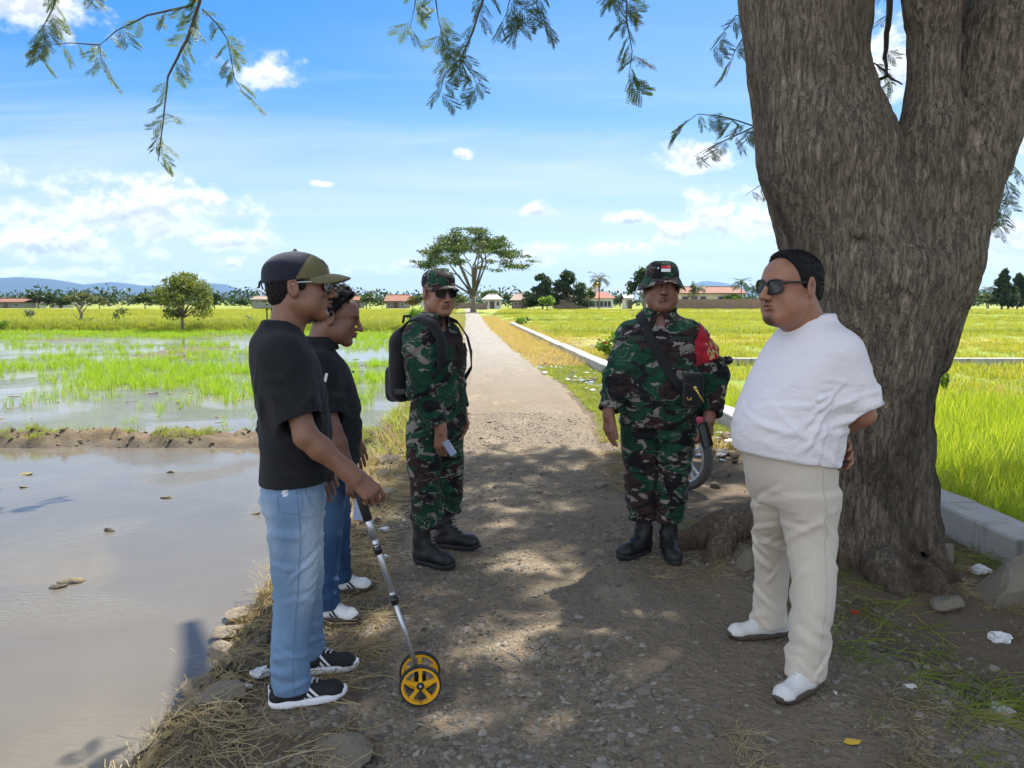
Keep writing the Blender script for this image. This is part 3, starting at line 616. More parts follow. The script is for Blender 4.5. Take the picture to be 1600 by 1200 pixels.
    # hanging twigs with their leaves, in view
    TW = [([(318, -40), (312, 5), (292, 62), (262, 120), (256, 180), (247, 252)], 5.0, .013, 1), ([(318, -30), (300, 8), (230, 24), (182, 48), (156, 70)], 5.0, .010, .6), ([(156, 70), (110, 67), (60, 72)], 5.0, .005, .7), ([(156, 70), (158, 92), (170, 122)], 5.0, .004, 1), ([(316, 14), (338, 36), (356, 62), (366, 122), (388, 156)], 5.05, .006, 1), ([(100, -40), (82, 15), (66, 44), (42, 70)], 5.1, .006, 1.5), ([(66, 44), (70, 62), (64, 96)], 5.1, .004, 1.8), ([(140, -30), (136, 0)], 5.1, .004, 1.4),
          ([(766, -40), (752, 8), (738, 52), (720, 92), (694, 118), (686, 152)], 4.6, .009, 1.1), ([(720, 92), (738, 116), (752, 150)], 4.6, .004, 1.1), ([(676, -30), (684, 22), (692, 64), (700, 100)], 4.7, .005, 1.3), ([(650, -20), (648, 10), (640, 48)], 4.7, .005, 1.3), ([(846, -30), (838, 4), (815, 14), (804, 52)], 4.7, .005, 1.8), ([(800, -20), (792, 20), (780, 44)], 4.7, .004, 1.6), ([(838, 4), (846, 30), (862, 44)], 4.7, .004, 1.4), ([(978, -40), (979, 30), (988, 80), (982, 128)], 4.5, .006, 1.3), ([(955, -30), (958, 4)], 4.5, .004, 1.4), ([(979, 34), (960, 44)], 4.5, .003, 1.4),
          ([(1178, 30), (1150, 24), (1112, 76)], 4.9, .005, 1.1), ([(1172, 40), (1148, 80), (1134, 122)], 4.9, .005, 1.0), ([(1182, 196), (1140, 216), (1105, 232), (1082, 246)], 4.9, .005, 1.0), ([(1182, 198), (1130, 182), (1090, 178), (1054, 206)], 4.9, .005, 1.1), ([(1215, 296), (1190, 288), (1164, 306)], 4.9, .005, 1.2), ([(1536, 240), (1566, 262), (1576, 300), (1556, 350)], 5.3, .006, 1.6), ([(1540, 300), (1552, 322), (1540, 345)], 5.3, .005, 1.8), ([(1566, 250), (1584, 258)], 5.3, .004, 1.6),
          ([(1392, -30), (1388, 40), (1382, 90), (1386, 118), (1410, 132)], 4.9, .022, .25), ([(1386, 118), (1366, 128), (1340, 142)], 4.9, .012, .3), ([(1384, 112), (1368, 100), (1350, 92)], 4.95, .008, .6)]
    lm = [mesh('leaf', V_, F_, 'leaf_rain', T, smooth=False) for V_, F_ in LEAF]; first = [True]*3; rg = random.Random(3); cnt = 0
    for pts, dep, r0, den_ in TW:
        fs = 1.75 if pts[0][0] < 420 else 1.0; dep *= fs; r0 *= fs
        W = [np.array(atd(u, w, dep+.12*math.sin(u*.03+w*.05))) for u, w in pts]; br(W, [r0*(1-.8*i/(len(W)-1)) for i in range(len(W))], 'twig', 'thin_bark', 6); acc = .03
        for i in range(len(W)-1):
            L = np.linalg.norm(W[i+1]-W[i]); d = (W[i+1]-W[i])/L
            while acc < L:
                p = W[i]+d*acc; acc += rg.uniform(.050, .085)/den_*fs
                if p[2] > 1.5+p[1]*.405: continue
                k = rg.randrange(3); cnt += 1
                if cnt > 290: break
                if first[k]: o = lm[k]; first[k] = False
                else: o = lm[k].copy(); COL.objects.link(o)
                o.location = Vector(p-O); o.scale = [rg.uniform(.55, .92)*fs]*3; side = rg.choice((-1, 1)); yw = math.atan2(d[1], d[0]) if abs(d[2]) < .6 else 0
                o.rotation_euler = (rg.uniform(-.5, .5), rg.uniform(.15, .8), (0 if side > 0 else math.pi)+rg.uniform(-.9, .9))
            acc -= L
    for k in range(3):
        if first[k]: bpy.data.objects.remove(lm[k])
def npv_(*a): return np.array(a, float)
near_tree()
# ------------------------------------------------------------------ trees farther off
def leaf_cloud(blobs, n, size, seed, hollow=.35, flat=1.0):
    rs = np.random.RandomState(seed); V = []; vol = np.array([b[3]*b[4]*b[5] for b in blobs])**.75; k = (vol/vol.sum()*n).astype(int)+1; out = []
    for b, m in zip(blobs, k):
        d = rs.randn(m, 3); d /= np.linalg.norm(d, axis=1)[:, None]; r = (hollow+(1-hollow)*rs.rand(m)**.5)*(1+.18*rs.randn(m)); out.append(np.array(b[:3])+d*r[:, None]*np.array(b[3:6]))
    C = np.concatenate(out); m = len(C); C = C[fbm(C/np.mean([b[3] for b in blobs])*2.1, seed, 2)+.9*rs.rand(m) > .12]; m = len(C)
    nrm = rs.randn(m, 3)*np.array((1, 1, flat)); nrm[:, 2] += .5; nrm /= np.linalg.norm(nrm, axis=1)[:, None]; u = np.cross(nrm, rs.randn(m, 3)); u /= np.linalg.norm(u, axis=1)[:, None]; w = np.cross(nrm, u); s = size*(.6+.8*rs.rand(m))[:, None]
    Vv = np.stack([C-u*s*.5, C+w*s*.28, C+u*s*.5+nrm*s*.08, C-w*s*.28], 1).reshape(-1, 3); return Vv, np.arange(4*m).reshape(m, 4)
def limbs_to(b, base, blobs, r, seed, h0, upto=14):
    rg = random.Random(seed); top = Vector((0, 0, h0)); b.tube([(0, 0, -.1*r*8), (r*.3*rg.uniform(-1, 1), 0, h0*.5), top], [r*1.25, r, r*.8], 8)
    for q in blobs[:16]:
        c = Vector(q[:3]); p = top.lerp(c, .5)+Vector((rg.uniform(-.9, .9)*q[3], rg.uniform(-.9, .9)*q[3], h0*.12+rg.uniform(-.3, .3)*q[3])); b.tube([top-Vector((0, 0, h0*.15*rg.random())), p, c], [r*.46, r*.26, r*.09], 6)
        for _ in range(3):
            e = c+Vector((rg.uniform(-.8, .8)*q[3], rg.uniform(-.8, .8)*q[4], rg.uniform(-.2, .7)*q[5])); b.tube([p.lerp(c, rg.random()), e], [r*.16, r*.05], 5)
def tree(name, base, h, blobs, m, n, size, label, seed, r=None, h0=None, bark='far_bark', group=None, hollow=.3, cat='tree'):
    """blobs in fractions of the height: (x, y, z, rx, ry, rz)"""
    T = empty(name, base); tag(T, label, cat, group); B = [tuple(c*h for c in q) for q in blobs]
    V, F = leaf_cloud(B, n, size, seed, hollow); mesh('crown', V, F, m, T, smooth=False); b = MB(); limbs_to(b, base, B, r or h*.03, seed, (h0 or .3)*h); b.build('trunk', bark, T, True); return T
def pix(u, v, D, z=-.3):
    p = atd(u, v, D); return Vector((p.x, D, z))
def hgt(v, D): return atd(800, v, D).z+.3
rgT = random.Random(9)
# spreading tree at the end of the track
B = []
for i in range(90):
    a = rgT.uniform(0, 6.28); r = .56*math.sqrt(rgT.uniform(.0, 1)); z = .985-.42*(r/.56)**2.0-rgT.uniform(0, .26)*(1-r/.75); B.append((r*math.cos(a), r*math.sin(a), z, rgT.uniform(.08, .15), rgT.uniform(.08, .15), rgT.uniform(.022, .050)))
B += [(-.66, 0, .60, .10, .08, .02), (.66, 0, .60, .10, .08, .02), (.58, .1, .66, .1, .08, .025), (-.54, -.1, .70, .1, .1, .025)]
tree('spreading_tree', pix(740, 488, 99), hgt(352, 99)*1.0, B, 'leaf_mid', 21000, .27, 'tall spreading tree with open crown standing beside the far end of the track', 3, .36, .22, hollow=.0)
B = []
for i in range(15):
    a = rgT.uniform(0, 6.28); zz = rgT.uniform(.30, .84); rr = .34*math.sin(math.pi*min(1, (zz+.12)/1.05))+.05; B.append((rr*math.cos(a)*rgT.uniform(.3, 1.25), rr*math.sin(a), zz, .19, .19, .14))
B += [(-.38, 0, .62, .15, .14, .10), (.42, 0, .60, .16, .14, .12), (.05, 0, .86, .15, .15, .10), (-.12, 0, .22, .15, .14, .08)]
tree('round_tree', pix(285, 509, 44, -.1), hgt(421, 44)-.2, B, 'leaf_round', 6800, .17, 'round bushy broadleaf tree alone on the grassy dyke at left', 5, .09, .2)
def umbrella(u0, u1, v0, v1, D, m, n, sz, label, seed, group):
    h = hgt(v0, D)-hgt(v1, D); w = (u1-u0)/FPX*D; c = pix((u0+u1)/2, v1, D); rg = random.Random(seed); B = []; k = w/h/2
    for i in range(12): a = rg.uniform(0, 6.28); r = k*rg.uniform(.1, .80); B.append((r*math.cos(a), r*math.sin(a)*.7, .80-.42*(r/k)**2+rg.uniform(-.1, .06), .30*k, .28*k, .17))
    return tree('spreading_tree' if k > .6 else 'broadleaf_tree', c, h, B, m, n, sz, label, seed, h*.035, .3, group=group)
GT = 'trees along the far edge of the fields'
for a in ((36, 84, 452, 478, 170, 'leaf_dark', 1500, .8, 'dark flat-topped tree beside the leftmost far roof', 21), (72, 116, 459, 478, 175, 'leaf_dark', 1200, .8, 'low dark tree between two flat-topped trees at far left', 22), (98, 158, 452, 478, 160, 'leaf_olive', 1600, .75, 'wide flat-topped olive green tree at far left', 23), (140, 170, 456, 476, 165, 'leaf_olive', 500, .6, 'thin airy tree at right of the flat-topped olive tree', 24),
          (205, 248, 452, 477, 150, 'leaf_mid', 1300, .7, 'green tree half hidden behind the round bushy tree', 25), (318, 352, 451, 476, 160, 'leaf_dark', 900, .7, 'dark tree just right of the round bushy tree', 26), (366, 386, 461, 474, 200, 'leaf_dark', 400, .8, 'small dark tree left of the capped man', 27), (555, 590, 452, 476, 170, 'leaf_mid', 900, .7, 'green tree beside the small red-roofed shed', 28), (602, 630, 449, 466, 195, 'leaf_dark', 700, .8, 'round dark tree behind the long tiled house', 29), (634, 656, 455, 476, 150, 'leaf_orange', 700, .55, 'orange-leaved tree beside the long tiled house', 30),
          (650, 690, 447, 476, 150, 'leaf_mid', 900, .6, 'tree directly behind the soldier with backpack', 31), (690, 735, 452, 478, 140, 'leaf_mid', 1200, .6, 'green tree left of the spreading tree trunk', 32), (748, 790, 446, 474, 190, 'leaf_mid', 1300, .75, 'leafy tree behind the white-walled house', 33), (786, 802, 447, 470, 200, 'leaf_dark', 500, .7, 'slim tree between the two hip-roofed houses', 34), (905, 932, 434, 470, 165, 'leaf_mid', 700, .6, 'light airy tree left of the golden dome', 36), (956, 982, 451, 470, 210, 'leaf_dark', 700, .8, 'low dark tree right of the golden dome', 37),
          (980, 1034, 403, 474, 130, 'leaf_dark', 2600, .62, 'tall dark tree at left of the bush hat', 38), (1006, 1062, 400, 474, 140, 'leaf_olive', 2200, .62, 'tall pale olive tree directly behind the bush hat', 39), (1074, 1092, 428, 470, 170, 'leaf_mid', 260, .6, 'thin tree beside the small palm near the long building', 40), (1120, 1170, 448, 470, 170, 'leaf_bright', 900, .6, 'bright green shrubs in front of the long tiled building', 41), (1488, 1530, 441, 468, 180, 'leaf_mid', 1500, .75, 'green hedge-like tree right of the big trunk', 43), (1520, 1566, 444, 468, 185, 'leaf_mid', 1400, .75, 'rounded green tree in the far hedge at right', 44),
          (1556, 1596, 428, 470, 150, 'leaf_dark', 1700, .65, 'dark tree near the right edge under the conifers', 45), (1574, 1640, 424, 470, 155, 'leaf_dark', 1900, .65, 'dark broad tree cut by the right edge', 46), (838, 872, 456, 480, 130, 'leaf_bright', 900, .5, 'bright green clump before the two dark dense trees', 47)): umbrella(*a, GT)
def layered(u, v0, v1, w, D, label, seed, m='leaf_dark'):
    h = hgt(v0, D)-hgt(v1, D); k = w/FPX*D/h/2; rg = random.Random(seed); B = []
    for i in range(22):
        t = i/21; z = .16+.78*t; r = k*(1-.86*t**1.6)*rg.uniform(.45, .95); a = rg.uniform(0, 6.28); B.append((r*math.cos(a), r*math.sin(a)*.8, z, .36*k*(1.15-.6*t), .34*k, .085))
    return tree('dense_tree', pix(u, v1, D), h, B, m, 5200, .60, label, seed, h*.025, .2, group=GT)
layered(848, 420, 476, 62, 150, 'pointed dark dense tree, left one of the pair', 51); layered(888, 415, 476, 64, 150, 'pointed dark dense tree, right one of the pair', 52); layered(1566, 405, 468, 34, 150, 'slim dark conifer at the far right', 53, 'leaf_dark'); layered(1590, 412, 468, 30, 155, 'second slim conifer at the right edge', 54, 'leaf_dark')
def palm(u, v0, v1, D, label, seed, nf=20, fl=None):
    h = hgt(v0, D)-hgt(v1, D); rg = random.Random(seed); T = empty('coconut_palm', pix(u, v1, D)); tag(T, label, 'palm', GT); b = MB(); ln = rg.uniform(-.06, .06)*h; top = Vector((ln, 0, h*.80)); b.tube([(0, 0, -.3), (ln*.3, 0, h*.4), top], [h*.022, h*.015, h*.013], 7); b.build('trunk', 'palm_bark', T, True); L = fl or h*.36; V = []; F = []
    for i in range(nf):
        a = 6.28*i/nf+rg.uniform(-.2, .2); el = rg.uniform(-.25, 1.15); d = Vector((math.cos(a)*math.cos(el), math.sin(a)*math.cos(el), math.sin(el))); p = top.copy(); sd = Vector((-math.sin(a), math.cos(a), 0)); n = 11; l = L*rg.uniform(.8, 1.1)
        for j in range(n):
            q = p+d*(l/n); d = (d+Vector((0, 0, -.16))).normalized(); bb = len(V); w = l*.006; V += [tuple(p-sd*w), tuple(p+sd*w), tuple(q+sd*w), tuple(q-sd*w)]; F.append((bb, bb+1, bb+2, bb+3)); ll = l*.26*math.sin(math.pi*(j+1)/(n+1.5))**.6
            for s in (-1, 1):
                for t in (.25, .75): e = p.lerp(q, t); tip = e+sd*s*ll*.75+d*ll*.5+Vector((0, 0, -ll*.42*rg.uniform(.5, 1.3))); bb = len(V); V += [tuple(e), tuple(e.lerp(tip, .5)+d*l*.022), tuple(tip), tuple(e.lerp(tip, .5)-d*l*.022)]; F.append((bb, bb+1, bb+2, bb+3))
            p = q
    mesh('frond_crown', V, F, 'leaf_dark', T, smooth=False); return T
for a in ((936, 414, 475, 150, 'tall coconut palm in front of the golden dome', 61), (1089, 428, 470, 165, 'small palm above the left end of the long tiled building', 62), (1158, 414, 468, 160, 'coconut palm left of the white-shirted man', 63), (1176, 426, 468, 165, 'lower coconut palm touching the white-shirted man', 64), (578, 444, 476, 165, 'coconut palm between the shed and the long tiled house', 65), (597, 453, 476, 165, 'short palm left of the long tiled house', 66), (50, 441, 466, 175, 'palm top rising over the leftmost dark tree', 67), (962, 452, 474, 200, 'tiny palm right of the dome', 68), (945, 456, 474, 205, 'small palm close under the dome', 69), (1545, 426, 466, 160, 'thin palm left of the right hand conifers', 70)): palm(*a)
# far wood that closes the horizon
def far_wood():
    B = []; rg = random.Random(77)
    for i in range(150): u = -60+1720*i/149+rg.uniform(-6, 6); D = rg.uniform(240, 330); hh = rg.uniform(3.4, 6.8); p = pix(u, 470, D); B.append((p.x, D, hh*.4, rg.uniform(4, 9), 4, hh*.6))
    V, F = leaf_cloud(B, 24000, 1.25, 78, .1); o = mesh('far_wood', V, F, 'leaf_dark', smooth=False); tag(o, 'distant low wood along the horizon', 'wood', None, 'stuff')
far_wood()
# shrubs and saplings standing in the fields
def shrub(u, v0, v1, w, D, m, n, sz, label, seed, z=-.25, name='shrub', thin=False):
    h = hgt(v0, D)-hgt(v1, D); k = w/FPX*D/h/2; rg = random.Random(seed); B = [(rg.uniform(-.7, .7)*k, rg.uniform(-.5, .5)*k, (rg.uniform(.55, .85) if thin else rg.uniform(.28, .8)), k*.5, k*.5, .20) for _ in range(7)]
    return tree(name, pix(u, v1, D, z), h, B, m, n, sz, label, seed, h*(.012 if thin else .02), .5 if thin else .2, 'thin_bark', 'shrubs in the fields', cat='shrub')
for a in ((648, 468, 494, 36, 62, 'leaf_bright', 700, .20, 'bright green shrub left of the soldier with backpack', 81), (952, 498, 545, 40, 22, 'leaf_bright', 300, .13, 'leafy sapling left of the soldier with arm band', 82, -.2), (48, 478, 500, 16, 60, 'leaf_grey', 260, .16, 'grey-green sapling in the far left field', 83, -.2, 'sapling', True), (136, 487, 502, 14, 55, 'leaf_bright', 200, .15, 'small bright shrub below the flat-topped tree', 84), (36, 496, 506, 16, 52, 'leaf_mid', 200, .15, 'low shrub on the dyke at far left', 85), (6, 502, 520, 26, 44, 'leaf_bright', 300, .15, 'shrub at the left edge of the dyke', 86),
          (194, 480, 512, 22, 48, 'leaf_mid', 120, .16, 'thin tall sapling left of the round tree', 87, -.1, 'sapling', True), (182, 481, 500, 12, 50, 'leaf_mid', 90, .14, 'thin leaning sapling second left of the round tree', 88, -.1, 'sapling', True), (390, 484, 500, 14, 55, 'leaf_grey', 160, .14, 'small grey shrub left of the capped man', 89), (812, 484, 504, 22, 50, 'leaf_bright', 260, .16, 'small green bush beside the channel wall', 90), (1478, 540, 572, 14, 14, 'leaf_bright', 120, .09, 'small leafy weed right of the trunk', 91, -.2), (822, 487, 499, 12, 56, 'leaf_mid', 130, .15, 'small dark bush beyond the channel wall', 92)): shrub(*a)
def bare_tree():
    T = empty('bare_tree', pix(126, 497, 62)); tag(T, 'thin forked leafless tree in the far left field', 'tree'); h = hgt(456, 62)-hgt(497, 62); b = MB(); rg = random.Random(3); b.tube([(0, 0, -.1), (.05, 0, h*.35), (0, 0, h*.62)], [.14, .10, .08], 7)
    for i in range(9): a = rg.uniform(-1.1, 1.1); s = rg.uniform(.05, .6)*h; l = rg.uniform(.2, .42)*h; b.tube([(0, 0, s), (math.sin(a)*l*.5, rg.uniform(-.2, .2), s+l*.5), (math.sin(a)*l*.9, rg.uniform(-.3, .3), s+l)], [.06, .04, .015], 5)
    b.build('trunk', 'far_bark', T, True)
bare_tree()
def banana():
    T = empty('banana_plant', pix(424, 492, 52, -.15)); tag(T, 'banana plants with ragged pale leaves behind the cap of the near man', 'plant'); rg = random.Random(4); b = MB(); V = []; F = []
    for k in range(5):
        x = rg.uniform(-.55, .55); h = rg.uniform(.9, 1.35); b.tube([(x, 0, 0), (x, 0, h)], [.06, .04], 6)
        for i in range(5):
            a = rg.uniform(0, 6.28); d = Vector((math.cos(a)*.6, math.sin(a)*.6, .9)); p = Vector((x, 0, h)); sd = Vector((-math.sin(a), math.cos(a), 0))
            for j in range(5): q = p+d*.13; w0 = .09*math.sin(math.pi*(j+.4)/5.4); w1 = .09*math.sin(math.pi*(j+1.4)/6.4); bb = len(V); V += [tuple(p-sd*w0), tuple(p+sd*w0), tuple(q+sd*w1), tuple(q-sd*w1)]; F.append((bb, bb+1, bb+2, bb+3)); p = q; d = (d+Vector((0, 0, -.42))).normalized()
    b.build('stem', 'leaf_olive', T, True); mesh('leaves', V, F, 'leaf_mid', T, smooth=False)
banana()
# ------------------------------------------------------------------ far buildings and hills
plain('roof_tile', (.20, .085, .052), .85, .3, .9, .5, bdist=.1); plain('roof_red', (.27, .065, .045), .8, .25, .8); plain('roof_brown', (.235, .175, .125), .85, .25, .8); plain('roof_grey', (.30, .285, .27), .8, .2, .6); plain('wall_white', (.62, .62, .60), .85, .08, .6); plain('wall_cream', (.55, .52, .43), .85, .1, .6); plain('wall_grey', (.23, .22, .21), .9, .2, .7); plain('wall_brick', (.20, .145, .115), .9, .25, 1.2); plain('window_dark', (.03, .035, .04), .2, .1, 2); plain('door_wood', (.10, .06, .035), .6, .2, 3); plain('gold_dome', (.72, .42, .05), .32, .1, 3, metal=.6); plain('hill_haze_green', (.018, .034, .045), .95, .2, .004)  # dark hill green has the blue of distant haze mixed into its colour
GH = 'buildings beyond the fields'
def house(u0, u1, vr, ve, vb, D, roof, wall, label, hip=False, depth=7, nwin=3, name='house', ridge=None):
    a, b = pix(u0, vb, D), pix(u1, vb, D); w = b.x-a.x; T = empty(name, ((a.x+b.x)/2, D, -.4)); tag(T, label, 'house', GH); he = hgt(ve, D)-.0; hr = hgt(vr, D); o = .5; x0, x1 = -w/2+o, w/2-o
    m = MB(); m.box((x0, 0, 0), (x1, depth, he+.15)); m.build('wall', wall, T)
    m = MB(); i = w*.28 if hip else .0; X0, X1, y0, y1, yc = -w/2, w/2, -.7, depth+.7, depth/2
    V = [(X0, y0, he), (X1, y0, he), (X1, y1, he), (X0, y1, he), (X0+i, yc, hr), (X1-i, yc, hr)]; V += [(x, y, z-.16) for x, y, z in V]; F = [(0, 1, 5, 4), (2, 3, 4, 5), (1, 2, 5), (3, 0, 4)]; F += [tuple(6+k for k in reversed(f)) for f in F]+[(0, 6, 7, 1), (1, 7, 8, 2), (2, 8, 9, 3), (3, 9, 6, 0)]; m.add(V, F); R = m.build('roof', roof, T); m = MB(); m.tube([(X0+i, yc, hr+.03), (X1-i, yc, hr+.03)], .14, 6); m.build('ridge_cap', roof, R)
    for k in range(nwin):
        x = x0+(x1-x0)*(k+.5)/nwin; ww = min(1.2, w*.10)
        if k == nwin//2: m = MB(); m.box((x-.5, -.09, .02), (x+.5, -.02, min(2.1, he*.82))); m.build('door', 'door_wood', T)
        else: m = MB(); m.box((x-ww/2-.1, -.10, he*.36), (x+ww/2+.1, -.02, he*.80)); f = m.build('window', 'wall_cream' if wall != 'wall_cream' else 'wall_grey', T); m = MB(); m.box((x-ww/2, -.14, he*.40), (x+ww/2, -.105, he*.76)); m.build('pane', 'window_dark', f)
    return T
house(-20, 38, 466, 471, 480, 180, 'roof_tile', 'wall_grey', 'low house with brown tiled roof at the left edge'); house(30, 60, 472, 474, 479, 185, 'roof_grey', 'wall_white', 'pale shed with white roof edge under the far left trees', nwin=2, depth=4, name='shed'); house(74, 104, 472, 474, 479, 190, 'roof_grey', 'wall_white', 'small pale shed between the far left trees', nwin=2, depth=4, name='shed')
house(392, 436, 462, 467, 475, 190, 'roof_brown', 'wall_grey', 'long low house left of the capped man'); house(545, 566, 462, 468, 476, 175, 'roof_tile', 'wall_grey', 'small red-roofed shed right of the bareheaded man', nwin=2, depth=5, name='shed'); house(600, 637, 460, 469.5, 476, 175, 'roof_tile', 'wall_grey', 'long tiled house left of the soldier with backpack', depth=8)
house(752, 786, 459, 467, 476, 165, 'roof_grey', 'wall_white', 'white-walled house with grey hip roof right of the spreading tree', True); house(796, 828, 458, 468, 476, 165, 'roof_brown', 'wall_brick', 'small brown house with pointed hip roof', True, nwin=2); house(862, 916, 457, 463, 473, 190, 'roof_brown', 'wall_brick', 'long brown-walled shed behind the two dense dark trees', nwin=4)
house(1060, 1165, 447, 457, 470, 170, 'roof_tile', 'wall_cream', 'very long cream building with faded tiled roof right of the bush hat', depth=9, nwin=7); house(974, 990, 459, 465, 474, 165, 'roof_grey', 'wall_white', 'small white gabled building left of the dark tall tree', nwin=2, depth=5); house(655, 700, 461, 467, 476, 200, 'roof_grey', 'wall_white', 'grey-roofed house behind the soldier with backpack', depth=6)
def mosque():
    D = 185; c = pix(936, 474, D); T = empty('mosque', (c.x, D, -.4)); tag(T, 'mosque with golden dome, white drum and red hip roof', 'mosque', GH); k = D/FPX; H = lambda v: hgt(v, D)
    m = MB(); m.box((-20*k, 0, 0), (22*k, 12, H(465))); m.build('wall', 'wall_white', T)
    m = MB(); x0, x1, z0, z1 = -23*k, 25*k, H(465), H(455); V = [(x0, -1, z0), (x1, -1, z0), (x1, 13, z0), (x0, 13, z0), (x0+9*k, 4, z1), (x1-12*k, 4, z1), (x1-12*k, 8, z1), (x0+9*k, 8, z1)]; m.add(V, [(0, 1, 5, 4), (1, 2, 6, 5), (2, 3, 7, 6), (3, 0, 4, 7), (4, 5, 6, 7), (3, 2, 1, 0)]); m.build('roof', 'roof_red', T)
    m = MB(); m.lathe([(6.2*k, H(456)), (6.2*k, H(448)), (6.8*k, H(447.5)), (6.8*k, H(446.5)), (0, H(446.4))], 20, Matrix.Translation((0, 6, 0))); m.build('drum', 'wall_white', T, True)
    m = MB(); pr = [(7.0*k*math.sin(a)*1.0+.0, H(446.4)+(math.cos(a)+.32)*5.6*k) for a in np.linspace(1.9, .0, 12)]; m.lathe(pr, 22, Matrix.Translation((0, 6, 0))); m.build('dome', 'gold_dome', T, True); m = MB(); zt = pr[-1][1]; m.tube([(0, 6, zt-.1), (0, 6, zt+.9)], [.12, .03], 6); m.build('finial', 'gold_dome', T)
    for i in range(6): x = (-14+6*i)*k; m = MB(); m.box((x-.35, -.12, .5), (x+.35, -.03, H(466)*.75)); m.build('window', 'window_dark', T)
mosque()
def field_wall(u0, u1, v0, v1, D, m_, label):
    a, b = pix(u0, v1, D), pix(u1, v1, D); T = empty('boundary_wall', ((a.x+b.x)/2, D, -.3)); tag(T, label, 'wall', 'walls beyond the fields'); h = hgt(v0, D)-.05; w = b.x-a.x; n = max(3, int(w/4))
    for i in range(n): m = MB(); x = -w/2+w*i/n; m.box((x, 0, 0), (x+w/n-.03, .25, h)); m.build('wall_panel', m_, T)
    for i in range(n+1): m = MB(); x = -w/2+w*i/n; m.box((x-.16, -.06, 0), (x+.16, .3, h+.12)); m.build('post', m_, T)
field_wall(866, 918, 466, 474, 160, 'wall_brick', 'brown field wall left of the mosque'); field_wall(395, 545, 472.5, 476, 165, 'wall_grey', 'low grey wall left of the two men in black'); field_wall(1055, 1190, 467, 472, 150, 'wall_brick', 'long brown field wall before the cream building'); field_wall(680, 760, 473, 477, 150, 'wall_brick', 'low brown wall behind the spreading tree')
def hills(name, pts, D, dep, label):
    V = []; F = []; n = 90; us = np.linspace(pts[0][0], pts[-1][0], n); vs = np.interp(us, [p[0] for p in pts], [p[1] for p in pts]); rows = 12
    for j in range(rows):
        t = j/(rows-1)
        for i in range(n): p = atd(us[i], vs[i], D); x = p.x*(1+.0*t); H_ = max(p.z*1.42, 2); q = 1-abs(2*t-1)**1.5; nz = float(fbm2(np.array([x]), np.array([t*dep]), .0011, 5, 5)[0]); V.append((x, D-dep/2+dep*t, H_*q*(1+.22*nz*(1-q))-6))
    for j in range(rows-1):
        for i in range(n-1): F.append((j*n+i, j*n+i+1, (j+1)*n+i+1, (j+1)*n+i))
    tag(mesh(name, V, F, 'hill_haze_green'), label, kind='structure')
hills('mountain', [(-420, 462), (-200, 440), (-60, 446), (10, 444), (40, 443), (75, 445), (110, 449), (150, 456), (180, 460), (220, 464), (300, 472)], 8600, 2500, 'blue distant mountain ridge at left'); hills('mountain', [(60, 468), (130, 452), (180, 448.5), (215, 452), (250, 453), (262, 456), (285, 460), (310, 455), (330, 449.5), (350, 451), (372, 459), (395, 464), (440, 469), (520, 474)], 9800, 2500, 'paler distant mountain ridge behind the round tree'); hills('mountain', [(1030, 470), (1070, 455), (1100, 447), (1125, 449), (1160, 455), (1200, 459), (1300, 452), (1500, 458), (1700, 462), (1900, 470)], 10500, 2500, 'faint distant ridge above the cream building')
# the air: even haze over the plain
def haze():
    m = bpy.data.materials.new('haze'); m.use_nodes = True; t = NT(m.node_tree); vol = t.n('ShaderNodeVolumePrincipled', {'Color': (.30, .58, 1.0, 1), 'Density': 5e-5, 'Anisotropy': .25}); t.n('ShaderNodeOutputMaterial', {'Volume': vol}, out=None)
    b = MB(); b.box((-13000, -1500, -12), (13000, 13500, 420)); o = b.build('haze', m); tag(o, 'thin pale air over the plain', kind='stuff')
haze()
# ================================================================== people
@mat('skin')
def _(t):
    p = t.coord(); c = t.attr('col'); n = t.noise(38, 5, .6, 0, p); b = t.noise(9, 4, .55, 0, p); f = t.noise(420, 3, .6, 0, p)
    c = t.mix(1.0, c, t.mix(n, (.76, .74, .72), (1.16, 1.12, 1.08)), 'MULTIPLY'); c = t.mix(t.sstep(b, .5, .75), c, t.mix(1.0, c, (1.1, .9, .86), 'MULTIPLY'))
    t.out(t.bsdf(color=c, rough=t.m('ADD', .34, t.m('MULTIPLY', n, .24)), spec=.5, sss=.06, normal=t.bump(t.m('ADD', f, t.m('MULTIPLY', n, .6)), .4, .003)))
@mat('hair')
def _(t):
    p = t.coord(); n = t.noise(90, 4, .7, .6, t.vmap(p, (1, 1, .3))); c = t.mix(n, (.004, .0038, .004), (.016, .014, .0135))
    t.out(t.bsdf(color=c, rough=.62, spec=.18, normal=t.bump(n, .9, .006)))
def cloth(name, c0, c1, wv=900, rough=.88, wr=.5, sheen=.15, big=7, wd=.012):
    @mat(name)
    def _(t):
        p = t.coord(); n = t.noise(big, 5, .6, .3, p); f = t.noise(wv, 2, .6, 0, p); w = t.noise(13, 4, .55, .8, t.vmap(p, (1, 1, 1.5)))
        c = t.mix(n, c0, c1); c = t.mix(t.m('MULTIPLY', f, .25), c, tuple(x*.7 for x in c0))
        h = t.m('ADD', w, t.m('MULTIPLY', f, .06)); t.out(t.bsdf(color=c, rough=rough, spec=.2, sheen=sheen, normal=t.bump(h, wr, wd)))
cloth('black_jersey', (.010, .0103, .0115), (.020, .0205, .0235), wr=.5, sheen=.05)
cloth('black_twill', (.009, .010, .012), (.018, .019, .022), wr=.45, sheen=.05)
cloth('white_jersey', (.71, .665, .665), (.81, .765, .765), wr=.5, sheen=.1, wd=.018)
cloth('beige_chino', (.52, .45, .365), (.63, .555, .455), wr=.35)
cloth('black_canvas', (.008, .008, .009), (.017, .017, .019), wr=.4, rough=.75)
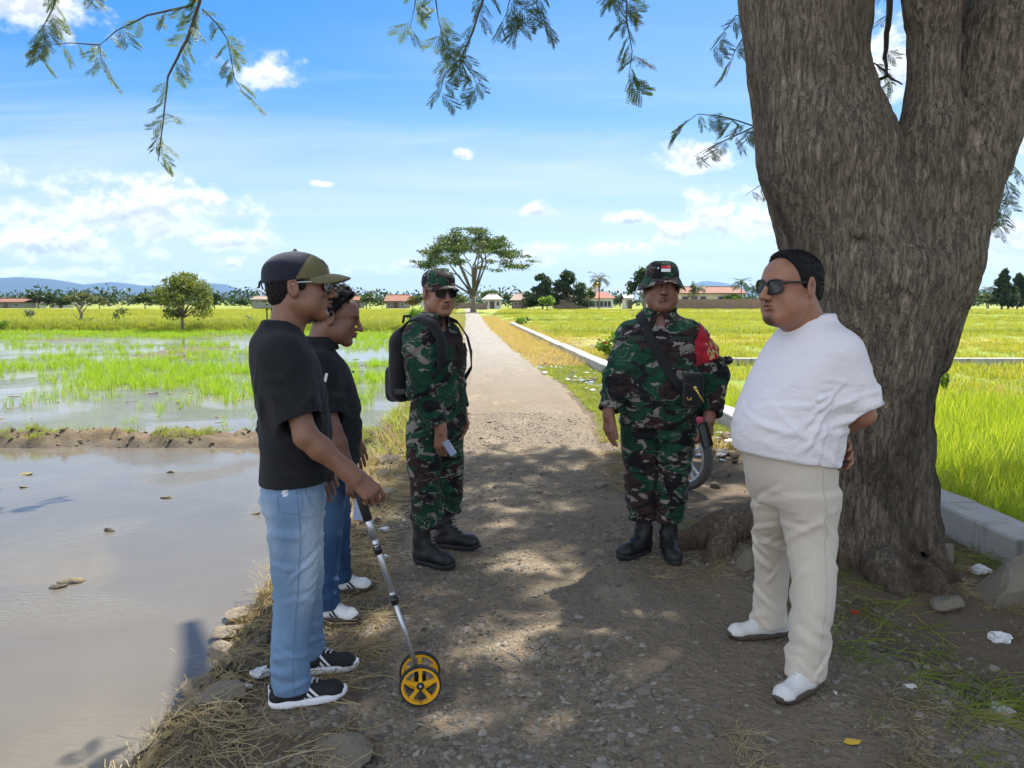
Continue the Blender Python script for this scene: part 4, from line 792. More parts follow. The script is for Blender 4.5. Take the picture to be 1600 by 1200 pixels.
cloth('olive_cloth', (.115, .105, .045), (.165, .150, .07), wr=.2)
cloth('navy_mesh', (.010, .012, .022), (.022, .025, .042), wr=.15, wv=500)
cloth('red_cloth', (.36, .012, .025), (.45, .022, .035), wr=.3)
cloth('grey_sock', (.012, .012, .013), (.03, .03, .03), wr=.4)
def denim(name, dark, mid, pale, k=.5):
    @mat(name)
    def _(t):
        p = t.coord(); z = t.sepx(p, 2); n = t.noise(6, 6, .65, .6, t.vmap(p, (1, 1, .55))); f = t.noise(260, 3, .7, 0, t.vmap(p, (1, 1, .12))); w = t.noise(14, 5, .6, .9, p)
        fade = t.attr('col'); fr = t.sepx(fade, 0)
        c = t.mix(t.sstep(n, .34, .66), mid, dark); c = t.mix(t.m('MULTIPLY', t.sstep(t.m('ADD', fr, t.m('MULTIPLY', t.m('SUBTRACT', n, .5), .9)), .25, .85), k), c, pale)
        c = t.mix(t.m('MULTIPLY', f, .4), c, tuple(x*.72 for x in mid)); c = t.mix(t.sstep(t.sepx(fade, 1), .3, .7), c, (.72, .74, .74)); c = t.mix(t.sstep(t.sepx(fade, 2), .35, .7), c, tuple(x*.45 for x in dark))
        t.out(t.bsdf(color=c, rough=.88, spec=.2, normal=t.bump(t.m('ADD', w, t.m('MULTIPLY', f, .15)), .5, .012)))
denim('faded_denim', (.075, .145, .26), (.165, .265, .40), (.46, .54, .62), 1.0)
denim('dark_denim', (.018, .045, .105), (.035, .08, .165), (.10, .17, .27), .7)
@mat('camouflage')
def _(t):
    p = t.coord(); wob = t.noise(7, 3, .55, 0, p, col=True); q = t.vm('ADD', p, t.vm('MULTIPLY', t.vm('SUBTRACT', wob, (.5, .5, .5)), (.10, .10, .06)))
    def layer(sc, loc, s3=(1, 1, 1.35), rot=(0, 0, 0), d=.9): return t.noise(sc, 2.2, .45, d, t.vmap(q, s3, rot, loc))
    br = layer(4.6, (3.1, .7, 5.2)); bl = layer(6.2, (9.1, 4.4, 1.2), (1, 1, 1.9), (0, .5, .3)); kh = layer(6.6, (1.7, 8.2, 3.3), (1, 1, 1.7), (.3, -.6, .2)); gr = layer(3.6, (.2, 2.2, 7.7))
    c = t.mix(t.sstep(gr, .46, .52), (.007, .046, .024), (.012, .063, .034))
    c = t.mix(t.sstep(br, .52, .527), c, (.036, .019, .019))
    khb = t.sstep(kh, .605, .613)
    edge = t.m('MULTIPLY', t.sstep(t.m('ABSOLUTE', t.m('SUBTRACT', br, .508)), .012, .008), t.sstep(bl, .46, .50))     # pale strokes along the brown patches
    st = t.noise(5, 2, .4, 1.6, t.vmap(q, (1, 1, 2.2), (.5, .4, .9), (6.6, 1.9, .3))); stk = t.m('MULTIPLY', t.sstep(t.m('ABSOLUTE', t.m('SUBTRACT', st, .5)), .012, .008), t.sstep(gr, .50, .54))
    c = t.mix(t.m('MAXIMUM', khb, t.m('MULTIPLY', t.m('MAXIMUM', edge, stk), .95)), c, (.245, .215, .185))
    c = t.mix(t.sstep(bl, .585, .592), c, (.008, .008, .010))
    st2 = t.noise(6, 2, .4, 1.8, t.vmap(q, (1, 1, 2.0), (.9, -.4, .2), (2.6, 7.9, 5.3))); c = t.mix(t.m('MULTIPLY', t.sstep(t.m('ABSOLUTE', t.m('SUBTRACT', st2, .48)), .016, .011), t.sstep(br, .40, .44)), c, (.008, .008, .010))
    f = t.noise(900, 2, .6, 0, p); w = t.noise(12, 4, .6, .8, t.vmap(p, (1, 1, 1.4))); c = t.mix(t.m('MULTIPLY', f, .25), c, (.012, .012, .012))
    t.out(t.bsdf(color=c, rough=.86, spec=.2, sheen=.05, normal=t.bump(t.m('ADD', w, t.m('MULTIPLY', f, .08)), .5, .012)))
plain('black_leather', (.013, .0125, .0125), .50, .4, 45, .5, spec=.4); plain('black_rubber', (.014, .014, .014), .7, .3, 80, .2)
plain('black_plastic', (.010, .010, .011), .3, .2, 50); plain('dark_lens', (.006, .0075, .006), .08, .05, 5, spec=.28); plain('white_leather', (.72, .72, .71), .5, .05, 40, .15)
plain('white_foam', (.78, .78, .80), .6, .04, 30, .1); plain('gum_rubber', (.075, .052, .038), .65, .2, 60, .1); plain('lace_grey', (.55, .55, .53), .8, .1, 200, .3)
plain('black_mesh', (.010, .010, .011), .8, .4, 260, .4); plain('eye_white', (.55, .52, .49), .25, .05, 40); plain('dark_iris', (.012, .008, .006), .15, .1, 40)
plain('brass', (.62, .42, .10), .35, .15, 40, metal=.7); plain('blue_paper', (.30, .36, .52), .6, .05, 20); plain('white_print', (.75, .75, .75), .6, .04, 30)
plain('gold_print', (.50, .36, .15), .6, .15, 60); plain('dark_tape', (.016, .028, .016), .85, .2, 90); plain('flag_red', (.45, .016, .03), .7, .08, 60); plain('steel_wire', (.45, .45, .44), .35, .1, 60, metal=.8)
plain('denim_seam', (.10, .18, .30), .85, .3, 300); plain('white_seam', (.66, .64, .655), .9, .1, 300); plain('beige_seam', (.44, .395, .335), .9, .1, 300); plain('white_suede', (.60, .585, .55), .8, .08, 50, .2)

class Person:
    def __init__(s, name_label, base, yaw, H=1.68, skin=(.24, .118, .068)):
        s.yaw = yaw; s.base = Vector((base[0], base[1], 0)); s.e = empty('person', s.base, yaw); tag(s.e, name_label, 'person', 'people standing on the track')
        s.skin = np.array(skin); s.k = H/1.68; s.R = Matrix.Rotation(-yaw, 3, 'Z')
    def loc(s, p): return s.R @ (Vector(p)-s.base)                      # world -> person's frame
    def px(s, u, v, y): return s.loc(atd(u, v, y))
    def add(s, name, V, Q, m, col=None, parent=None): return mesh(name, V, Q, m, parent or s.e, col=col)
def Rz(a): return np.array(Matrix.Rotation(a, 3, 'Z'))
def Rx(a): return np.array(Matrix.Rotation(a, 3, 'X'))
def Ry(a): return np.array(Matrix.Rotation(a, 3, 'Y'))
def npv(*a): return np.array(a, float)
# ---- heads (frame: x = left, -y = forward, z up; origin at the middle of the head)
class Head:
    def __init__(s, c, turn=0, nod=0, tilt=0, k=1.0, wide=1.0, fat=0.0): s.c = np.array(c, float); s.R = Rz(turn) @ Ry(tilt) @ Rx(nod); s.k = k; s.w = wide; s.fat = fat
    def p(s, x, y, z): return s.c+s.R @ (npv(x*s.w, y, z)*s.k)
    def inv(s, V): return (((V-s.c) @ s.R)/s.k)/npv(s.w, 1, 1)
    def field(s, v, neck):
        k = s.k; R = s.R; w = s.w; f = s.fat
        E = lambda c, r, b=.02, op='add': v.ell(s.p(*c), npv(r[0]*w, r[1], r[2])*k, R, b*k, op)
        C = lambda a, b, ra, rb, bl=.012, op='add': v.cone(s.p(*a), s.p(*b), ra*k, rb*k, bl*k, op)
        E((0, .018, .030), (.073, .094, .083)); E((0, -.030, -.030), (.060, .062, .082), .03); E((0, -.055, .035), (.058, .040, .050), .03)
        for q in (-1, 1):
            C((q*.054, .012, -.052), (q*.020, -.070, -.094), .020+f*.5, .019, .03); E((q*.040, -.062, -.024), (.024, .024, .022), .02)
            E((q*.042, -.035, -.062), (.030+f, .040, .034+f), .03)
        C((-.012, -.076, -.096), (.012, -.076, -.096), .019, .019, .02)
        for q in (-1, 1): C((q*.012, -.091, .021), (q*.046, -.076, .022), .0085, .007, .014)               # brow
        for q in (-1, 1): E((q*.0315, -.097, .002), (.0185, .015, .0115), .010, 'sub')                       # eye socket
        for q in (-1, 1): E((q*.0315, -.0745, .003), (.0165, .0145, .0115), .004)                              # lids
        C((0, -.094, .012), (0, -.117, -.024), .0080, .0115, .009); E((0, -.122, -.030), (.0135, .0115, .0105), .006)
        for q in (-1, 1): E((q*.0145, -.107, -.033), (.0095, .013, .0088), .005)
        E((0, -.081, -.060), (.032, .020, .026), .012)
        for q in (-1, 1):
            C((0, -.1055, -.0535), (q*.022, -.092, -.0575), .0062, .0036, .004); C((0, -.1030, -.0670), (q*.021, -.091, -.0605), .0072, .0036, .004)
        C((-.020, -.1045, -.0602), (.020, -.1045, -.0602), .0028, .0028, .003, 'sub'); C((-.014, -.096, -.082), (.014, -.096, -.082), .007, .007, .01, 'sub')
        for q in (-1, 1):                                                                                      # ears
            eR = R @ Rz(q*.38) @ Rx(-.15); v.ell(s.p(q*.0800, .010, -.004), npv(.0105, .0215, .036)*k, eR, .006*k); v.ell(s.p(q*.089, .006, .000), npv(.0065, .012, .019)*k, eR, .004*k, 'sub'); v.ell(s.p(q*.0745, .004, -.030), npv(.006, .009, .010)*k, eR, .006*k)
        v.chain([s.p(0, .020, -.035), s.p(0, .030, -.085), neck], [.056*k+f*.6, .056*k+f*.8, .062*k+f], .03)
        if f > .003: v.ell(s.p(0, -.030, -.105), npv(.045+f, .045, .024)*k, R, .03*k)                         # full throat
    def paint(s, V, skin, beard=0.0, brows=True):
        L = s.inv(V); x, y, z = L.T; c = np.tile(skin, (len(V), 1)); ins = (np.abs(x) < .085) & (z > -.14) & (z < .14) & (np.abs(y) < .13)
        def blend(m, col): c[:] = c*(1-m[:, None])+np.array(col)*m[:, None]
        lip = np.exp(-((np.abs(x)/.021)**4))*np.exp(-((z+.0605)/.0085)**4)*(y < -.08); blend(lip*.7*ins, (.16, .062, .052))
        line = np.exp(-((np.abs(x)/.021)**6))*np.exp(-((z+.0602)/.0024)**2)*(y < -.08); blend(line*.75*ins, (.03, .012, .01))
        if brows: b = np.exp(-(((np.abs(x)-.032)/.021)**4))*np.exp(-((z-.0235+.25*np.abs(np.abs(x)-.03))/.0055)**2)*(y < -.06); blend(b*.85*ins, (.012, .009, .008))
        nos = np.exp(-(((np.abs(x)-.008)/.005)**2))*np.exp(-((z+.0405)/.004)**2)*(y < -.09); blend(nos*.7*ins, (.04, .018, .014))
        if beard:
            b = np.exp(-(x/.024)**4)*sst(-z, .083, .098)*(y < -.05)+.5*np.exp(-(np.abs(x)/.026)**4)*np.exp(-((z+.0465)/.0035)**2)*(y < -.085); blend(np.clip(b*beard, 0, 1)*ins, (.014, .011, .010))
        red = np.exp(-(((np.abs(x)-.04)/.02)**2+((z+.02)/.02)**2))*(y < -.03); blend(red*.15*ins, skin*npv(1.2, .9, .85)); return c
    def eyes(s, P):
        for q in (-1, 1):
            m = MB(); m.mi = 0; m.ball((0, 0, 0), .0118*s.k, 14, 9); m.mi = 1; m.ball((0, -.0060*s.k, 0), .0070*s.k, 12, 7)
            o = m.build('eye', ['eye_white', 'dark_iris'], P.e, True); o.location = s.p(q*.0315, -.0738, .0020); o.rotation_euler = Matrix(s.R).to_euler()
# ---- hands
def hand(v, wrist, d, back, thumb_q, curl=(.35, .4, .45, .5), k=1.0, spread=.05, thumb=(.5, .35), bend=(1, 1, .8), flare=0):
    """d = direction of the fingers, back = normal of the back of the hand, thumb_q = +1/-1: thumb on d x back side or the other"""
    d = np.array(d, float); d /= np.linalg.norm(d); b = np.array(back, float); b -= d*(b@d); b /= np.linalg.norm(b); t = np.cross(d, b)*thumb_q; w = np.array(wrist, float)
    off = [.030, .010, -.010, -.029]; ln = [(.040, .025, .021), (.045, .029, .022), (.041, .027, .022), (.032, .020, .019)]; kl = [.086, .090, .085, .076]; rr = [.0092, .0095, .0090, .0080]
    v.cone(w-d*.03*k, w+d*.012*k, .027*k, .026*k, .02*k, w=t, q=1.25)
    for i in range(4):
        kn = w+(d*kl[i]+t*off[i])*k; v.cone(w+(d*.012+t*off[i]*.55)*k, kn, .0145*k, .0115*k, .012*k)
        a = 0; p = kn; dd = d*math.cos(spread*(1.5-i))+t*math.sin(spread*(1.5-i))
        for j in range(3):
            a += curl[i]*bend[j]; dr = dd*math.cos(a)-b*math.sin(a); q = p+dr*ln[i][j]*k; r0 = rr[i]*(1-.07*j)*k; v.cone(p, q, r0, r0*.92, .0035*k); p = q
    v.cone(w+(d*.03+t*.018-b*.008)*k, w+(d*.07+t*.012-b*.010)*k, .017*k, .014*k, .015*k)
    p = w+(d*.022+t*.024-b*.004)*k; a0, a1 = thumb
    for j, (L, r) in enumerate(((.046, .0135), (.034, .0108), (.026, .0098))):
        ang = a0-.12*j; dr = d*math.cos(ang)+t*math.sin(ang)*math.cos(a1*(1+.3*j))-b*math.sin(ang)*math.sin(a1*(1+.3*j)); dr /= np.linalg.norm(dr); q = p+dr*L*k; v.cone(p, q, r*k, r*.9*k, .006*k if j else .012*k); p = q
def arm(v, sh, el, wr, k=1.0, fat=1.0):
    sh = np.array(sh)+npv(-math.copysign(.04, sh[0]), 0, -.012); v.cone(sh, el, .043*k*fat, .040*k*fat, .03); m = np.array(el)+(np.array(wr)-np.array(el))*.28; v.cone(el, m, .040*k*fat, .0405*k*fat, .02); v.cone(m, wr, .0405*k*fat, .026*k, .02)
# ---- cloth folds
def folds(V, N, a, b, r, n, amp, seed, t0=0., t1=1., wid=.014, tilt=.5):
    rg = random.Random(seed); a = np.array(a, float); b = np.array(b, float); ax = b-a; L = np.linalg.norm(ax); ax /= L; out = np.zeros(len(V))
    rel = V-a; tt = rel@ax; rp = rel-tt[:, None]*ax; rd = np.linalg.norm(rp, axis=1); near = (rd < r*2.2) & (tt > -r*1.2) & (tt < L+r*1.2); u = np.cross(ax, (0.3, .8, .1)); u /= np.linalg.norm(u); wv = np.cross(ax, u)
    th = np.arctan2(rp@wv, rp@u)
    for i in range(n):
        t = (t0+(t1-t0)*rg.random())*L; th0 = rg.uniform(-math.pi, math.pi); sp = rg.uniform(.5, 1.25); dth = (th-th0+math.pi) % (2*math.pi)-math.pi
        s = (tt-t)-rg.uniform(-tilt, tilt)*dth*r-.25*r*np.sin(dth*1.7+rg.random()*6)*tilt; w = wid*rg.uniform(.7, 1.4); env = np.exp(-(dth/sp)**4)*near
        out += amp*rg.uniform(.5, 1.1)*env*(np.exp(-(s/w)**2)-.7*np.exp(-((s-1.7*w)/(w*1.1))**2))
    return V+N*out[:, None]
def seam(P, V, Q, pts, m, name, r=.0018, n=14, off=.0006, parent=None):
    """a stitched line laid on a garment through the given points"""
    from mathutils.bvhtree import BVHTree
    key = id(Q)
    if key not in _BV: _BV[key] = (BVHTree.FromPolygons([tuple(p) for p in V], [tuple(int(i) for i in f) for f in Q]), Q)
    bv = _BV[key][0]; out = []
    for a, b in zip(pts[:-1], pts[1:]):
        for j in range(n): q = Vector(a).lerp(Vector(b), j/n); hit, nn, _, _ = bv.find_nearest(q); out.append(hit+nn*off)
    hit, nn, _, _ = bv.find_nearest(Vector(pts[-1])); out.append(hit+nn*off); b = MB(); b.tube(out, r, 5); return b.build(name, m, parent or P.e, True)
_BV = {}
def creases(V, N, segs):
    """single named creases: (p0, p1, width, height)"""
    out = np.zeros(len(V))
    for p0, p1, w, h in segs:
        p0 = np.array(p0, float); ba = np.array(p1, float)-p0; L = ba@ba; t = np.clip(((V-p0)@ba)/L, 0, 1); d = np.linalg.norm(V-p0-t[:, None]*ba, axis=1); out += h*np.exp(-(d/w)**2)*np.sin(np.pi*np.clip(t, .08, .92))**.5
    return V+N*out[:, None]
def wrink(V, N, amp=.004, sc=9, seed=1): return V+N*(amp*fbm(V*sc*np.array((1, 1, .7)), seed, 3))[:, None]
# ---- shoes: frame x = left, -y = toe, z up, origin under the ankle
def shoe_xf(P, pos, yaw): return np.array(P.loc(pos)), Rz(yaw)
def put(V, o, R): return V @ R.T+o
def sneaker(P, pos, yaw, upper, sole, stripe, lace, L=.285, label=None, three=True, heel=None, flat=False):
    """pos in the world (under the ankle), yaw relative to the person"""
    o, R = shoe_xf(P, pos, yaw); r = empty('shoe', o, yaw); r.parent = P.e
    hh = .030 if not flat else .026; a, t = .075, L-.075
    v = Vox((-.08, -t-.03, -.01), (.08, a+.03, .17), .0042)
    v.loft([(0, 0, -.07, .042, L/2-.006), (hh*.6, 0, -.07, .0455, L/2), (hh, 0, -.07, .0435, L/2-.004)], .003, p=2.6)
    for q in (-1, 1): v.ell((q*.075, -.065, hh*.5), (.028, .07, .05), None, .012, 'sub')
    V, Q = v.mesh(1); V[:, 2] += .012*sst(-V[:, 1], t*.72, t)**1.0; o_s = mesh('sole', V, Q, sole, r)
    v = Vox((-.08, -t-.03, -.01), (.08, a+.03, .17), .0042)
    v.chain([(0, .040, hh+.016), (0, -.03, hh+.018), (0, -t+.05, hh+.006)], [.033, .036, .028], .02, w=(1, 0, 0), q=1.18); v.cone((0, -t+.052, hh+.004), (0, -t+.036, hh-.002), .030, .025, .02, w=(1, 0, 0), q=1.35)
    v.chain([(0, .036, hh+.02), (0, .032, .095)], [.034, .036], .02); v.cone((0, -.012, hh+.060), (0, -.095, hh+.026), .025, .020, .025)
    v.plane((0, 0, .098), (0, .25, 1)); v.plane((0, 0, hh-.004), (0, 0, -1)); v.cone((0, .028, .12), (0, .024, .082), .034, .027, .004, 'sub')
    V, Q = v.mesh(1); mesh('upper', V, Q, upper, r)
    x0 = lambda y: np.interp(-y, [-.06, 0, .06, .12, .17], [.030, .0375, .0395, .0385, .032])
    if three:
        for q in (-1, 1):
            for i in range(3):
                m = MB(); y0 = -.024-.024*i; pts = []
                for j in range(7):
                    f = j/6; y = y0-.030*(1-f)*1+.018*f; z = hh+.004+f*.052; xx = float(x0(y))*(1-.42*f**2.2)+.0028; pts.append((xx*q, y, z))
                V = []; F = []
                for (x, y, z) in pts: V += [(x, y-.006, z), (x, y+.006, z)]
                F = [(2*j, 2*j+1, 2*j+3, 2*j+2) for j in range(6)]; m.add(V, F); m.build('stripe', stripe, r)
    m = MB()
    for i in range(5):
        y = -.034-.017*i; z = hh+.0765-.0075*i; m.tube([(-.024, y+.006, z-.012), (-.010, y, z+.003), (.010, y-.004, z+.003), (.024, y+.002, z-.012)], .0034, 6)
    for i in range(4):
        y = -.034-.017*i; z = hh+.0800-.0075*i; m.tube([(-.014, y+.004, z), (.014, y-.014, z-.007)], .003, 6)
    m.tube([(0, -.03, hh+.075), (.022, -.022, hh+.082), (.034, -.03, hh+.062)], .0028, 5); m.tube([(0, -.03, hh+.075), (-.022, -.026, hh+.080), (-.036, -.036, hh+.055)], .0028, 5)
    m.build('lace', lace, r, True)
    if heel:
        m = MB(); 
        for q in (-1, 1): m.add([(q*.0375, .012, hh+.014), (q*.030, .055, hh+.018), (q*.030, .054, hh+.046), (q*.0385, .008, hh+.034), (q*.040, -.012, hh+.024)], [(0, 1, 2, 3), (0, 3, 4)])
        m.box((-.020, .066, hh+.005), (.020, .0735, hh+.045)); m.build('heel_patch', heel, r)
    return r
def boot(P, pos, yaw, top=.24):
    o, R = shoe_xf(P, pos, yaw); r = empty('boot', o, yaw); r.parent = P.e; L = .29; t = L-.075
    v = Vox((-.08, -t-.03, -.01), (.08, .11, .06), .0045); v.loft([(0, 0, -.07, .046, L/2), (.022, 0, -.07, .048, L/2+.003), (.028, 0, -.07, .0455, L/2-.002)], .003, p=2.7)
    for q in (-1, 1): v.ell((q*.080, -.05, .01), (.030, .05, .05), None, .012, 'sub')
    V, Q = v.mesh(1); V[:, 2] += .014*sst(-V[:, 1], t*.72, t); mesh('sole', V, Q, 'black_rubber', r)
    v = Vox((-.09, -t-.03, 0), (.09, .12, top+.05), .005)
    v.chain([(0, .035, .052), (0, -.04, .056), (0, -t+.055, .050)], [.038, .041, .038], .02, w=(1, 0, 0), q=1.1); v.cone((0, -t+.055, .05), (0, -t+.036, .047), .041, .033, .02, w=(1, 0, 0), q=1.15)
    v.chain([(0, .03, .055), (0, .022, .14), (0, .018, top+.03)], [.043, .046, .054], .03); v.cone((0, -.02, .10), (0, -.075, .075), .036, .030, .03); v.plane((0, 0, .022), (0, 0, -1))
    V, Q = v.mesh(1); N = vnormals(V, Q); V = folds(V, N, (0, .02, .06), (0, .02, top), .05, 9, .004, int(pos[0]*100)); mesh('upper', V, Q, 'black_leather', r)
    m = MB()
    for i in range(8):
        z = .105+.018*i; y = -.068+.0042*i-(.012 if i == 0 else 0)-.004*max(0, 3-i); m.tube([(-.022, y+.010, z), (0, y-.006, z+.004), (.022, y+.010, z-.003)], .003, 5)
    m.build('lace', 'black_rubber', r, True); return r
def glasses(P, h, lens='dark_lens', frame='black_plastic', lw=.027, lh=.021, thick=.0026, name='sunglasses'):
    g = empty(name, h.p(0, 0, 0)); g.parent = P.e; g.rotation_euler = Matrix(h.R).to_euler(); k = h.k; w = h.w
    for q in (-1, 1):
        m = MB(); V = []; n = 20
        for ring, off in ((0, 0), (1, .0025)):
            for i in range(n):
                a = 2*math.pi*i/n; cx, cz = math.cos(a), math.sin(a); sx = math.copysign(abs(cx)**.75, cx)*lw; sz = math.copysign(abs(cz)**.75, cz)*lh*(1 if cz > 0 else 1.05); X = q*(.0335+sx*(.98))
                V.append((X*k*w, (-.1055+.42*max(0, abs(X)-.02)**1.0*.8+off)*k, (.003+sz)*k))
        F = [tuple(range(n)), tuple(reversed(range(n, 2*n)))]+[(i, (i+1) % n, n+(i+1) % n, n+i) for i in range(n)]; m.add(V, F); m.build('lens', lens, g)
        m = MB(); m.tube(V[:n]+[V[0]], thick*k, 5, False); m.build('rim', frame, g, True)
        m = MB(); m.tube([(q*.060*w*k, -.090*k, .014*k), (q*.0745*w*k, -.070*k, .015*k), (q*.080*w*k, .0*k, .013*k), (q*.079*w*k, .022*k, .0*k)], .0027*k, 6, True, 1.6); m.build('temple', frame, g, True)
    m = MB(); m.tube([(-.010*k, -.107*k, .010*k), (0, -.110*k, .013*k), (.010*k, -.107*k, .010*k)], .0022*k, 6); m.build('bridge', frame, g, True)
    return g
def strands(P, V, Q, h, n, L, seed, lift=.35, parent=None, w=.0011, down=(0, .5, -.6)):
    rs = np.random.RandomState(seed); N = vnormals(V, Q); i = rs.randint(0, len(V), n); p = V[i]; nn = N[i]; loc = h.inv(p); ok = loc[:, 2] > -.08; p, nn = p[ok], nn[ok]; m = len(p)
    d = np.tile(h.R @ np.array(down, float), (m, 1))+rs.randn(m, 3)*.45; d = d-nn*(d*nn).sum(1)[:, None]; d /= np.linalg.norm(d, axis=1)[:, None]; d = d+nn*lift*rs.uniform(.2, 1.2, m)[:, None]; s = np.cross(d, nn); s /= np.linalg.norm(s, axis=1)[:, None]; l = (L*rs.uniform(.5, 1.2, m))[:, None]
    W = np.stack([p-s*w-nn*.003, p+s*w-nn*.003, p+d*l*.55+s*w*.8, p+d*l-nn*l*.15], 1).reshape(-1, 3); o = mesh('hair_strands', W, np.arange(4*m).reshape(m, 4), 'hair', P.e, smooth=False); o['kind'] = 'stuff'
def bodymesh(P, v, h, beard=0., smooth=1, brows=True):
    V, Q = v.mesh(smooth); c = h.paint(V, P.skin, beard, brows); return P.add('body', V, Q, 'skin', c)
def vcat(*meshes):
    Vs, Qs, b = [], [], 0
    for V, Q in meshes: Vs.append(V); Qs.append(Q+b); b += len(V)
    return np.concatenate(Vs), np.concatenate(Qs)
def torso_skin(v, zs=1.0, rx=.15, ry=.09, top=1.40, cy=0.0):
    v.loft([(.95*zs, 0, cy, rx*.9, ry), (1.15*zs, 0, cy, rx, ry), (1.28*zs, 0, cy+.01, rx*1.05, ry*.95), (top-.03, 0, cy+.015, rx*.6, ry*.7)], .03)
def hairmesh(P, h, cuts, grow=.007, amp=.004, sc=60, extra=None, name='hair', smooth=0, hh=.0042, subs=(), st=None):
    e = .16*h.k; v = Vox(h.c-e, h.c+e, hh); k = h.k
    v.ell(h.p(0, .018, .030), (npv(.073*h.w, .094, .083)+grow)*k, h.R, .01); v.ell(h.p(0, .052, -.030), (npv(.058*h.w, .052, .060)+grow*.8)*k, h.R, .03)
    if extra: extra(v)
    for c, r in subs: v.ell(h.p(*c), npv(r[0]*h.w, r[1], r[2])*k, h.R, .006, 'sub')
    for p, n, b in cuts: v.plane(h.p(*p), h.R @ npv(*n), b)
    V, Q = v.mesh(1); N = vnormals(V, Q); L = h.inv(V); V = V+N*(amp*fbm(L*npv(1, 1, .45)*sc, 5, 3))[:, None]; strands(P, V, Q, h, *(st or (2200, .013, 3))); return P.add(name, V, Q, 'hair')
def shell_visor(h, r0, r1, ang, z0, droop, curve, th=.003, n=25, m=8, yc=-.01, rx=.082, ry=.098):
    V = []; F = []
    for s in (0, 1):
        for i in range(n):
            a = -ang+2*ang*i/(n-1)
            for j in range(m):
                f = j/(m-1); e = r0+(r1-r0)*f*math.cos(a*math.pi/2/ang*.98)**.55 if abs(a) < ang*.999 else r0
                x = math.sin(a)*(rx+e*.55); y = yc-math.cos(a)*(ry)-e*math.cos(a*.6); z = z0-droop*f*f-curve*(x/.08)**2-th*s
                V.append(h.p(x/h.w if False else x, y, z))
    g = lambda s, i, j: s*n*m+i*m+j
    for i in range(n-1):
        for j in range(m-1): F += [(g(0, i, j), g(0, i, j+1), g(0, i+1, j+1), g(0, i+1, j)), (g(1, i, j), g(1, i+1, j), g(1, i+1, j+1), g(1, i, j+1))]
        F += [(g(0, i, m-1), g(1, i, m-1), g(1, i+1, m-1), g(0, i+1, m-1)), (g(0, i, 0), g(0, i+1, 0), g(1, i+1, 0), g(1, i, 0))]
    return V, F
def sleeve(v, sh, el, wr, r0, r1, r2, k=.03, cut=None, full=True):
    v.cone(sh, el, r0, r1, k)
    if full: v.cone(el, wr, r1, r2, k)
def to(a, b, f): return np.array(a)+(np.array(b)-np.array(a))*f
def legs_field(v, legs, k=.03):
    for secs in legs: v.loft(secs, k, p=2.2)
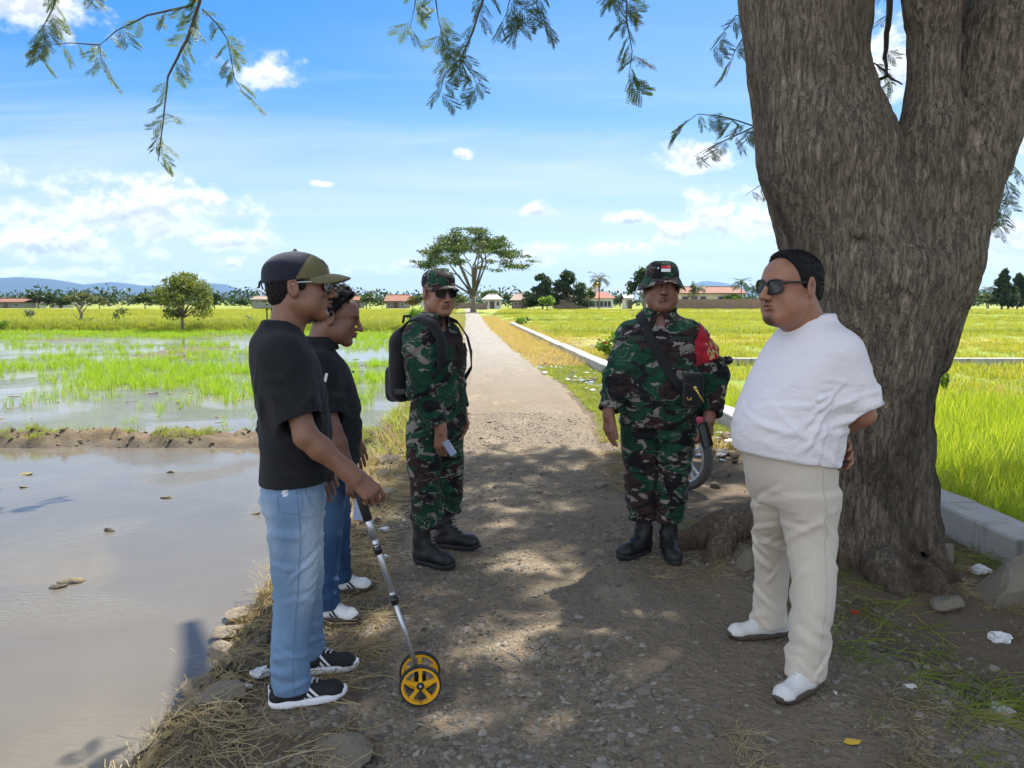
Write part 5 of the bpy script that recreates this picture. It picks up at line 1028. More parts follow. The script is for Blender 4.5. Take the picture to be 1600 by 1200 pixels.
# ------------------------------------------------------------------ man in black T-shirt and faded jeans
def man_tee():
    P = Person('man in black T-shirt, olive and navy cap and faded blue jeans, hand on measuring wheel', (-.83, 2.80), rad(104), 1.66, (.22, .105, .060))
    h = Head((.012, -.045, 1.552), rad(-6), rad(0), 0, 1.06, .98)
    sr, er, wr = npv(-.185, .02, 1.34), np.array(P.px(478, 682, 2.60)), np.array(P.px(552, 744, 2.64))
    slf, elf, wlf = npv(.185, .02, 1.34), npv(.235, .02, 1.08), npv(.225, -.10, .86)
    v = Vox((-.40, -.50, .66), (.40, .26, 1.74), .0036)
    torso_skin(v); h.field(v, npv(0, .015, 1.37)); arm(v, sr, er, wr, 1.03); arm(v, slf, elf, wlf, 1.03)
    W = P.R
    hand(v, wr, W @ Vector((.62, .10, -.62)), W @ Vector((.45, -.72, .55)), -1, (.55, .95, 1.1, 1.2), 1.06, thumb=(.75, .9), bend=(.75, 1.15, .7)); hand(v, wlf, (0, -.3, -1), (1, 0, 0), -1, k=1.05)
    bodymesh(P, v, h)
    # T-shirt
    v = Vox((-.40, -.34, .74), (.40, .30, 1.50), .007)
    v.loft([(.80, 0, -.008, .182, .138, .132), (.90, 0, -.006, .182, .146, .122), (1.05, 0, -.004, .184, .142, .118), (1.20, 0, .004, .192, .132, .128), (1.30, 0, .012, .186, .115, .130), (1.36, 0, .022, .150, .088, .112), (1.405, 0, .022, .094, .078, .082), (1.43, 0, .020, .072, .074, .070)], .02)
    se = to(sr, er, .82); sl_ = to(slf, elf, .80)
    ri = sr+npv(.045, 0, -.022); li = slf-npv(.045, 0, .022); v.tubecut(ri, er, .80, .062, .074, .05, w=(0, 1, 0), q=1.10); v.tubecut(li, elf, .78, .062, .070, .05)
    v.plane((0, 0, .828), (0, -.05, -1), .003); v.cone((0, -.03, 1.50), (0, -.005, 1.412), .075, .066, .006, 'sub')
    V, Q = v.mesh(1); N = vnormals(V, Q); V = wrink(V, N, .007, 6.5, 2); V = folds(V, N, (0, 0, .83), (0, 0, 1.12), .17, 16, .006, 3, wid=.016, tilt=.7); V = folds(V, N, sr, se, .07, 7, .005, 4, .2, 1.0)
    V = creases(V, N, [((-.17, .05, 1.27), (-.10, .14, .98), .016, .009), ((-.15, .10, 1.25), (-.06, .15, 1.08), .015, .007), ((-.16, -.06, 1.26), (-.14, -.12, 1.0), .016, .008), ((-.18, .02, 1.22), (-.17, -.05, .92), .018, .006)])
    P.add('t_shirt', V, Q, 'black_jersey')
    # jeans
    fr = np.array(P.loc(at(452, 1100))); fl = np.array(P.loc(at(476, 1046)))
    v = Vox((-.36, -.34, -.02), (.36, .30, .92), .0072)
    v.loft([(.74, 0, -.004, .165, .110, .122), (.82, 0, -.006, .166, .114, .120), (.90, 0, -.006, .162, .116, .112)], .02)
    for q, f in ((-1, fr), (1, fl)):
        hx = q*.088; kn = npv(to((hx, .0, 0), f, .52)[0], to((0, .0, 0), f, .5)[1]-.015, 0)
        v.loft([(.055, f[0], f[1]-.006, .066, .078, .070), (.20, f[0], f[1]-.008, .066, .070, .070), (.45, kn[0], kn[1]-.004, .071, .075, .080), (.62, to(kn, (hx, 0, 0), .5)[0], kn[1]*.5-.006, .081, .088, .094), (.80, hx, -.006, .085, .106, .114)], .03, p=2.15)
    V, Q = v.mesh(1); N = vnormals(V, Q); V = wrink(V, N, .006, 8, 7)
    for q, f in ((-1, fr), (1, fl)):
        V = folds(V, N, (f[0], f[1], .06), (f[0], f[1], .25), .075, 16, .0065, 11+q, wid=.010); V = folds(V, N, (f[0]*.7+q*.03, f[1]*.5, .38), (q*.09, 0, .56), .085, 16, .0065, 21+q, wid=.010, tilt=.9); V = folds(V, N, (q*.09, 0, .60), (q*.09, 0, .80), .10, 10, .0065, 31+q, wid=.011, tilt=1.1)
    fade = np.zeros((len(V), 3)); th = np.exp(-((V[:, 2]-.58)/.22)**2); fade[:, 0] = .35+.5*th*sst(-V[:, 1], -.03, .10)+.35*np.exp(-((V[:, 2]-.70)/.12)**2)*sst(V[:, 1], .02, .12)
    wv = creases(np.zeros_like(V)+V, np.tile(npv(0, 0, 1.), (len(V), 1)), [])
    def spot(p, r, s=1): return np.exp(-(np.linalg.norm((V-np.array(p))/npv(1, 1, 1.5), axis=1)/r)**4)*s
    fade[:, 1] = spot(P.px(445, 769, 2.63), .013)+spot(P.px(516, 763, 2.68), .008)+spot(P.px(505, 893, 2.62), .012)
    # pocket and side-seam stitching: dark lines drawn where the seams run
    px = np.array([np.array(P.px(u, v_, 2.62)) for u, v_ in ((433, 775), (436, 800), (466, 805), (475, 796), (472, 757))])
    def lines(pts, w=.0045):
        o = np.zeros(len(V))
        for a, b in zip(pts[:-1], pts[1:]): ba = b-a; t = np.clip(((V-a)@ba)/(ba@ba), 0, 1); d = V-a-t[:, None]*ba; d = d-np.outer(d@npv(-1, 0, 0), npv(-1, 0, 0)); o = np.maximum(o, np.exp(-(np.linalg.norm(d, axis=1)/w)**2))
        return o*(V[:, 0] < 0)
    sx = [npv(-.18, y, z) for y, z in ((-.02, .84), (-.03, .66), (fr[1]*.5-.03, .45), (fr[1]-.02, .2), (fr[1]-.02, .06))]
    fade[:, 2] = 0
    P.add('jeans', V, Q, 'faded_denim', fade); seam(P, V, Q, sx, 'denim_seam', 'side_seam', .0014); seam(P, V, Q, list(px)+[px[0]], 'denim_seam', 'back_pocket', .0013)
    seam(P, V, Q, [np.array(P.px(u, v_, 2.62)) for u, v_ in ((482, 752), (487, 775), (500, 795))], 'denim_seam', 'front_pocket', .0013)
    m = MB(); pk = [np.array(P.px(u, v_, 2.618)) for u, v_ in ((496, 760), (500, 790))]; 
    sneaker(P, at(452, 1100), rad(4), 'black_mesh', 'white_foam', 'white_leather', 'lace_grey', .29, heel='white_leather')
    sneaker(P, at(478, 1048), rad(-8), 'black_mesh', 'white_foam', 'white_leather', 'lace_grey', .29, heel='white_leather')
    # cap
    c = empty('cap'); c.parent = P.e; v = Vox(h.c-.17, h.c+.19, .0045); k = h.k
    v.ell(h.p(0, .010, .046), npv(.086*h.w, .116, .076)*k, h.R, .01); v.ell(h.p(0, .014, .018), npv(.085*h.w, .110, .05)*k, h.R, .02); v.plane(h.p(0, .0, .022), h.R @ npv(0, -.10, -1), .003); v.cone(h.p(0, .01, .121), h.p(0, .01, .125), .008, .008, .003)
    V, Q = v.mesh(1); L = h.inv(V); cen = L[Q].mean(1); front = (cen[:, 1] < -.028-.55*(cen[:, 2]-.075)-.0).astype(int)
    mesh('crown', V, Q, None, c, mats=['navy_mesh', 'olive_cloth'], mi=front)
    V, F = shell_visor(h, .0, .070, 1.2, .046, .014, .018, .0035, ry=.098); mesh('visor', V, F, 'olive_cloth', c)
    m = MB(); V = []
    for i in range(9):
        a = -.30+.6*i/8
        for z in (.070, .094): yy = -.1185*math.sqrt(max(.05, 1-((z-.046)/.0775)**2)); V.append(h.p(math.sin(a)*.075, .010+yy*(1-.5*(math.sin(a)*.75)**2), z))
    m.add(V, [(2*i, 2*i+1, 2*i+3, 2*i+2) for i in range(8)]); m.build('badge', 'black_canvas', c)
    m = MB(); m.tube([h.p(.01, .118, .03), h.p(.012, .135, .015), h.p(.01, .138, -.005)], .004, 6); m.tube([h.p(.0, .118, .03), h.p(.0, .128, .008), h.p(-.004, .122, -.01)], .003, 6); m.build('strap', 'black_canvas', c, True)
    hairmesh(P, h, [((0, .022, -.01), (0, -1, -.1), .01), ((0, .0, -.074), (0, .15, -1), .012)], .005, .003)
    for q in (-1, 1): v = Vox(h.c-.16, h.c+.16, .004); v.ell(h.p(q*.0735, -.018, .012), npv(.006, .016, .026)*k, h.R, .004); V, Q = v.mesh(1); P.add('sideburn', V, Q, 'hair')
    glasses(P, h, 'dark_lens', 'steel_wire', .024, .017, .0014, 'glasses')
    return P
# ------------------------------------------------------------------ man in black collared shirt
def man_shirt():
    P = Person('bareheaded man in black collared shirt, dark jeans and white sneakers behind the capped man', (-.915, 3.60), rad(99), 1.58, (.18, .085, .050))
    h = Head((.0, -.075, 1.425), rad(-4), rad(14), 0, 1.07, .97)
    sr, er, wr = npv(-.175, .01, 1.23), np.array(P.px(520, 672, 3.42)), np.array(P.px(548, 742, 3.42)); slf, elf, wlf = npv(.175, .01, 1.23), npv(.225, .0, .98), npv(.20, -.14, .80)
    v = Vox((-.36, -.44, .58), (.36, .26, 1.64), .0040); torso_skin(v, .93, .14, .085, 1.30); h.field(v, npv(0, .005, 1.27)); arm(v, sr, er, wr); arm(v, slf, elf, wlf); W = P.R
    hand(v, wr, W @ Vector((.22, .0, -.97)), W @ Vector((.4, -.9, .0)), -1, (.7, .75, .8, .85), .98, thumb=(.5, .5)); hand(v, wlf, (0, -.3, -1), (1, 0, 0), -1)
    bodymesh(P, v, h); h.eyes(P)
    v = Vox((-.36, -.32, .64), (.36, .26, 1.40), .007)
    v.loft([(.70, 0, -.01, .178, .150, .115), (.82, 0, -.012, .178, .165, .112), (.96, 0, -.014, .178, .165, .112), (1.10, 0, -.01, .185, .145, .118), (1.20, 0, .0, .180, .118, .118), (1.26, 0, .012, .140, .085, .10), (1.30, 0, .015, .085, .072, .078), (1.33, 0, .012, .070, .070, .068)], .02)
    v.tubecut(sr+npv(.045, 0, -.022), er, .78, .060, .070, .05); v.tubecut(slf-npv(.045, 0, .022), elf, .78, .060, .07, .05)
    v.plane((0, 0, .725), (0, .05, -1), .003); v.cone((0, -.06, 1.41), (0, -.035, 1.31), .075, .055, .006, 'sub')
    V, Q = v.mesh(1); N = vnormals(V, Q); V = wrink(V, N, .008, 6, 12); V = folds(V, N, (0, 0, .74), (0, 0, 1.1), .17, 14, .006, 13, tilt=.7); P.add('shirt', V, Q, 'black_twill')
    v = Vox((-.15, -.16, 1.20), (.15, .14, 1.40), .0045)     # collar
    v.loft([(1.27, 0, -.004, .090, .086, .088), (1.305, 0, -.002, .080, .082, .080), (1.335, 0, -.006, .074, .078, .074)], .004); v.loft([(1.20, 0, -.006, .070, .072, .070), (1.40, 0, -.008, .066, .072, .066)], .004, 'sub'); v.cone((0, -.14, 1.36), (0, -.06, 1.26), .035, .012, .01, 'sub')
    V, Q = v.mesh(1); P.add('collar', V, Q, 'black_twill')
    for i in range(5): m = MB(); m.ball((.0, -.178+.022*abs(i-1.8)*.55, .80+.09*i), .0055, 8, 5); m.build('button', 'black_plastic', P.e, True)
    q0 = np.array(P.px(509, 590, 3.40)); m = MB(); m.box((-.003, -.006, -.020), (.003, .006, .020), Matrix.Rotation(.25, 3, 'X'), q0); m.build('chest_print', 'white_print', P.e)
    fr = np.array(P.loc(at(502, 968))); fl = np.array(P.loc(at(523, 925))); v = Vox((-.36, -.32, -.02), (.36, .30, .82), .0075); v.loft([(.64, 0, .01, .160, .115, .12), (.78, 0, .0, .158, .12, .11)], .02)
    for q, f in ((-1, fr), (1, fl)):
        v.loft([(.06, f[0], f[1]-.01, .066, .080, .068), (.20, f[0], f[1]-.01, .066, .074, .07), (.42, f[0]*.55+q*.04, f[1]*.5-.02, .074, .082, .08), (.70, q*.083, .0, .088, .112, .11)], .03, p=2.15)
    V, Q = v.mesh(1); N = vnormals(V, Q); V = wrink(V, N, .006, 8, 17)
    for q, f in ((-1, fr), (1, fl)): V = folds(V, N, (f[0], f[1], .06), (f[0], f[1], .28), .07, 10, .006, 41+q); V = folds(V, N, (f[0]*.7, f[1]*.5, .34), (q*.08, 0, .6), .085, 10, .006, 51+q, tilt=.9)
    fd = np.zeros((len(V), 3)); fd[:, 0] = .2+.4*np.exp(-((V[:, 2]-.52)/.15)**2); P.add('jeans', V, Q, 'dark_denim', fd)
    sneaker(P, at(502, 966), rad(-22), 'white_leather', 'gum_rubber', 'black_mesh', 'lace_grey', .275, flat=True, heel='black_mesh'); sneaker(P, at(523, 925), rad(2), 'white_leather', 'gum_rubber', 'black_mesh', 'lace_grey', .275, flat=True, heel='black_mesh')
    rg = random.Random(5)
    def curls(v):
        v.ell(h.p(0, -.030, .092), npv(.064, .070, .038)*h.k, h.R, .02)
        for i in range(190):
            a = rg.uniform(-math.pi, math.pi); zz = rg.uniform(.25, 1.0); r = math.sqrt(1-zz*zz); d = npv(r*math.sin(a)*.073, -r*math.cos(a)*.092, zz*.083); c = npv(0, .014, .034)+d*rg.uniform(1.08, 1.30)
            if c[2] < .06 and c[1] < -.05: continue
            t = npv(rg.uniform(-1, 1), rg.uniform(-1.4, .4), rg.uniform(-.6, .7))*.016; v.cone(h.p(*c), h.p(*(c+t)), rg.uniform(.006, .011), .003, .004)
    hairmesh(P, h, [((0, -.012, .0), (0, -1, -2.6), .006), ((0, .015, -.015), (0, -1, -.5), .006), ((0, .0, -.070), (0, .15, -1), .012)], .014, .006, 55, curls, hh=.004, subs=[((0, -.128, -.005), (.085, .066, .056))], st=(3800, .022, 3, .9))
    e = empty('folded_paper', P.base+(P.R.inverted() @ P.px(563, 806, 3.40))-P.base*0); e.location = atd(560, 796, 3.41); tag(e, 'small pale blue folded paper held by the bareheaded man', 'paper'); m = MB(); m.box((-.022, -.0012, -.05), (.022, .0012, .05), Matrix.Rotation(.12, 3, 'Y')); m.build('sheet', 'blue_paper', e); m = MB(); m.box((-.020, .0016, -.047), (.023, .0030, .049), Matrix.Rotation(.16, 3, 'Y')); m.build('sheet', 'white_print', e)
    return P
def uniform_torso(P, secs, arms, cuffs, hem, r, neckcut, seed, h=.007):
    """camouflage jacket from sections and two sleeves; arms = ((sh, el, wr), ...)"""
    lo = np.array([min(s[1]-s[3] for s in secs)-.05, min(s[2]-s[4] for s in secs)-.06, hem-.05]); hi = np.array([max(s[1]+s[3] for s in secs)+.05, max(s[2]+max(s[4:]) for s in secs)+.06, max(s[0] for s in secs)+.05])
    for A in arms:
        for p in A: lo = np.minimum(lo, np.array(p)-.13); hi = np.maximum(hi, np.array(p)+.13)
    lo[2] = min(lo[2], hem-.04); v = Vox(lo, hi, h); v.loft(secs, .02)
    for (s, e, w), q, rr in zip(arms, (-1, 1), r):
        si = np.array(s)-npv(q*.05, 0, .026); v.cone(si, e, rr[0]*.86, rr[1], .06); v.tubecut(e, w, cuffs, rr[1], rr[2], .03)
    v.plane((0, 0, hem), (0, 0, -1), .004, ((0, 0, hem-.20), .36)); v.cone(neckcut[0], neckcut[1], .085, .055, .008, 'sub')
    V, Q = v.mesh(1); N = vnormals(V, Q); V = wrink(V, N, .009, 6, seed)
    for i, ((s, e, w), rr) in enumerate(zip(arms, r)):
        V = folds(V, N, s, e, rr[1], 10, .007, seed+i, .1, 1.0, .016, .9); V = folds(V, N, e, w, rr[2], 11, .006, seed+5+i, .0, .85, .014, .8)
    z1 = hem+.42; V = folds(V, N, (0, 0, hem), (0, 0, z1), .18, 22, .007, seed+9, 0, 1, .017, .8); return V, Q
def camo_trousers(P, pelvis, legs, seed, lo, hi, kb=.03):
    v = Vox(lo, hi, .0075); v.loft(pelvis, .02)
    for secs in legs: v.loft(secs, kb, p=2.1)
    V, Q = v.mesh(1); N = vnormals(V, Q); V = wrink(V, N, .009, 7, seed)
    for i, secs in enumerate(legs):
        pts = [npv(s[1], s[2], s[0]) for s in secs]; V = folds(V, N, pts[0], pts[1], secs[0][3], 13, .009, seed+i, 0, 1, .015, .8); V = folds(V, N, pts[1], pts[3] if len(pts) > 3 else pts[-1], secs[1][3], 12, .008, seed+7+i, 0, 1, .017, 1.0)
    return P.add('trousers', V, Q, 'camouflage')
def band(P, name, V, Q, sel, m, parent=None, off=.003):
    """a piece of cloth lying on a garment: the faces selected, lifted off it"""
    N = vnormals(V, Q); q = Q[sel]; idx = np.unique(q); mp = np.full(len(V), -1); mp[idx] = np.arange(len(idx)); return mesh(name, V[idx]+N[idx]*off, mp[q], m, parent or P.e)
def drape_text(P, txt, size, V, Q, place, m, name, parent=None, off=.005, ext=None):
    """lettering laid on a garment: place(x, y) -> (origin, direction) of a ray onto the mesh"""
    from mathutils.bvhtree import BVHTree
    bv = BVHTree.FromPolygons([tuple(p) for p in V], [tuple(int(i) for i in f) for f in Q]); cu = bpy.data.curves.new('lettering', 'FONT'); cu.body = txt; cu.size = size; cu.align_x = 'CENTER'; cu.resolution_u = 3; cu.offset = size*.018
    to_ = bpy.data.objects.new('lettering', cu); COL.objects.link(to_); dg = bpy.context.evaluated_depsgraph_get(); me = to_.evaluated_get(dg).to_mesh(); T = [v.co.copy() for v in me.vertices]; F = [tuple(p.vertices) for p in me.polygons]; to_.evaluated_get(dg).to_mesh_clear(); bpy.data.objects.remove(to_)
    out = []; last = None
    for c in T:
        o, d = place(c.x, c.y); hit, n, i, dist = bv.ray_cast(Vector(o), Vector(d)); last = (hit-Vector(d)*off) if hit else (last or Vector(o)); out.append(tuple(last))
    return mesh(name, out, F, m, parent or P.e, smooth=False)
# ------------------------------------------------------------------ soldier with backpack
def soldier_left():
    P = Person('soldier in camouflage uniform, peaked field cap and dark sunglasses, wearing a backpack', (-.45, 4.38), rad(58), 1.67, (.30, .145, .088))
    h = Head((.0, -.035, 1.545), rad(-26), rad(5), 0, 1.05, 1.0)
    sr, er, wr = npv(-.185, .02, 1.33), np.array(P.px(657, 610, 4.20)), np.array(P.px(689, 672, 4.16)); slf, elf, wlf = npv(.185, .01, 1.33), npv(.222, .045, 1.06), npv(.150, -.085, .84)
    v = Vox((-.42, -.45, .62), (.40, .26, 1.74), .0041); torso_skin(v); h.field(v, npv(0, .01, 1.36)); arm(v, sr, er, wr); arm(v, slf, elf, wlf); W = P.R
    hand(v, wr, W @ Vector((.05, -.1, -1)), W @ Vector((-.35, -.9, 0)), 1, (.45, .5, .55, .6), 1.0, thumb=(.55, .6)); hand(v, wlf, (-.1, -.3, -1), (1, 0, 0), -1)
    bodymesh(P, v, h, 0, brows=True)
    V, Q = uniform_torso(P, [(.74, 0, -.01, .195, .15, .14), (.86, 0, -.012, .185, .15, .128), (.98, 0, -.014, .178, .148, .118), (1.10, 0, -.012, .188, .145, .12), (1.22, 0, -.004, .200, .135, .128), (1.30, 0, .006, .185, .115, .125), (1.36, 0, .014, .140, .09, .10), (1.41, 0, .016, .078, .07, .072)],
        ((sr, er, wr), (slf, elf, wlf)), .88, .765, ((.076, .070, .058), (.074, .068, .056)), ((0, -.10, 1.47), (0, -.045, 1.37)), 60)
    P.add('jacket', V, Q, 'camouflage')
    v = Vox((-.16, -.18, 1.30), (.16, .15, 1.50), .0045); v.loft([(1.35, 0, .0, .098, .094, .092), (1.40, 0, .0, .082, .088, .08), (1.435, 0, .0, .082, .086, .082)], .004); v.loft([(1.30, 0, -.004, .072, .078, .07), (1.50, 0, -.006, .072, .08, .072)], .004, 'sub'); v.cone((0, -.16, 1.45), (0, -.075, 1.35), .045, .014, .01, 'sub'); VC, QC = v.mesh(1); P.add('collar', VC, QC, 'camouflage')
    for q in (-1, 1):     # chest pockets with flaps
        pk = empty('chest_pocket'); pk.parent = P.e; N = vnormals(V, Q); cen = V[Q].mean(1); nm = N[Q].mean(1); f = nm[:, 1] < -.45
        band(P, 'pocket_bag', V, Q, f & (np.abs(cen[:, 0]-q*.095) < .058) & (cen[:, 2] > 1.10) & (cen[:, 2] < 1.235), 'camouflage', pk, .006); band(P, 'pocket_flap', V, Q, f & (np.abs(cen[:, 0]-q*.095) < .062) & (cen[:, 2] > 1.20) & (cen[:, 2] < 1.25), 'camouflage', pk, .013)
    for q in (-1, 1):
        seam(P, V, Q, [(q*.035, -.3, 1.235), (q*.035, -.3, 1.10), (q*.155, -.3, 1.10), (q*.155, -.3, 1.235)], 'dark_tape', 'pocket_edge', .0022, 8, .005); seam(P, V, Q, [(q*.030, -.3, 1.202), (q*.160, -.3, 1.202)], 'dark_tape', 'flap_edge', .0030, 10, .010)
        seam(P, V, Q, [(q*.045, -.3, .965), (q*.045, -.3, .83), (q*.165, -.3, .83), (q*.165, -.3, .965), (q*.045, -.3, .965)], 'dark_tape', 'pocket_edge', .0022, 8, .003)
    seam(P, V, Q, [(.022, -.3, 1.32), (.022, -.3, 1.05), (.022, -.3, .78)], 'dark_tape', 'placket_edge', .0024, 14, .002)
    fr = np.array(P.loc(at(664, 878))); fl = np.array(P.loc(at(698, 852)))
    def leg(q, f): return [(.205, f[0], f[1]-.005, .070, .076, .072), (.30, f[0], f[1]-.01, .086, .092, .085), (.46, f[0]*.6+q*.05, f[1]*.5-.01, .084, .092, .087), (.64, f[0]*.25+q*.08, f[1]*.2, .095, .104, .104), (.80, q*.09, .0, .095, .120, .122)]
    camo_trousers(P, [(.70, 0, 0, .170, .118, .125), (.90, 0, 0, .165, .115, .115)], [leg(-1, fr), leg(1, fl)], 70, (-.36, -.34, .12), (.36, .34, .94))
    boot(P, at(664, 880), rad(-2)); boot(P, at(698, 854), rad(14))
    # field cap
    c = empty('cap'); c.parent = P.e; k = h.k; v = Vox(h.c-.17, h.c+.19, .0045); v.loft([(h.c[2]+.030*k, 0, 0, .083, .1)], .01) if False else None
    v.ell(h.p(0, .008, .048), npv(.086, .114, .082)*k, h.R, .01); v.ell(h.p(0, .004, .080), npv(.082, .100, .046)*k, h.R, .02); v.plane(h.p(0, 0, .122), h.R @ npv(0, -.06, 1), .014); v.plane(h.p(0, 0, .030), h.R @ npv(0, -.06, -1), .003); V2, Q2 = v.mesh(1); V2 = wrink(V2, vnormals(V2, Q2), .004, 20, 3); mesh('crown', V2, Q2, 'camouflage', c)
    V2, F2 = shell_visor(h, .0, .050, 1.15, .047, .012, .018, .0035, rx=.080, ry=.096); mesh('visor', V2, F2, 'camouflage', c)
    hairmesh(P, h, [((0, .008, -.01), (0, -1, -.2), .01), ((0, .0, -.050), (0, .1, -1), .012)], .0005, .001); glasses(P, h, 'dark_lens', 'black_plastic', .031, .020, .0016)
    # backpack (worn, a thing of its own)
    b = empty('backpack', P.base, P.yaw); tag(b, 'black backpack worn on the back of the soldier in sunglasses', 'backpack')
    v = Vox((-.22, .08, .84), (.22, .40, 1.46), .0065); v.box((0, .195, 1.11), (.140, .068, .205), .066, k=.02); v.box((0, .255, 1.01), (.115, .045, .11), .042, k=.015); v.ell((0, .185, 1.27), (.12, .075, .09), None, .05); VB, QB = v.mesh(1); VB = wrink(VB, vnormals(VB, QB), .008, 9, 8); mesh('bag', VB, QB, 'black_canvas', b)
    for q in (-1, 1):
        m = MB(); pts = [(q*.085, .155, 1.33), (q*.098, .09, 1.375), (q*.105, .02, 1.392), (q*.112, -.07, 1.365), (q*.118, -.130, 1.29), (q*.128, -.150, 1.20), (q*.150, -.135, 1.11), (q*.182, -.06, 1.03), (q*.192, .04, .99), (q*.15, .15, .98)]
        pp = []
        for i in range(len(pts)-1):
            for j in range(4): pp.append(to(pts[i], pts[i+1], j/4))
        V = []; F = []; pp.append(np.array(pts[-1]))
        for i, p in enumerate(pp):
            a = to(p, (q*.06, .0, p[2]-.10), 0); out = p-npv(q*.04, 0.01, min(p[2], 1.26)); out /= np.linalg.norm(out); t = pp[min(i+1, len(pp)-1)]-pp[max(i-1, 0)]; t /= np.linalg.norm(t); w = np.cross(t, out); w /= np.linalg.norm(w); hw = .030 if i < 22 else .014; ln = p+out*.012
            V += [ln-w*hw, ln+w*hw, ln+w*hw+out*.009, ln-w*hw+out*.009]
        for i in range(len(pp)-1):
            for e in range(4): F.append((4*i+e, 4*i+(e+1) % 4, 4*i+4+(e+1) % 4, 4*i+4+e))
        m.add(V, F); m.build('strap', 'black_canvas', b, True)
    m = MB(); m.tube([(-.04, .20, 1.37), (-.03, .20, 1.41), (.03, .20, 1.41), (.04, .20, 1.37)], .008, 6); m.build('top_handle', 'black_canvas', b, True)
    m = MB(); m.tube([(-.10, .262, 1.15), (0, .272, 1.145), (.10, .262, 1.15)], .004, 6); m.build('zip', 'black_plastic', b, True)
    e = empty('notebook', atd(702, 700, 4.13)); tag(e, 'small blue-grey card held low by the soldier with the backpack', 'card'); m = MB(); m.box((-.018, -.003, -.045), (.018, .003, .045), Matrix.Rotation(-.55, 3, 'Y')); m.build('cover', 'blue_paper', e); m = MB(); m.box((-.016, -.0022, -.043), (.0205, .0022, .043), Matrix.Rotation(-.55, 3, 'Y')); m.build('pages', 'white_print', e)
    return P
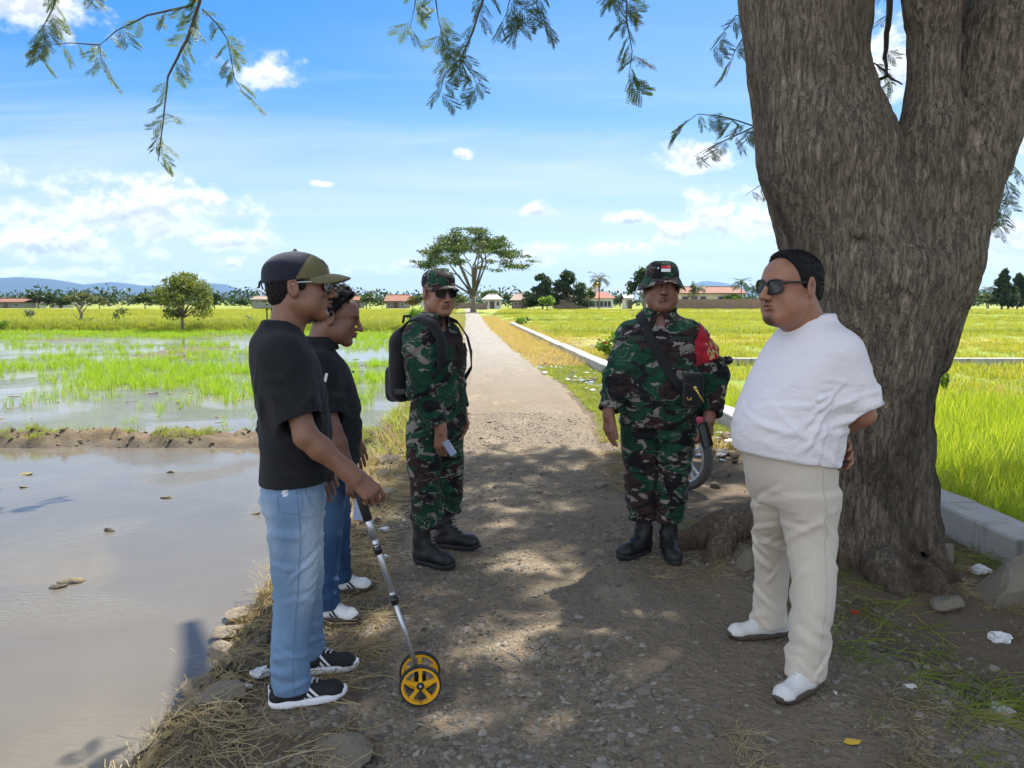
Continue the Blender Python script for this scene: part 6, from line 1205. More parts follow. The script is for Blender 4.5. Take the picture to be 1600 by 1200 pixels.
# ------------------------------------------------------------------ soldier with red arm band
def soldier_right():
    P = Person('heavily built soldier in camouflage uniform and bush hat with red arm band, facing the camera', (.855, 4.38), rad(-9), 1.72, (.215, .103, .064))
    h = Head((.005, -.035, 1.580), rad(4), rad(1), 0, 1.12, 1.0, .007)
    y0 = P.base.y; sr, er, wr = npv(-.222, .01, 1.345), np.array(P.px(962, 590, 4.30)), np.array(P.px(951, 648, 4.22)); slf, elf, wlf = npv(.222, .01, 1.345), np.array(P.px(1118, 585, 4.36)), np.array(P.px(1108, 655, 4.20))
    v = Vox((-.46, -.36, .68), (.46, .26, 1.80), .0041); torso_skin(v, 1.02, .18, .11, 1.43); h.field(v, npv(0, .01, 1.385)); arm(v, sr, er, wr, 1.1); arm(v, slf, elf, wlf, 1.1)
    hand(v, wr, (-.02, -.12, -1), (-.75, -.6, 0), -1, (.25, .32, .38, .42), 1.06, thumb=(.40, .5)); hand(v, wlf, (-.05, -.25, -.95), (.75, -.6, 0), 1, (.75, .8, .85, .9), 1.06, thumb=(.5, .6))
    bodymesh(P, v, h); h.eyes(P)
    S = [(.76, 0, -.01, .222, .19, .17), (.88, 0, -.02, .218, .20, .16), (1.00, 0, -.025, .216, .205, .15), (1.12, 0, -.018, .220, .185, .15), (1.24, 0, -.004, .218, .160, .15), (1.32, 0, .006, .196, .132, .14), (1.385, 0, .012, .140, .105, .115), (1.44, 0, .012, .088, .084, .085)]
    V, Q = uniform_torso(P, S, ((sr, er, wr), (slf, elf, wlf)), .90, .785, ((.082, .074, .064), (.082, .076, .066)), ((0, -.13, 1.50), (0, -.06, 1.40)), 80); P.add('jacket', V, Q, 'camouflage')
    N = vnormals(V, Q); cen = V[Q].mean(1); nm = N[Q].mean(1); f = nm[:, 1] < -.4
    for q in (-1, 1):
        pk = empty('chest_pocket'); pk.parent = P.e
        band(P, 'pocket_bag', V, Q, f & (np.abs(cen[:, 0]-q*.115) < .066) & (cen[:, 2] > 1.10) & (cen[:, 2] < 1.25), 'camouflage', pk, .006); band(P, 'pocket_flap', V, Q, f & (np.abs(cen[:, 0]-q*.115) < .07) & (cen[:, 2] > 1.215) & (cen[:, 2] < 1.262), 'camouflage', pk, .013)
        band(P, 'name_tape', V, Q, f & (np.abs(cen[:, 0]-q*.115) < .062) & (cen[:, 2] > 1.272) & (cen[:, 2] < 1.300), 'dark_tape', None, .006)
    band(P, 'button_placket', V, Q, (nm[:, 1] < -.6) & (np.abs(cen[:, 0]) < .024) & (cen[:, 2] > .80) & (cen[:, 2] < 1.34), 'camouflage', None, .007)
    drape_text(P, 'TNI AD', .030, V, Q, lambda x, y: ((.115+x, -.6, 1.276+y), (0, 1, 0)), 'black_plastic', 'lettering', None, .009)
    v = Vox((-.20, -.20, 1.32), (.20, .18, 1.56), .005); v.loft([(1.375, 0, .0, .118, .108, .108), (1.425, 0, .0, .096, .104, .094), (1.462, 0, .002, .096, .102, .096)], .004); v.loft([(1.32, 0, -.004, .086, .094, .082), (1.56, 0, -.006, .084, .094, .084)], .004, 'sub'); v.cone((0, -.20, 1.48), (0, -.09, 1.37), .055, .016, .01, 'sub'); VC, QC = v.mesh(1); P.add('collar', VC, QC, 'camouflage')
    for q in (-1, 1):
        seam(P, V, Q, [(q*.050, -.35, 1.25), (q*.050, -.35, 1.10), (q*.182, -.35, 1.10), (q*.182, -.35, 1.25)], 'dark_tape', 'pocket_edge', .0024, 8, .006); seam(P, V, Q, [(q*.046, -.35, 1.217), (q*.186, -.35, 1.217)], 'dark_tape', 'flap_edge', .0034, 10, .012)
        seam(P, V, Q, [(q*.055, -.35, .97), (q*.055, -.35, .83), (q*.190, -.35, .83), (q*.190, -.35, .97), (q*.055, -.35, .97)], 'dark_tape', 'pocket_edge', .0024, 8, .004)
    seam(P, V, Q, [(.025, -.35, 1.34), (.025, -.35, 1.05), (.025, -.35, .79)], 'dark_tape', 'placket_edge', .0026, 14, .008)
    # red arm band hanging from the left shoulder strap
    ax = elf-slf; L = np.linalg.norm(ax); ax = ax/L; t = (cen-slf)@ax/L; rad_ = np.linalg.norm(cen-slf-np.outer(t*L, ax), axis=1); outw = (cen-slf-np.outer(t*L, ax))/rad_[:, None]; th = np.arctan2(outw[:, 0], -outw[:, 1])   # 0 = forward, + = outwards
    sel = (t < .66) & (t > -.36) & (cen[:, 0] > .175) & (rad_ < .16) & (np.abs(th-rad(50)) < rad(40)+rad(50)*np.clip((t+.15)/.45, 0, 1))
    ab = empty('arm_band'); ab.parent = P.e; band(P, 'cloth', V, Q, sel, 'red_cloth', ab, .008)
    side = np.cross(ax, npv(0, 0, 1)); 
    def wrapd(x, y, t_, r0=.30):
        a = rad(52)+x/.098; d = npv(math.sin(a), -math.cos(a), 0); d -= ax*(d@ax); d /= np.linalg.norm(d); o = slf+ax*(t_*L-y)+d*r0; return tuple(o), tuple(-d)
    drape_text(P, 'BABINSA', .135, V, Q, lambda x, y: wrapd(x*.50+.030, y, .62), 'gold_print', 'lettering', ab, .0115)
    VE = []; FE = []     # emblem: pale ring with dark shield
    for ring, (r_, mi_) in enumerate(((.027, 0),)):
        for i in range(20): VE.append((r_*math.cos(i*math.pi/10), r_*1.35*math.sin(i*math.pi/10)))
    from mathutils.bvhtree import BVHTree
    bv = BVHTree.FromPolygons([tuple(p) for p in V], [tuple(int(i) for i in f_) for f_ in Q])
    for sc_, mt, of in ((1.0, 'lace_grey', .0115), (.76, 'black_canvas', .0135), (.42, 'gold_print', .0155)):
        P3 = []
        for x, y in VE: o, d = wrapd(x*sc_+.0, y*sc_, .14); hit = bv.ray_cast(Vector(o), Vector(d))[0]; P3.append(tuple((hit or Vector(o)+Vector(d)*.2)-Vector(d)*of))
        mesh('emblem', P3, [tuple(range(20))], mt, ab, smooth=False)
    # flag patch on the right sleeve
    ax2 = (er-sr)/np.linalg.norm(er-sr); o = sr+ax2*.10+npv(-.080, -.055, 0); m = MB(); R_ = Matrix.Rotation(rad(-52), 3, 'Z'); m.box((-.018, -.002, 0), (.018, .002, .012), R_, o); m.build('sleeve_flag', 'flag_red', P.e)
    fr = np.array(P.loc(at(1002, 862))); fl = np.array(P.loc(at(1045, 866)))
    def leg(q, f): return [(.215, f[0], f[1]-.005, .072, .082, .078), (.31, f[0]+q*.004, f[1]-.01, .088, .098, .092), (.48, f[0]*.75+q*.032, f[1]*.5-.015, .092, .104, .098), (.64, f[0]*.4+q*.072, f[1]*.2-.01, .106, .124, .120), (.82, q*.108, -.01, .112, .152, .142)]
    camo_trousers(P, [(.72, 0, -.01, .205, .15, .15), (.92, 0, -.01, .205, .15, .14)], [leg(-1, fr), leg(1, fl)], 90, (-.40, -.36, .12), (.40, .36, .96), .014)
    boot(P, at(1002, 864), rad(-38), .25); boot(P, at(1045, 868), rad(8), .25)
    # bush hat
    c = empty('hat'); c.parent = P.e; k = h.k; v = Vox(h.c-.20, h.c+.22, .005); v.ell(h.p(0, .008, .048), npv(.086*h.w, .114, .080)*k, h.R, .01); v.ell(h.p(0, .004, .078), npv(.078*h.w, .096, .056)*k, h.R, .03); v.plane(h.p(0, 0, .030), h.R @ npv(0, .0, -1), .003); v.plane(h.p(0, 0, .136), h.R @ npv(0, 0, 1), .02); V2, Q2 = v.mesh(1); V2 = wrink(V2, vnormals(V2, Q2), .004, 18, 3); mesh('crown', V2, Q2, 'camouflage', c)
    V = []; F = []; n = 48; mm = 7
    for s_ in (0, 1):
        for i in range(n):
            a = 2*math.pi*i/n
            for j in range(mm):
                f_ = j/(mm-1); e = .058*f_; fx = math.sin(a); fy = -math.cos(a); x = fx*(.086+e*.60); y = .008+fy*(.113+e*.75); z = .046-.046*f_*(.62+.75*abs(fx)**2)+.006*math.sin(3*a+1)*f_-.0035*s_; V.append(h.p(x/h.w*1.02, y, z))
    g = lambda s_, i, j: s_*n*mm+(i % n)*mm+j
    for i in range(n):
        for j in range(mm-1): F += [(g(0, i, j), g(0, i, j+1), g(0, i+1, j+1), g(0, i+1, j)), (g(1, i, j), g(1, i+1, j), g(1, i+1, j+1), g(1, i, j+1))]
        F.append((g(0, i, mm-1), g(1, i, mm-1), g(1, i+1, mm-1), g(0, i+1, mm-1)))
    mesh('brim', V, F, 'camouflage', c)
    fb = empty('flag_badge'); fb.parent = P.e; bv2 = BVHTree.FromPolygons([tuple(p) for p in V2], [tuple(int(i) for i in f_) for f_ in Q2])
    for (z0, z1, mt) in ((.088, .103, 'flag_red'), (.073, .088, 'white_print')):
        G = []; nn = 9
        for j in range(3):
            for i in range(nn):
                x = -.019+.046*i/(nn-1)+.004; z = z0+(z1-z0)*j/2; o = Vector(h.p(x, -.25, z)); d = Vector(h.R @ npv(0, 1, 0)); hit = bv2.ray_cast(o, d)[0]; G.append(tuple((hit or o+d*.15)-d*.004))
        mesh('flag_stripe', G, [(j*nn+i, j*nn+i+1, (j+1)*nn+i+1, (j+1)*nn+i) for j in range(2) for i in range(nn-1)], mt, fb, smooth=False)
    m = MB(); m.ball(h.p(-.030, -.106, .090), (.006, .004, .008), 8, 5); m.build('hat_pin', 'steel_wire', P.e, True)
    hairmesh(P, h, [((0, -.005, -.01), (0, -1, -.2), .01), ((0, .0, -.040), (0, .1, -1), .012)], .001, .001)
    # shoulder bag
    b = empty('shoulder_bag', P.base, P.yaw); tag(b, 'black shoulder bag with yellow hook slung across the soldier with arm band', 'bag'); bp = np.array(P.px(1083, 608, 4.12))
    v = Vox(bp-.2, bp+.2, .006); v.box(bp+npv(.0, .01, -.005), (.055, .035, .095), .025, Rz(.35), k=.01); v.box(bp+npv(-.010, -.028, -.025), (.042, .018, .06), .014, Rz(.35), k=.008); VB, QB = v.mesh(1); mesh('bag', VB, QB, 'black_canvas', b)
    J = [np.array(q_) for q_ in ((-.125, .05, 1.44), (-.118, -.04, 1.425), (-.095, -.115, 1.375), (-.05, -.175, 1.28), (.01, -.205, 1.17), (.08, -.225, 1.06), (.15, -.215, .965))]; VV = []; FF = []
    pp = [to(J[i], J[i+1], j/5) for i in range(len(J)-1) for j in range(5)]+[J[-1]]
    bvj = BVHTree.FromPolygons([tuple(p) for p in VS_JACKET(P)], FS_JACKET(P)) if False else bv
    for i, p in enumerate(pp):
        t_ = pp[min(i+1, len(pp)-1)]-pp[max(i-1, 0)]; t_ /= np.linalg.norm(t_); hit, n_, _, _ = bv.find_nearest(Vector(p)); out = np.array(n_); ctr = np.array(hit); w_ = np.cross(t_, out); w_ /= np.linalg.norm(w_)
        for s_ in (-1, 1):
            q_ = Vector(ctr+w_*s_*.026); h2, n2, _, _ = bv.find_nearest(q_+Vector(out)*.01); VV.append(tuple(np.maximum(0, 0)+np.array(h2)+out*.014))
        VV.append(tuple(ctr+out*.018+w_*.026)); VV.append(tuple(ctr+out*.018-w_*.026))
    for i in range(len(pp)-1):
        for e0, e1 in ((0, 1), (1, 2), (2, 3), (3, 0)): FF.append((4*i+e0, 4*i+e1, 4*i+4+e1, 4*i+4+e0))
    mesh('strap', VV, FF, 'black_canvas', b)
    m = MB(); a0, a1 = np.array(P.px(1086, 606, 4.03)), np.array(P.px(1099, 628, 4.03)); m.tube([a0, to(a0, a1, .5), a1], [.008, .0045, .006], 8); m.ball(a0, .011, 8, 5); m.build('hook', 'brass', b, True)
    m = MB(); c0 = np.array(P.px(1077, 622, 4.04)); m.tube([c0+npv(.010*math.cos(a), 0, .010*math.sin(a)) for a in np.linspace(2.6, 6.6, 10)], .0035, 6); m.build('ring', 'brass', b, True)
    # phone in the left hand
    e = empty('mobile_phone', atd(1102, 680, 4.14)); tag(e, 'black mobile phone hanging in the left hand of the soldier with arm band', 'phone'); v = Vox((-.08, -.06, -.13), (.08, .06, .13), .004); Rp = Ry(-.30) @ Rz(.5); v.box((0, 0, 0), (.036, .006, .072), .005, Rp, k=.003); V4, Q4 = v.mesh(0); mesh('case', V4, Q4, 'black_plastic', e); m = MB(); m.box((-.032, -.0075, -.066), (.032, -.0065, .066), Matrix(Rp)); m.build('screen', 'dark_lens', e)
    return P
# ------------------------------------------------------------------ man in white shirt
def man_white():
    P = Person('stout man in white T-shirt, beige trousers and black sunglasses standing by the tree trunk', (1.16, 3.0), rad(-74), 1.70, (.31, .145, .085))
    h = Head((.0, -.07, 1.555), rad(8), rad(2), 0, 1.19, .97, .012)
    slf, elf, wlf = npv(.205, .06, 1.33), np.array(P.px(1348, 648, 2.86)), np.array(P.px(1276, 678, 3.06)); sr, er, wr = npv(-.205, .06, 1.33), npv(-.27, .16, 1.08), npv(-.03, .175, .94)
    v = Vox((-.46, -.32, .70), (.46, .46, 1.78), .0038); torso_skin(v, 1.0, .17, .11, 1.40, .02); h.field(v, npv(0, .03, 1.36)); arm(v, slf, elf, wlf, 1.12); arm(v, sr, er, wr, 1.12)
    W = P.R; d = np.array(W @ Vector((.95, .05, -.02))); hand(v, wlf, d, W @ Vector((.1, -.55, -.8)), 1, (.30, .34, .36, .40), 1.05, thumb=(.45, .4)); hand(v, wr, npv(.85, .1, -.35), npv(.1, .95, .1), -1, (.4, .4, .4, .4), 1.05)
    bodymesh(P, v, h, .75); h.eyes(P)
    v = Vox((-.46, -.46, .74), (.46, .40, 1.52), .0058)
    v.loft([(.80, 0, -.055, .200, .185, .185), (.88, 0, -.050, .210, .205, .182), (.96, 0, -.040, .216, .232, .178), (1.05, 0, -.026, .218, .240, .172), (1.15, 0, -.010, .216, .212, .174), (1.24, 0, .006, .212, .176, .168), (1.32, 0, .022, .196, .140, .150), (1.38, 0, .036, .150, .118, .115), (1.42, 0, .034, .100, .108, .090), (1.45, 0, .036, .080, .098, .082)], .02, p=2.2)
    el2 = to(slf, elf, .93); er2 = to(sr, er, .93); v.tubecut(slf-npv(.06, 0, .035), elf, .93, .075, .088, .07); v.tubecut(sr-npv(-.06, 0, .035), er, .93, .075, .088, .07)
    v.plane((0, -.04, .876), (0, -.16, -1), .003); v.cone((0, -.035, 1.52), (0, .0, 1.425), .085, .078, .006, 'sub')
    V, Q = v.mesh(1); N = vnormals(V, Q); V = wrink(V, N, .006, 5, 22); V = folds(V, N, slf, el2, .09, 6, .005, 23, .3, 1., .02, .8)
    ap = slf+npv(.0, -.045, -.13); C = []
    for i, (dy, dz, hh) in enumerate(((-.19, .03, .008), (-.21, -.035, .011), (-.19, -.095, .012), (-.15, -.15, .010), (-.10, -.20, .008), (-.04, -.24, .007))):
        a = ap+npv(.02, -.01*i, -.012*i); b = a+npv(-.02, dy, dz); C += [(a, b, .0095, hh*1.15), (a+npv(0, 0, -.016), b+npv(0, .01, -.024), .009, -hh*.8)]
    C += [((.17, .05, .83), (.20, .09, 1.10), .020, .006), ((.21, -.02, .83), (.215, .03, 1.12), .018, .006), ((.235, -.03, 1.34), (.25, .06, 1.42), .012, .005)]
    C += [((.20, -.10, 1.30), (.10, -.18, 1.12), .016, .006), ((.215, .10, 1.18), (.19, .16, .95), .016, .008), ((.10, -.27, .98), (.20, -.10, .90), .014, .006), ((.13, .15, 1.02), (.21, .05, .90), .014, .007), ((.22, -.04, 1.02), (.19, -.16, .93), .012, .006)]
    V = creases(V, N, C); V = folds(V, N, (0, -.03, .88), (0, 0, 1.12), .22, 18, .0055, 24, 0, 1, .013, .7); P.add('t_shirt', V, Q, 'white_jersey')
    ax_ = (elf-slf)/np.linalg.norm(elf-slf); u1 = np.cross(ax_, npv(0, 1, 0)); u1 /= np.linalg.norm(u1); u2 = np.cross(ax_, u1)
    ring = lambda c, r: [c+(u1*math.cos(a)+u2*math.sin(a))*r for a in np.linspace(0, 2*math.pi, 13)]
    seam(P, V, Q, ring(to(slf, elf, .84), .10), 'white_seam', 'sleeve_hem', .0008, 4)
    seam(P, V, Q, [npv(.24*math.sin(a), -.04-.24*math.cos(a), .892-.16*(-.24*math.cos(a))*-1) for a in np.linspace(0, 2*math.pi, 19)], 'white_seam', 'bottom_hem', .0008, 4)
    fl = np.array(P.loc(at(1262, 1072))); fr = np.array(P.loc(at(1203, 992)))
    v = Vox((-.42, -.40, -.02), (.42, .40, .93), .0072); v.loft([(.70, 0, -.025, .180, .145, .160), (.80, 0, -.045, .188, .160, .165), (.92, 0, -.045, .192, .175, .168)], .02)
    for q, f in ((-1, fr), (1, fl)):
        v.loft([(.050, f[0], f[1]-.010, .068, .082, .072), (.18, f[0], f[1]-.006, .068, .072, .074), (.42, f[0]*.6+q*.045, f[1]*.5+.0, .078, .085, .088), (.60, q*.100, -.012, .090, .106, .108), (.76, q*.098, -.034, .097, .128, .138)], .022, p=2.2)
    V, Q = v.mesh(1); N = vnormals(V, Q); V = wrink(V, N, .008, 6, 27)
    for q, f in ((-1, fr), (1, fl)):
        V = folds(V, N, (f[0], f[1], .06), (f[0], f[1], .22), .09, 9, .009, 61+q, 0, 1, .016, .7); V = folds(V, N, (f[0]*.6+q*.045, f[1]*.5, .30), (q*.105, 0, .56), .105, 9, .009, 71+q, 0, 1, .018, .9); V = folds(V, N, (q*.1, 0, .58), (q*.1, 0, .76), .13, 5, .007, 81+q, 0, 1, .018, 1.1)
    V = creases(V, N, [((.20, -.09, .82), (.215, -.03, .68), .007, -.006), ((.19, .03, .70), (.16, -.12, .66), .014, .008)]); P.add('trousers', V, Q, 'beige_chino'); seam(P, V, Q, [(.25, -.04, .86), (.24, -.01, .62), (fl[0]*.6+.045+.12, fl[1]*.5, .42), (fl[0]+.12, fl[1], .18), (fl[0]+.12, fl[1]-.01, .06)], 'beige_seam', 'side_seam', .0009)
    m = MB(); m.tube([(.05, .135, .862), (.12, .12, .862), (.18, .05, .862)], .012, 8, True, .35); m.build('belt', 'black_leather', P.e, True)
    sneaker(P, at(1264, 1074), rad(22), 'white_suede', 'gum_rubber', 'white_leather', 'white_leather', .30, three=False, heel='black_mesh', flat=True); sneaker(P, at(1207, 992), rad(-6), 'white_suede', 'gum_rubber', 'white_leather', 'white_leather', .30, three=False, heel='black_mesh', flat=True)
    def top(v): v.ell(h.p(0, -.025, .075), npv(.058, .066, .044)*h.k, h.R, .02); v.cone(h.p(.03, -.078, .092), h.p(-.02, -.082, .094), .013, .012, .015)
    hairmesh(P, h, [((.0, -.020, 0), (0, -1, -1.2), .008), ((0, -.010, -.020), (0, -1, -.35), .006), ((0, .0, -.066), (0, .22, -1), .012)], .006, .0022, 70, top, subs=[((0, -.116, .022), (.10, .076, .062))], st=(3400, .014, 4, .25))
    glasses(P, h, 'dark_lens', 'black_plastic', .029, .021, .0032)
    m = MB(); wd = (wlf-elf)/np.linalg.norm(wlf-elf); u_ = np.cross(wd, npv(0, 0, 1)); u_ /= np.linalg.norm(u_); w2 = np.cross(wd, u_); c0 = to(elf, wlf, .93); m.tube([c0+(u_*math.cos(a)+w2*math.sin(a))*.034 for a in np.linspace(0, 2*math.pi, 21)], .0035, 6, False); m.build('bracelet', 'steel_wire', P.e, True)
    return P
PT, PS, PL, PR, PW = man_tee(), man_shirt(), soldier_left(), soldier_right(), man_white()
# ================================================================== details
plain('yellow_plastic', (.72, .36, .012), .35, .06, 30, spec=.5); plain('aluminium', (.52, .53, .55), .38, .08, 60, metal=.85); plain('chrome_alloy', (.50, .52, .56), .3, .1, 30, metal=.7); plain('pink_plastic', (.62, .09, .17), .4, .1, 20); plain('bike_black', (.012, .012, .014), .25, .1, 30); plain('bike_red', (.42, .02, .03), .3, .08, 20); plain('tyre_dusty', (.075, .072, .068), .9, .3, 40, .3)
plain('plastic_film', (.62, .63, .63), .35, .2, 16, .6, bdist=.01); plain('plastic_blue', (.22, .33, .50), .35, .2, 18, .5); plain('paper_litter', (.55, .53, .48), .8, .2, 25, .4); plain('cup_plastic', (.62, .66, .68), .25, .08, 20); plain('petal_red', (.55, .03, .015), .6, .15, 40); plain('leaf_yellow', (.55, .36, .03), .6, .15, 40); plain('twig_wood', (.12, .085, .055), .9, .3, 30, .4)
@mat('stone')
def _(t):
    p = t.geo(); n = t.noise(7, 6, .65, .3, p); f = t.noise(70, 5, .7, 0, p); c = t.mix(n, (.14, .112, .080), (.32, .275, .21)); c = t.mix(t.m('MULTIPLY', f, .5), c, (.16, .14, .115)); c = t.mix(t.sstep(t.noise(3, 4, .6, 0, p), .58, .70), c, (.085, .10, .04)); t.out(t.bsdf(color=c, rough=.92, spec=.2, normal=t.bump(t.m('ADD', n, t.m('MULTIPLY', f, .4)), .8, .03)))
@mat('gravel_stone')
def _(t):
    r = t.n('ShaderNodeObjectInfo', out=None).outputs['Random']; f = t.noise(90, 4, .7, 0, t.geo()); c = t.ramp(r, [(0, (.095, .082, .064)), (.5, (.185, .162, .128)), (.85, (.26, .23, .185)), (1, (.36, .325, .27))]); c = t.mix(t.m('MULTIPLY', f, .5), c, (.10, .09, .075)); t.out(t.bsdf(color=c, rough=.9, spec=.25, normal=t.bump(f, .5, .006)))
def rock_mesh(seed, sub=2, rough=.28, flat=1.0):
    rg = np.random.RandomState(seed); n, m = (10, 7) if sub == 2 else ((18, 12) if sub == 3 else (7, 4)); V = []; F = []
    for i in range(m+1):
        for k in range(n): th = math.pi*i/m; a = 2*math.pi*k/n; V.append((math.sin(th)*math.cos(a), math.sin(th)*math.sin(a), math.cos(th)))
    V = np.array(V); V = V*(1+rough*fbm(V*1.4+seed*3.7, seed, 3))[:, None]; pl = rg.randn(6, 3); pl /= np.linalg.norm(pl, axis=1)[:, None]
    for q in pl: d = V@q; lim = rg.uniform(.38, .75); V = V-np.outer(np.maximum(0, d-lim), q)*.97
    V[:, 2] *= flat
    for i in range(m):
        for k in range(n): F.append((i*n+k, (i+1)*n+k, (i+1)*n+(k+1) % n, i*n+(k+1) % n))
    return V, F
# ---- measuring wheel
def measuring_wheel():
    c0 = at(654, 1101); R = .0785; zc = gsurf(c0.x, c0.y)+R; e = empty('measuring_wheel', (c0.x, c0.y+.055, zc-R)); tag(e, 'yellow two-wheeled distance measuring wheel with telescopic silver handle', 'measuring wheel'); yaw = rad(8); hub = Vector((0, 0, R))
    Rm = Matrix.Rotation(yaw, 4, 'Z') @ Matrix.Rotation(math.pi/2, 4, 'X')
    for s in (-1, 1):
        Mx = Matrix.Translation(hub) @ Matrix.Rotation(yaw, 4, 'Z') @ Matrix.Translation((0, s*.055, 0)) @ Matrix.Rotation(math.pi/2, 4, 'X')
        w = empty('wheel'); w.parent = e; m = MB(); m.lathe([(R-.008, -.009), (R-.003, -.012), (R, -.008), (R, .008), (R-.003, .012), (R-.008, .009), (R-.008, -.009)], 40, Mx); m.build('tyre', 'black_rubber', w, True)
        m = MB(); m.lathe([(R-.0165, -.009), (R-.0075, -.010), (R-.0075, .010), (R-.0165, .009), (R-.0165, -.009)], 40, Mx)
        for k in range(5):
            a = 2*math.pi*k/5+.3; d = Vector((math.cos(a), math.sin(a), 0)); t = Vector((-d.y, d.x, 0)); V = []
            for r_, wd in ((.012, .0080), (.035, .0050), (R-.014, .0085)):
                for z in (-.006, .006): V += [Mx @ (d*r_+t*wd+Vector((0, 0, z))), Mx @ (d*r_-t*wd+Vector((0, 0, z)))]
            F = []
            for i in (0, 4): F += [(i, i+1, i+5, i+4), (i+3, i+2, i+6, i+7), (i+2, i, i+4, i+6), (i+1, i+3, i+7, i+5)]
            m.add(V, F)
        m.build('rim', 'yellow_plastic', w); m = MB(); m.lathe([(0, .013), (.012, .012), (.0145, .008), (.0145, -.008), (.012, -.012), (0, -.013)], 20, Mx); m.build('hub', 'black_plastic', w, True)
    ax = Matrix.Rotation(yaw, 3, 'Z') @ Vector((0, 1, 0)); m = MB(); m.tube([hub-ax*.07, hub+ax*.07], .005, 8); m.build('axle', 'aluminium', e, True)
    m = MB(); m.box((-.022, -.030, -.012), (.022, .030, .030), Matrix.Rotation(yaw, 3, 'Z'), hub); m.build('counter_box', 'black_plastic', e); m = MB(); pf = hub-ax*.072; m.tube([pf+Vector((0, 0, -.005)), pf+Vector((.008, -.002, -.035)), pf+Vector((.004, -.003, -.064)), pf+Vector((-.006, -.002, -.035)), pf+Vector((0, 0, -.006))], .0022, 6, False); m.build('stand_wire', 'black_rubber', e, True)
    top = atd(561, 770, 2.66)-e.location; d = top-hub; P = lambda t: hub+d*t
    for a, b, r, nm, mt in ((.02, .44, .0085, 'lower_tube', 'aluminium'), (.42, .80, .0108, 'middle_tube', 'aluminium'), (.76, .88, .0130, 'upper_tube', 'aluminium'), (.415, .455, .0145, 'clamp', 'black_plastic'), (.685, .725, .0150, 'clamp', 'black_plastic'), (.86, 1.05, .0165, 'grip', 'black_rubber')): m = MB(); m.tube([P(a), P((a+b)/2), P(b)], [r, r*1.04, r], 12); m.build(nm, mt, e, True)
    for t in (.460, .730): m = MB(); m.tube([P(t), P(t+.018)], .0125, 12); m.build('collar_ring', 'aluminium', e, True)
measuring_wheel()
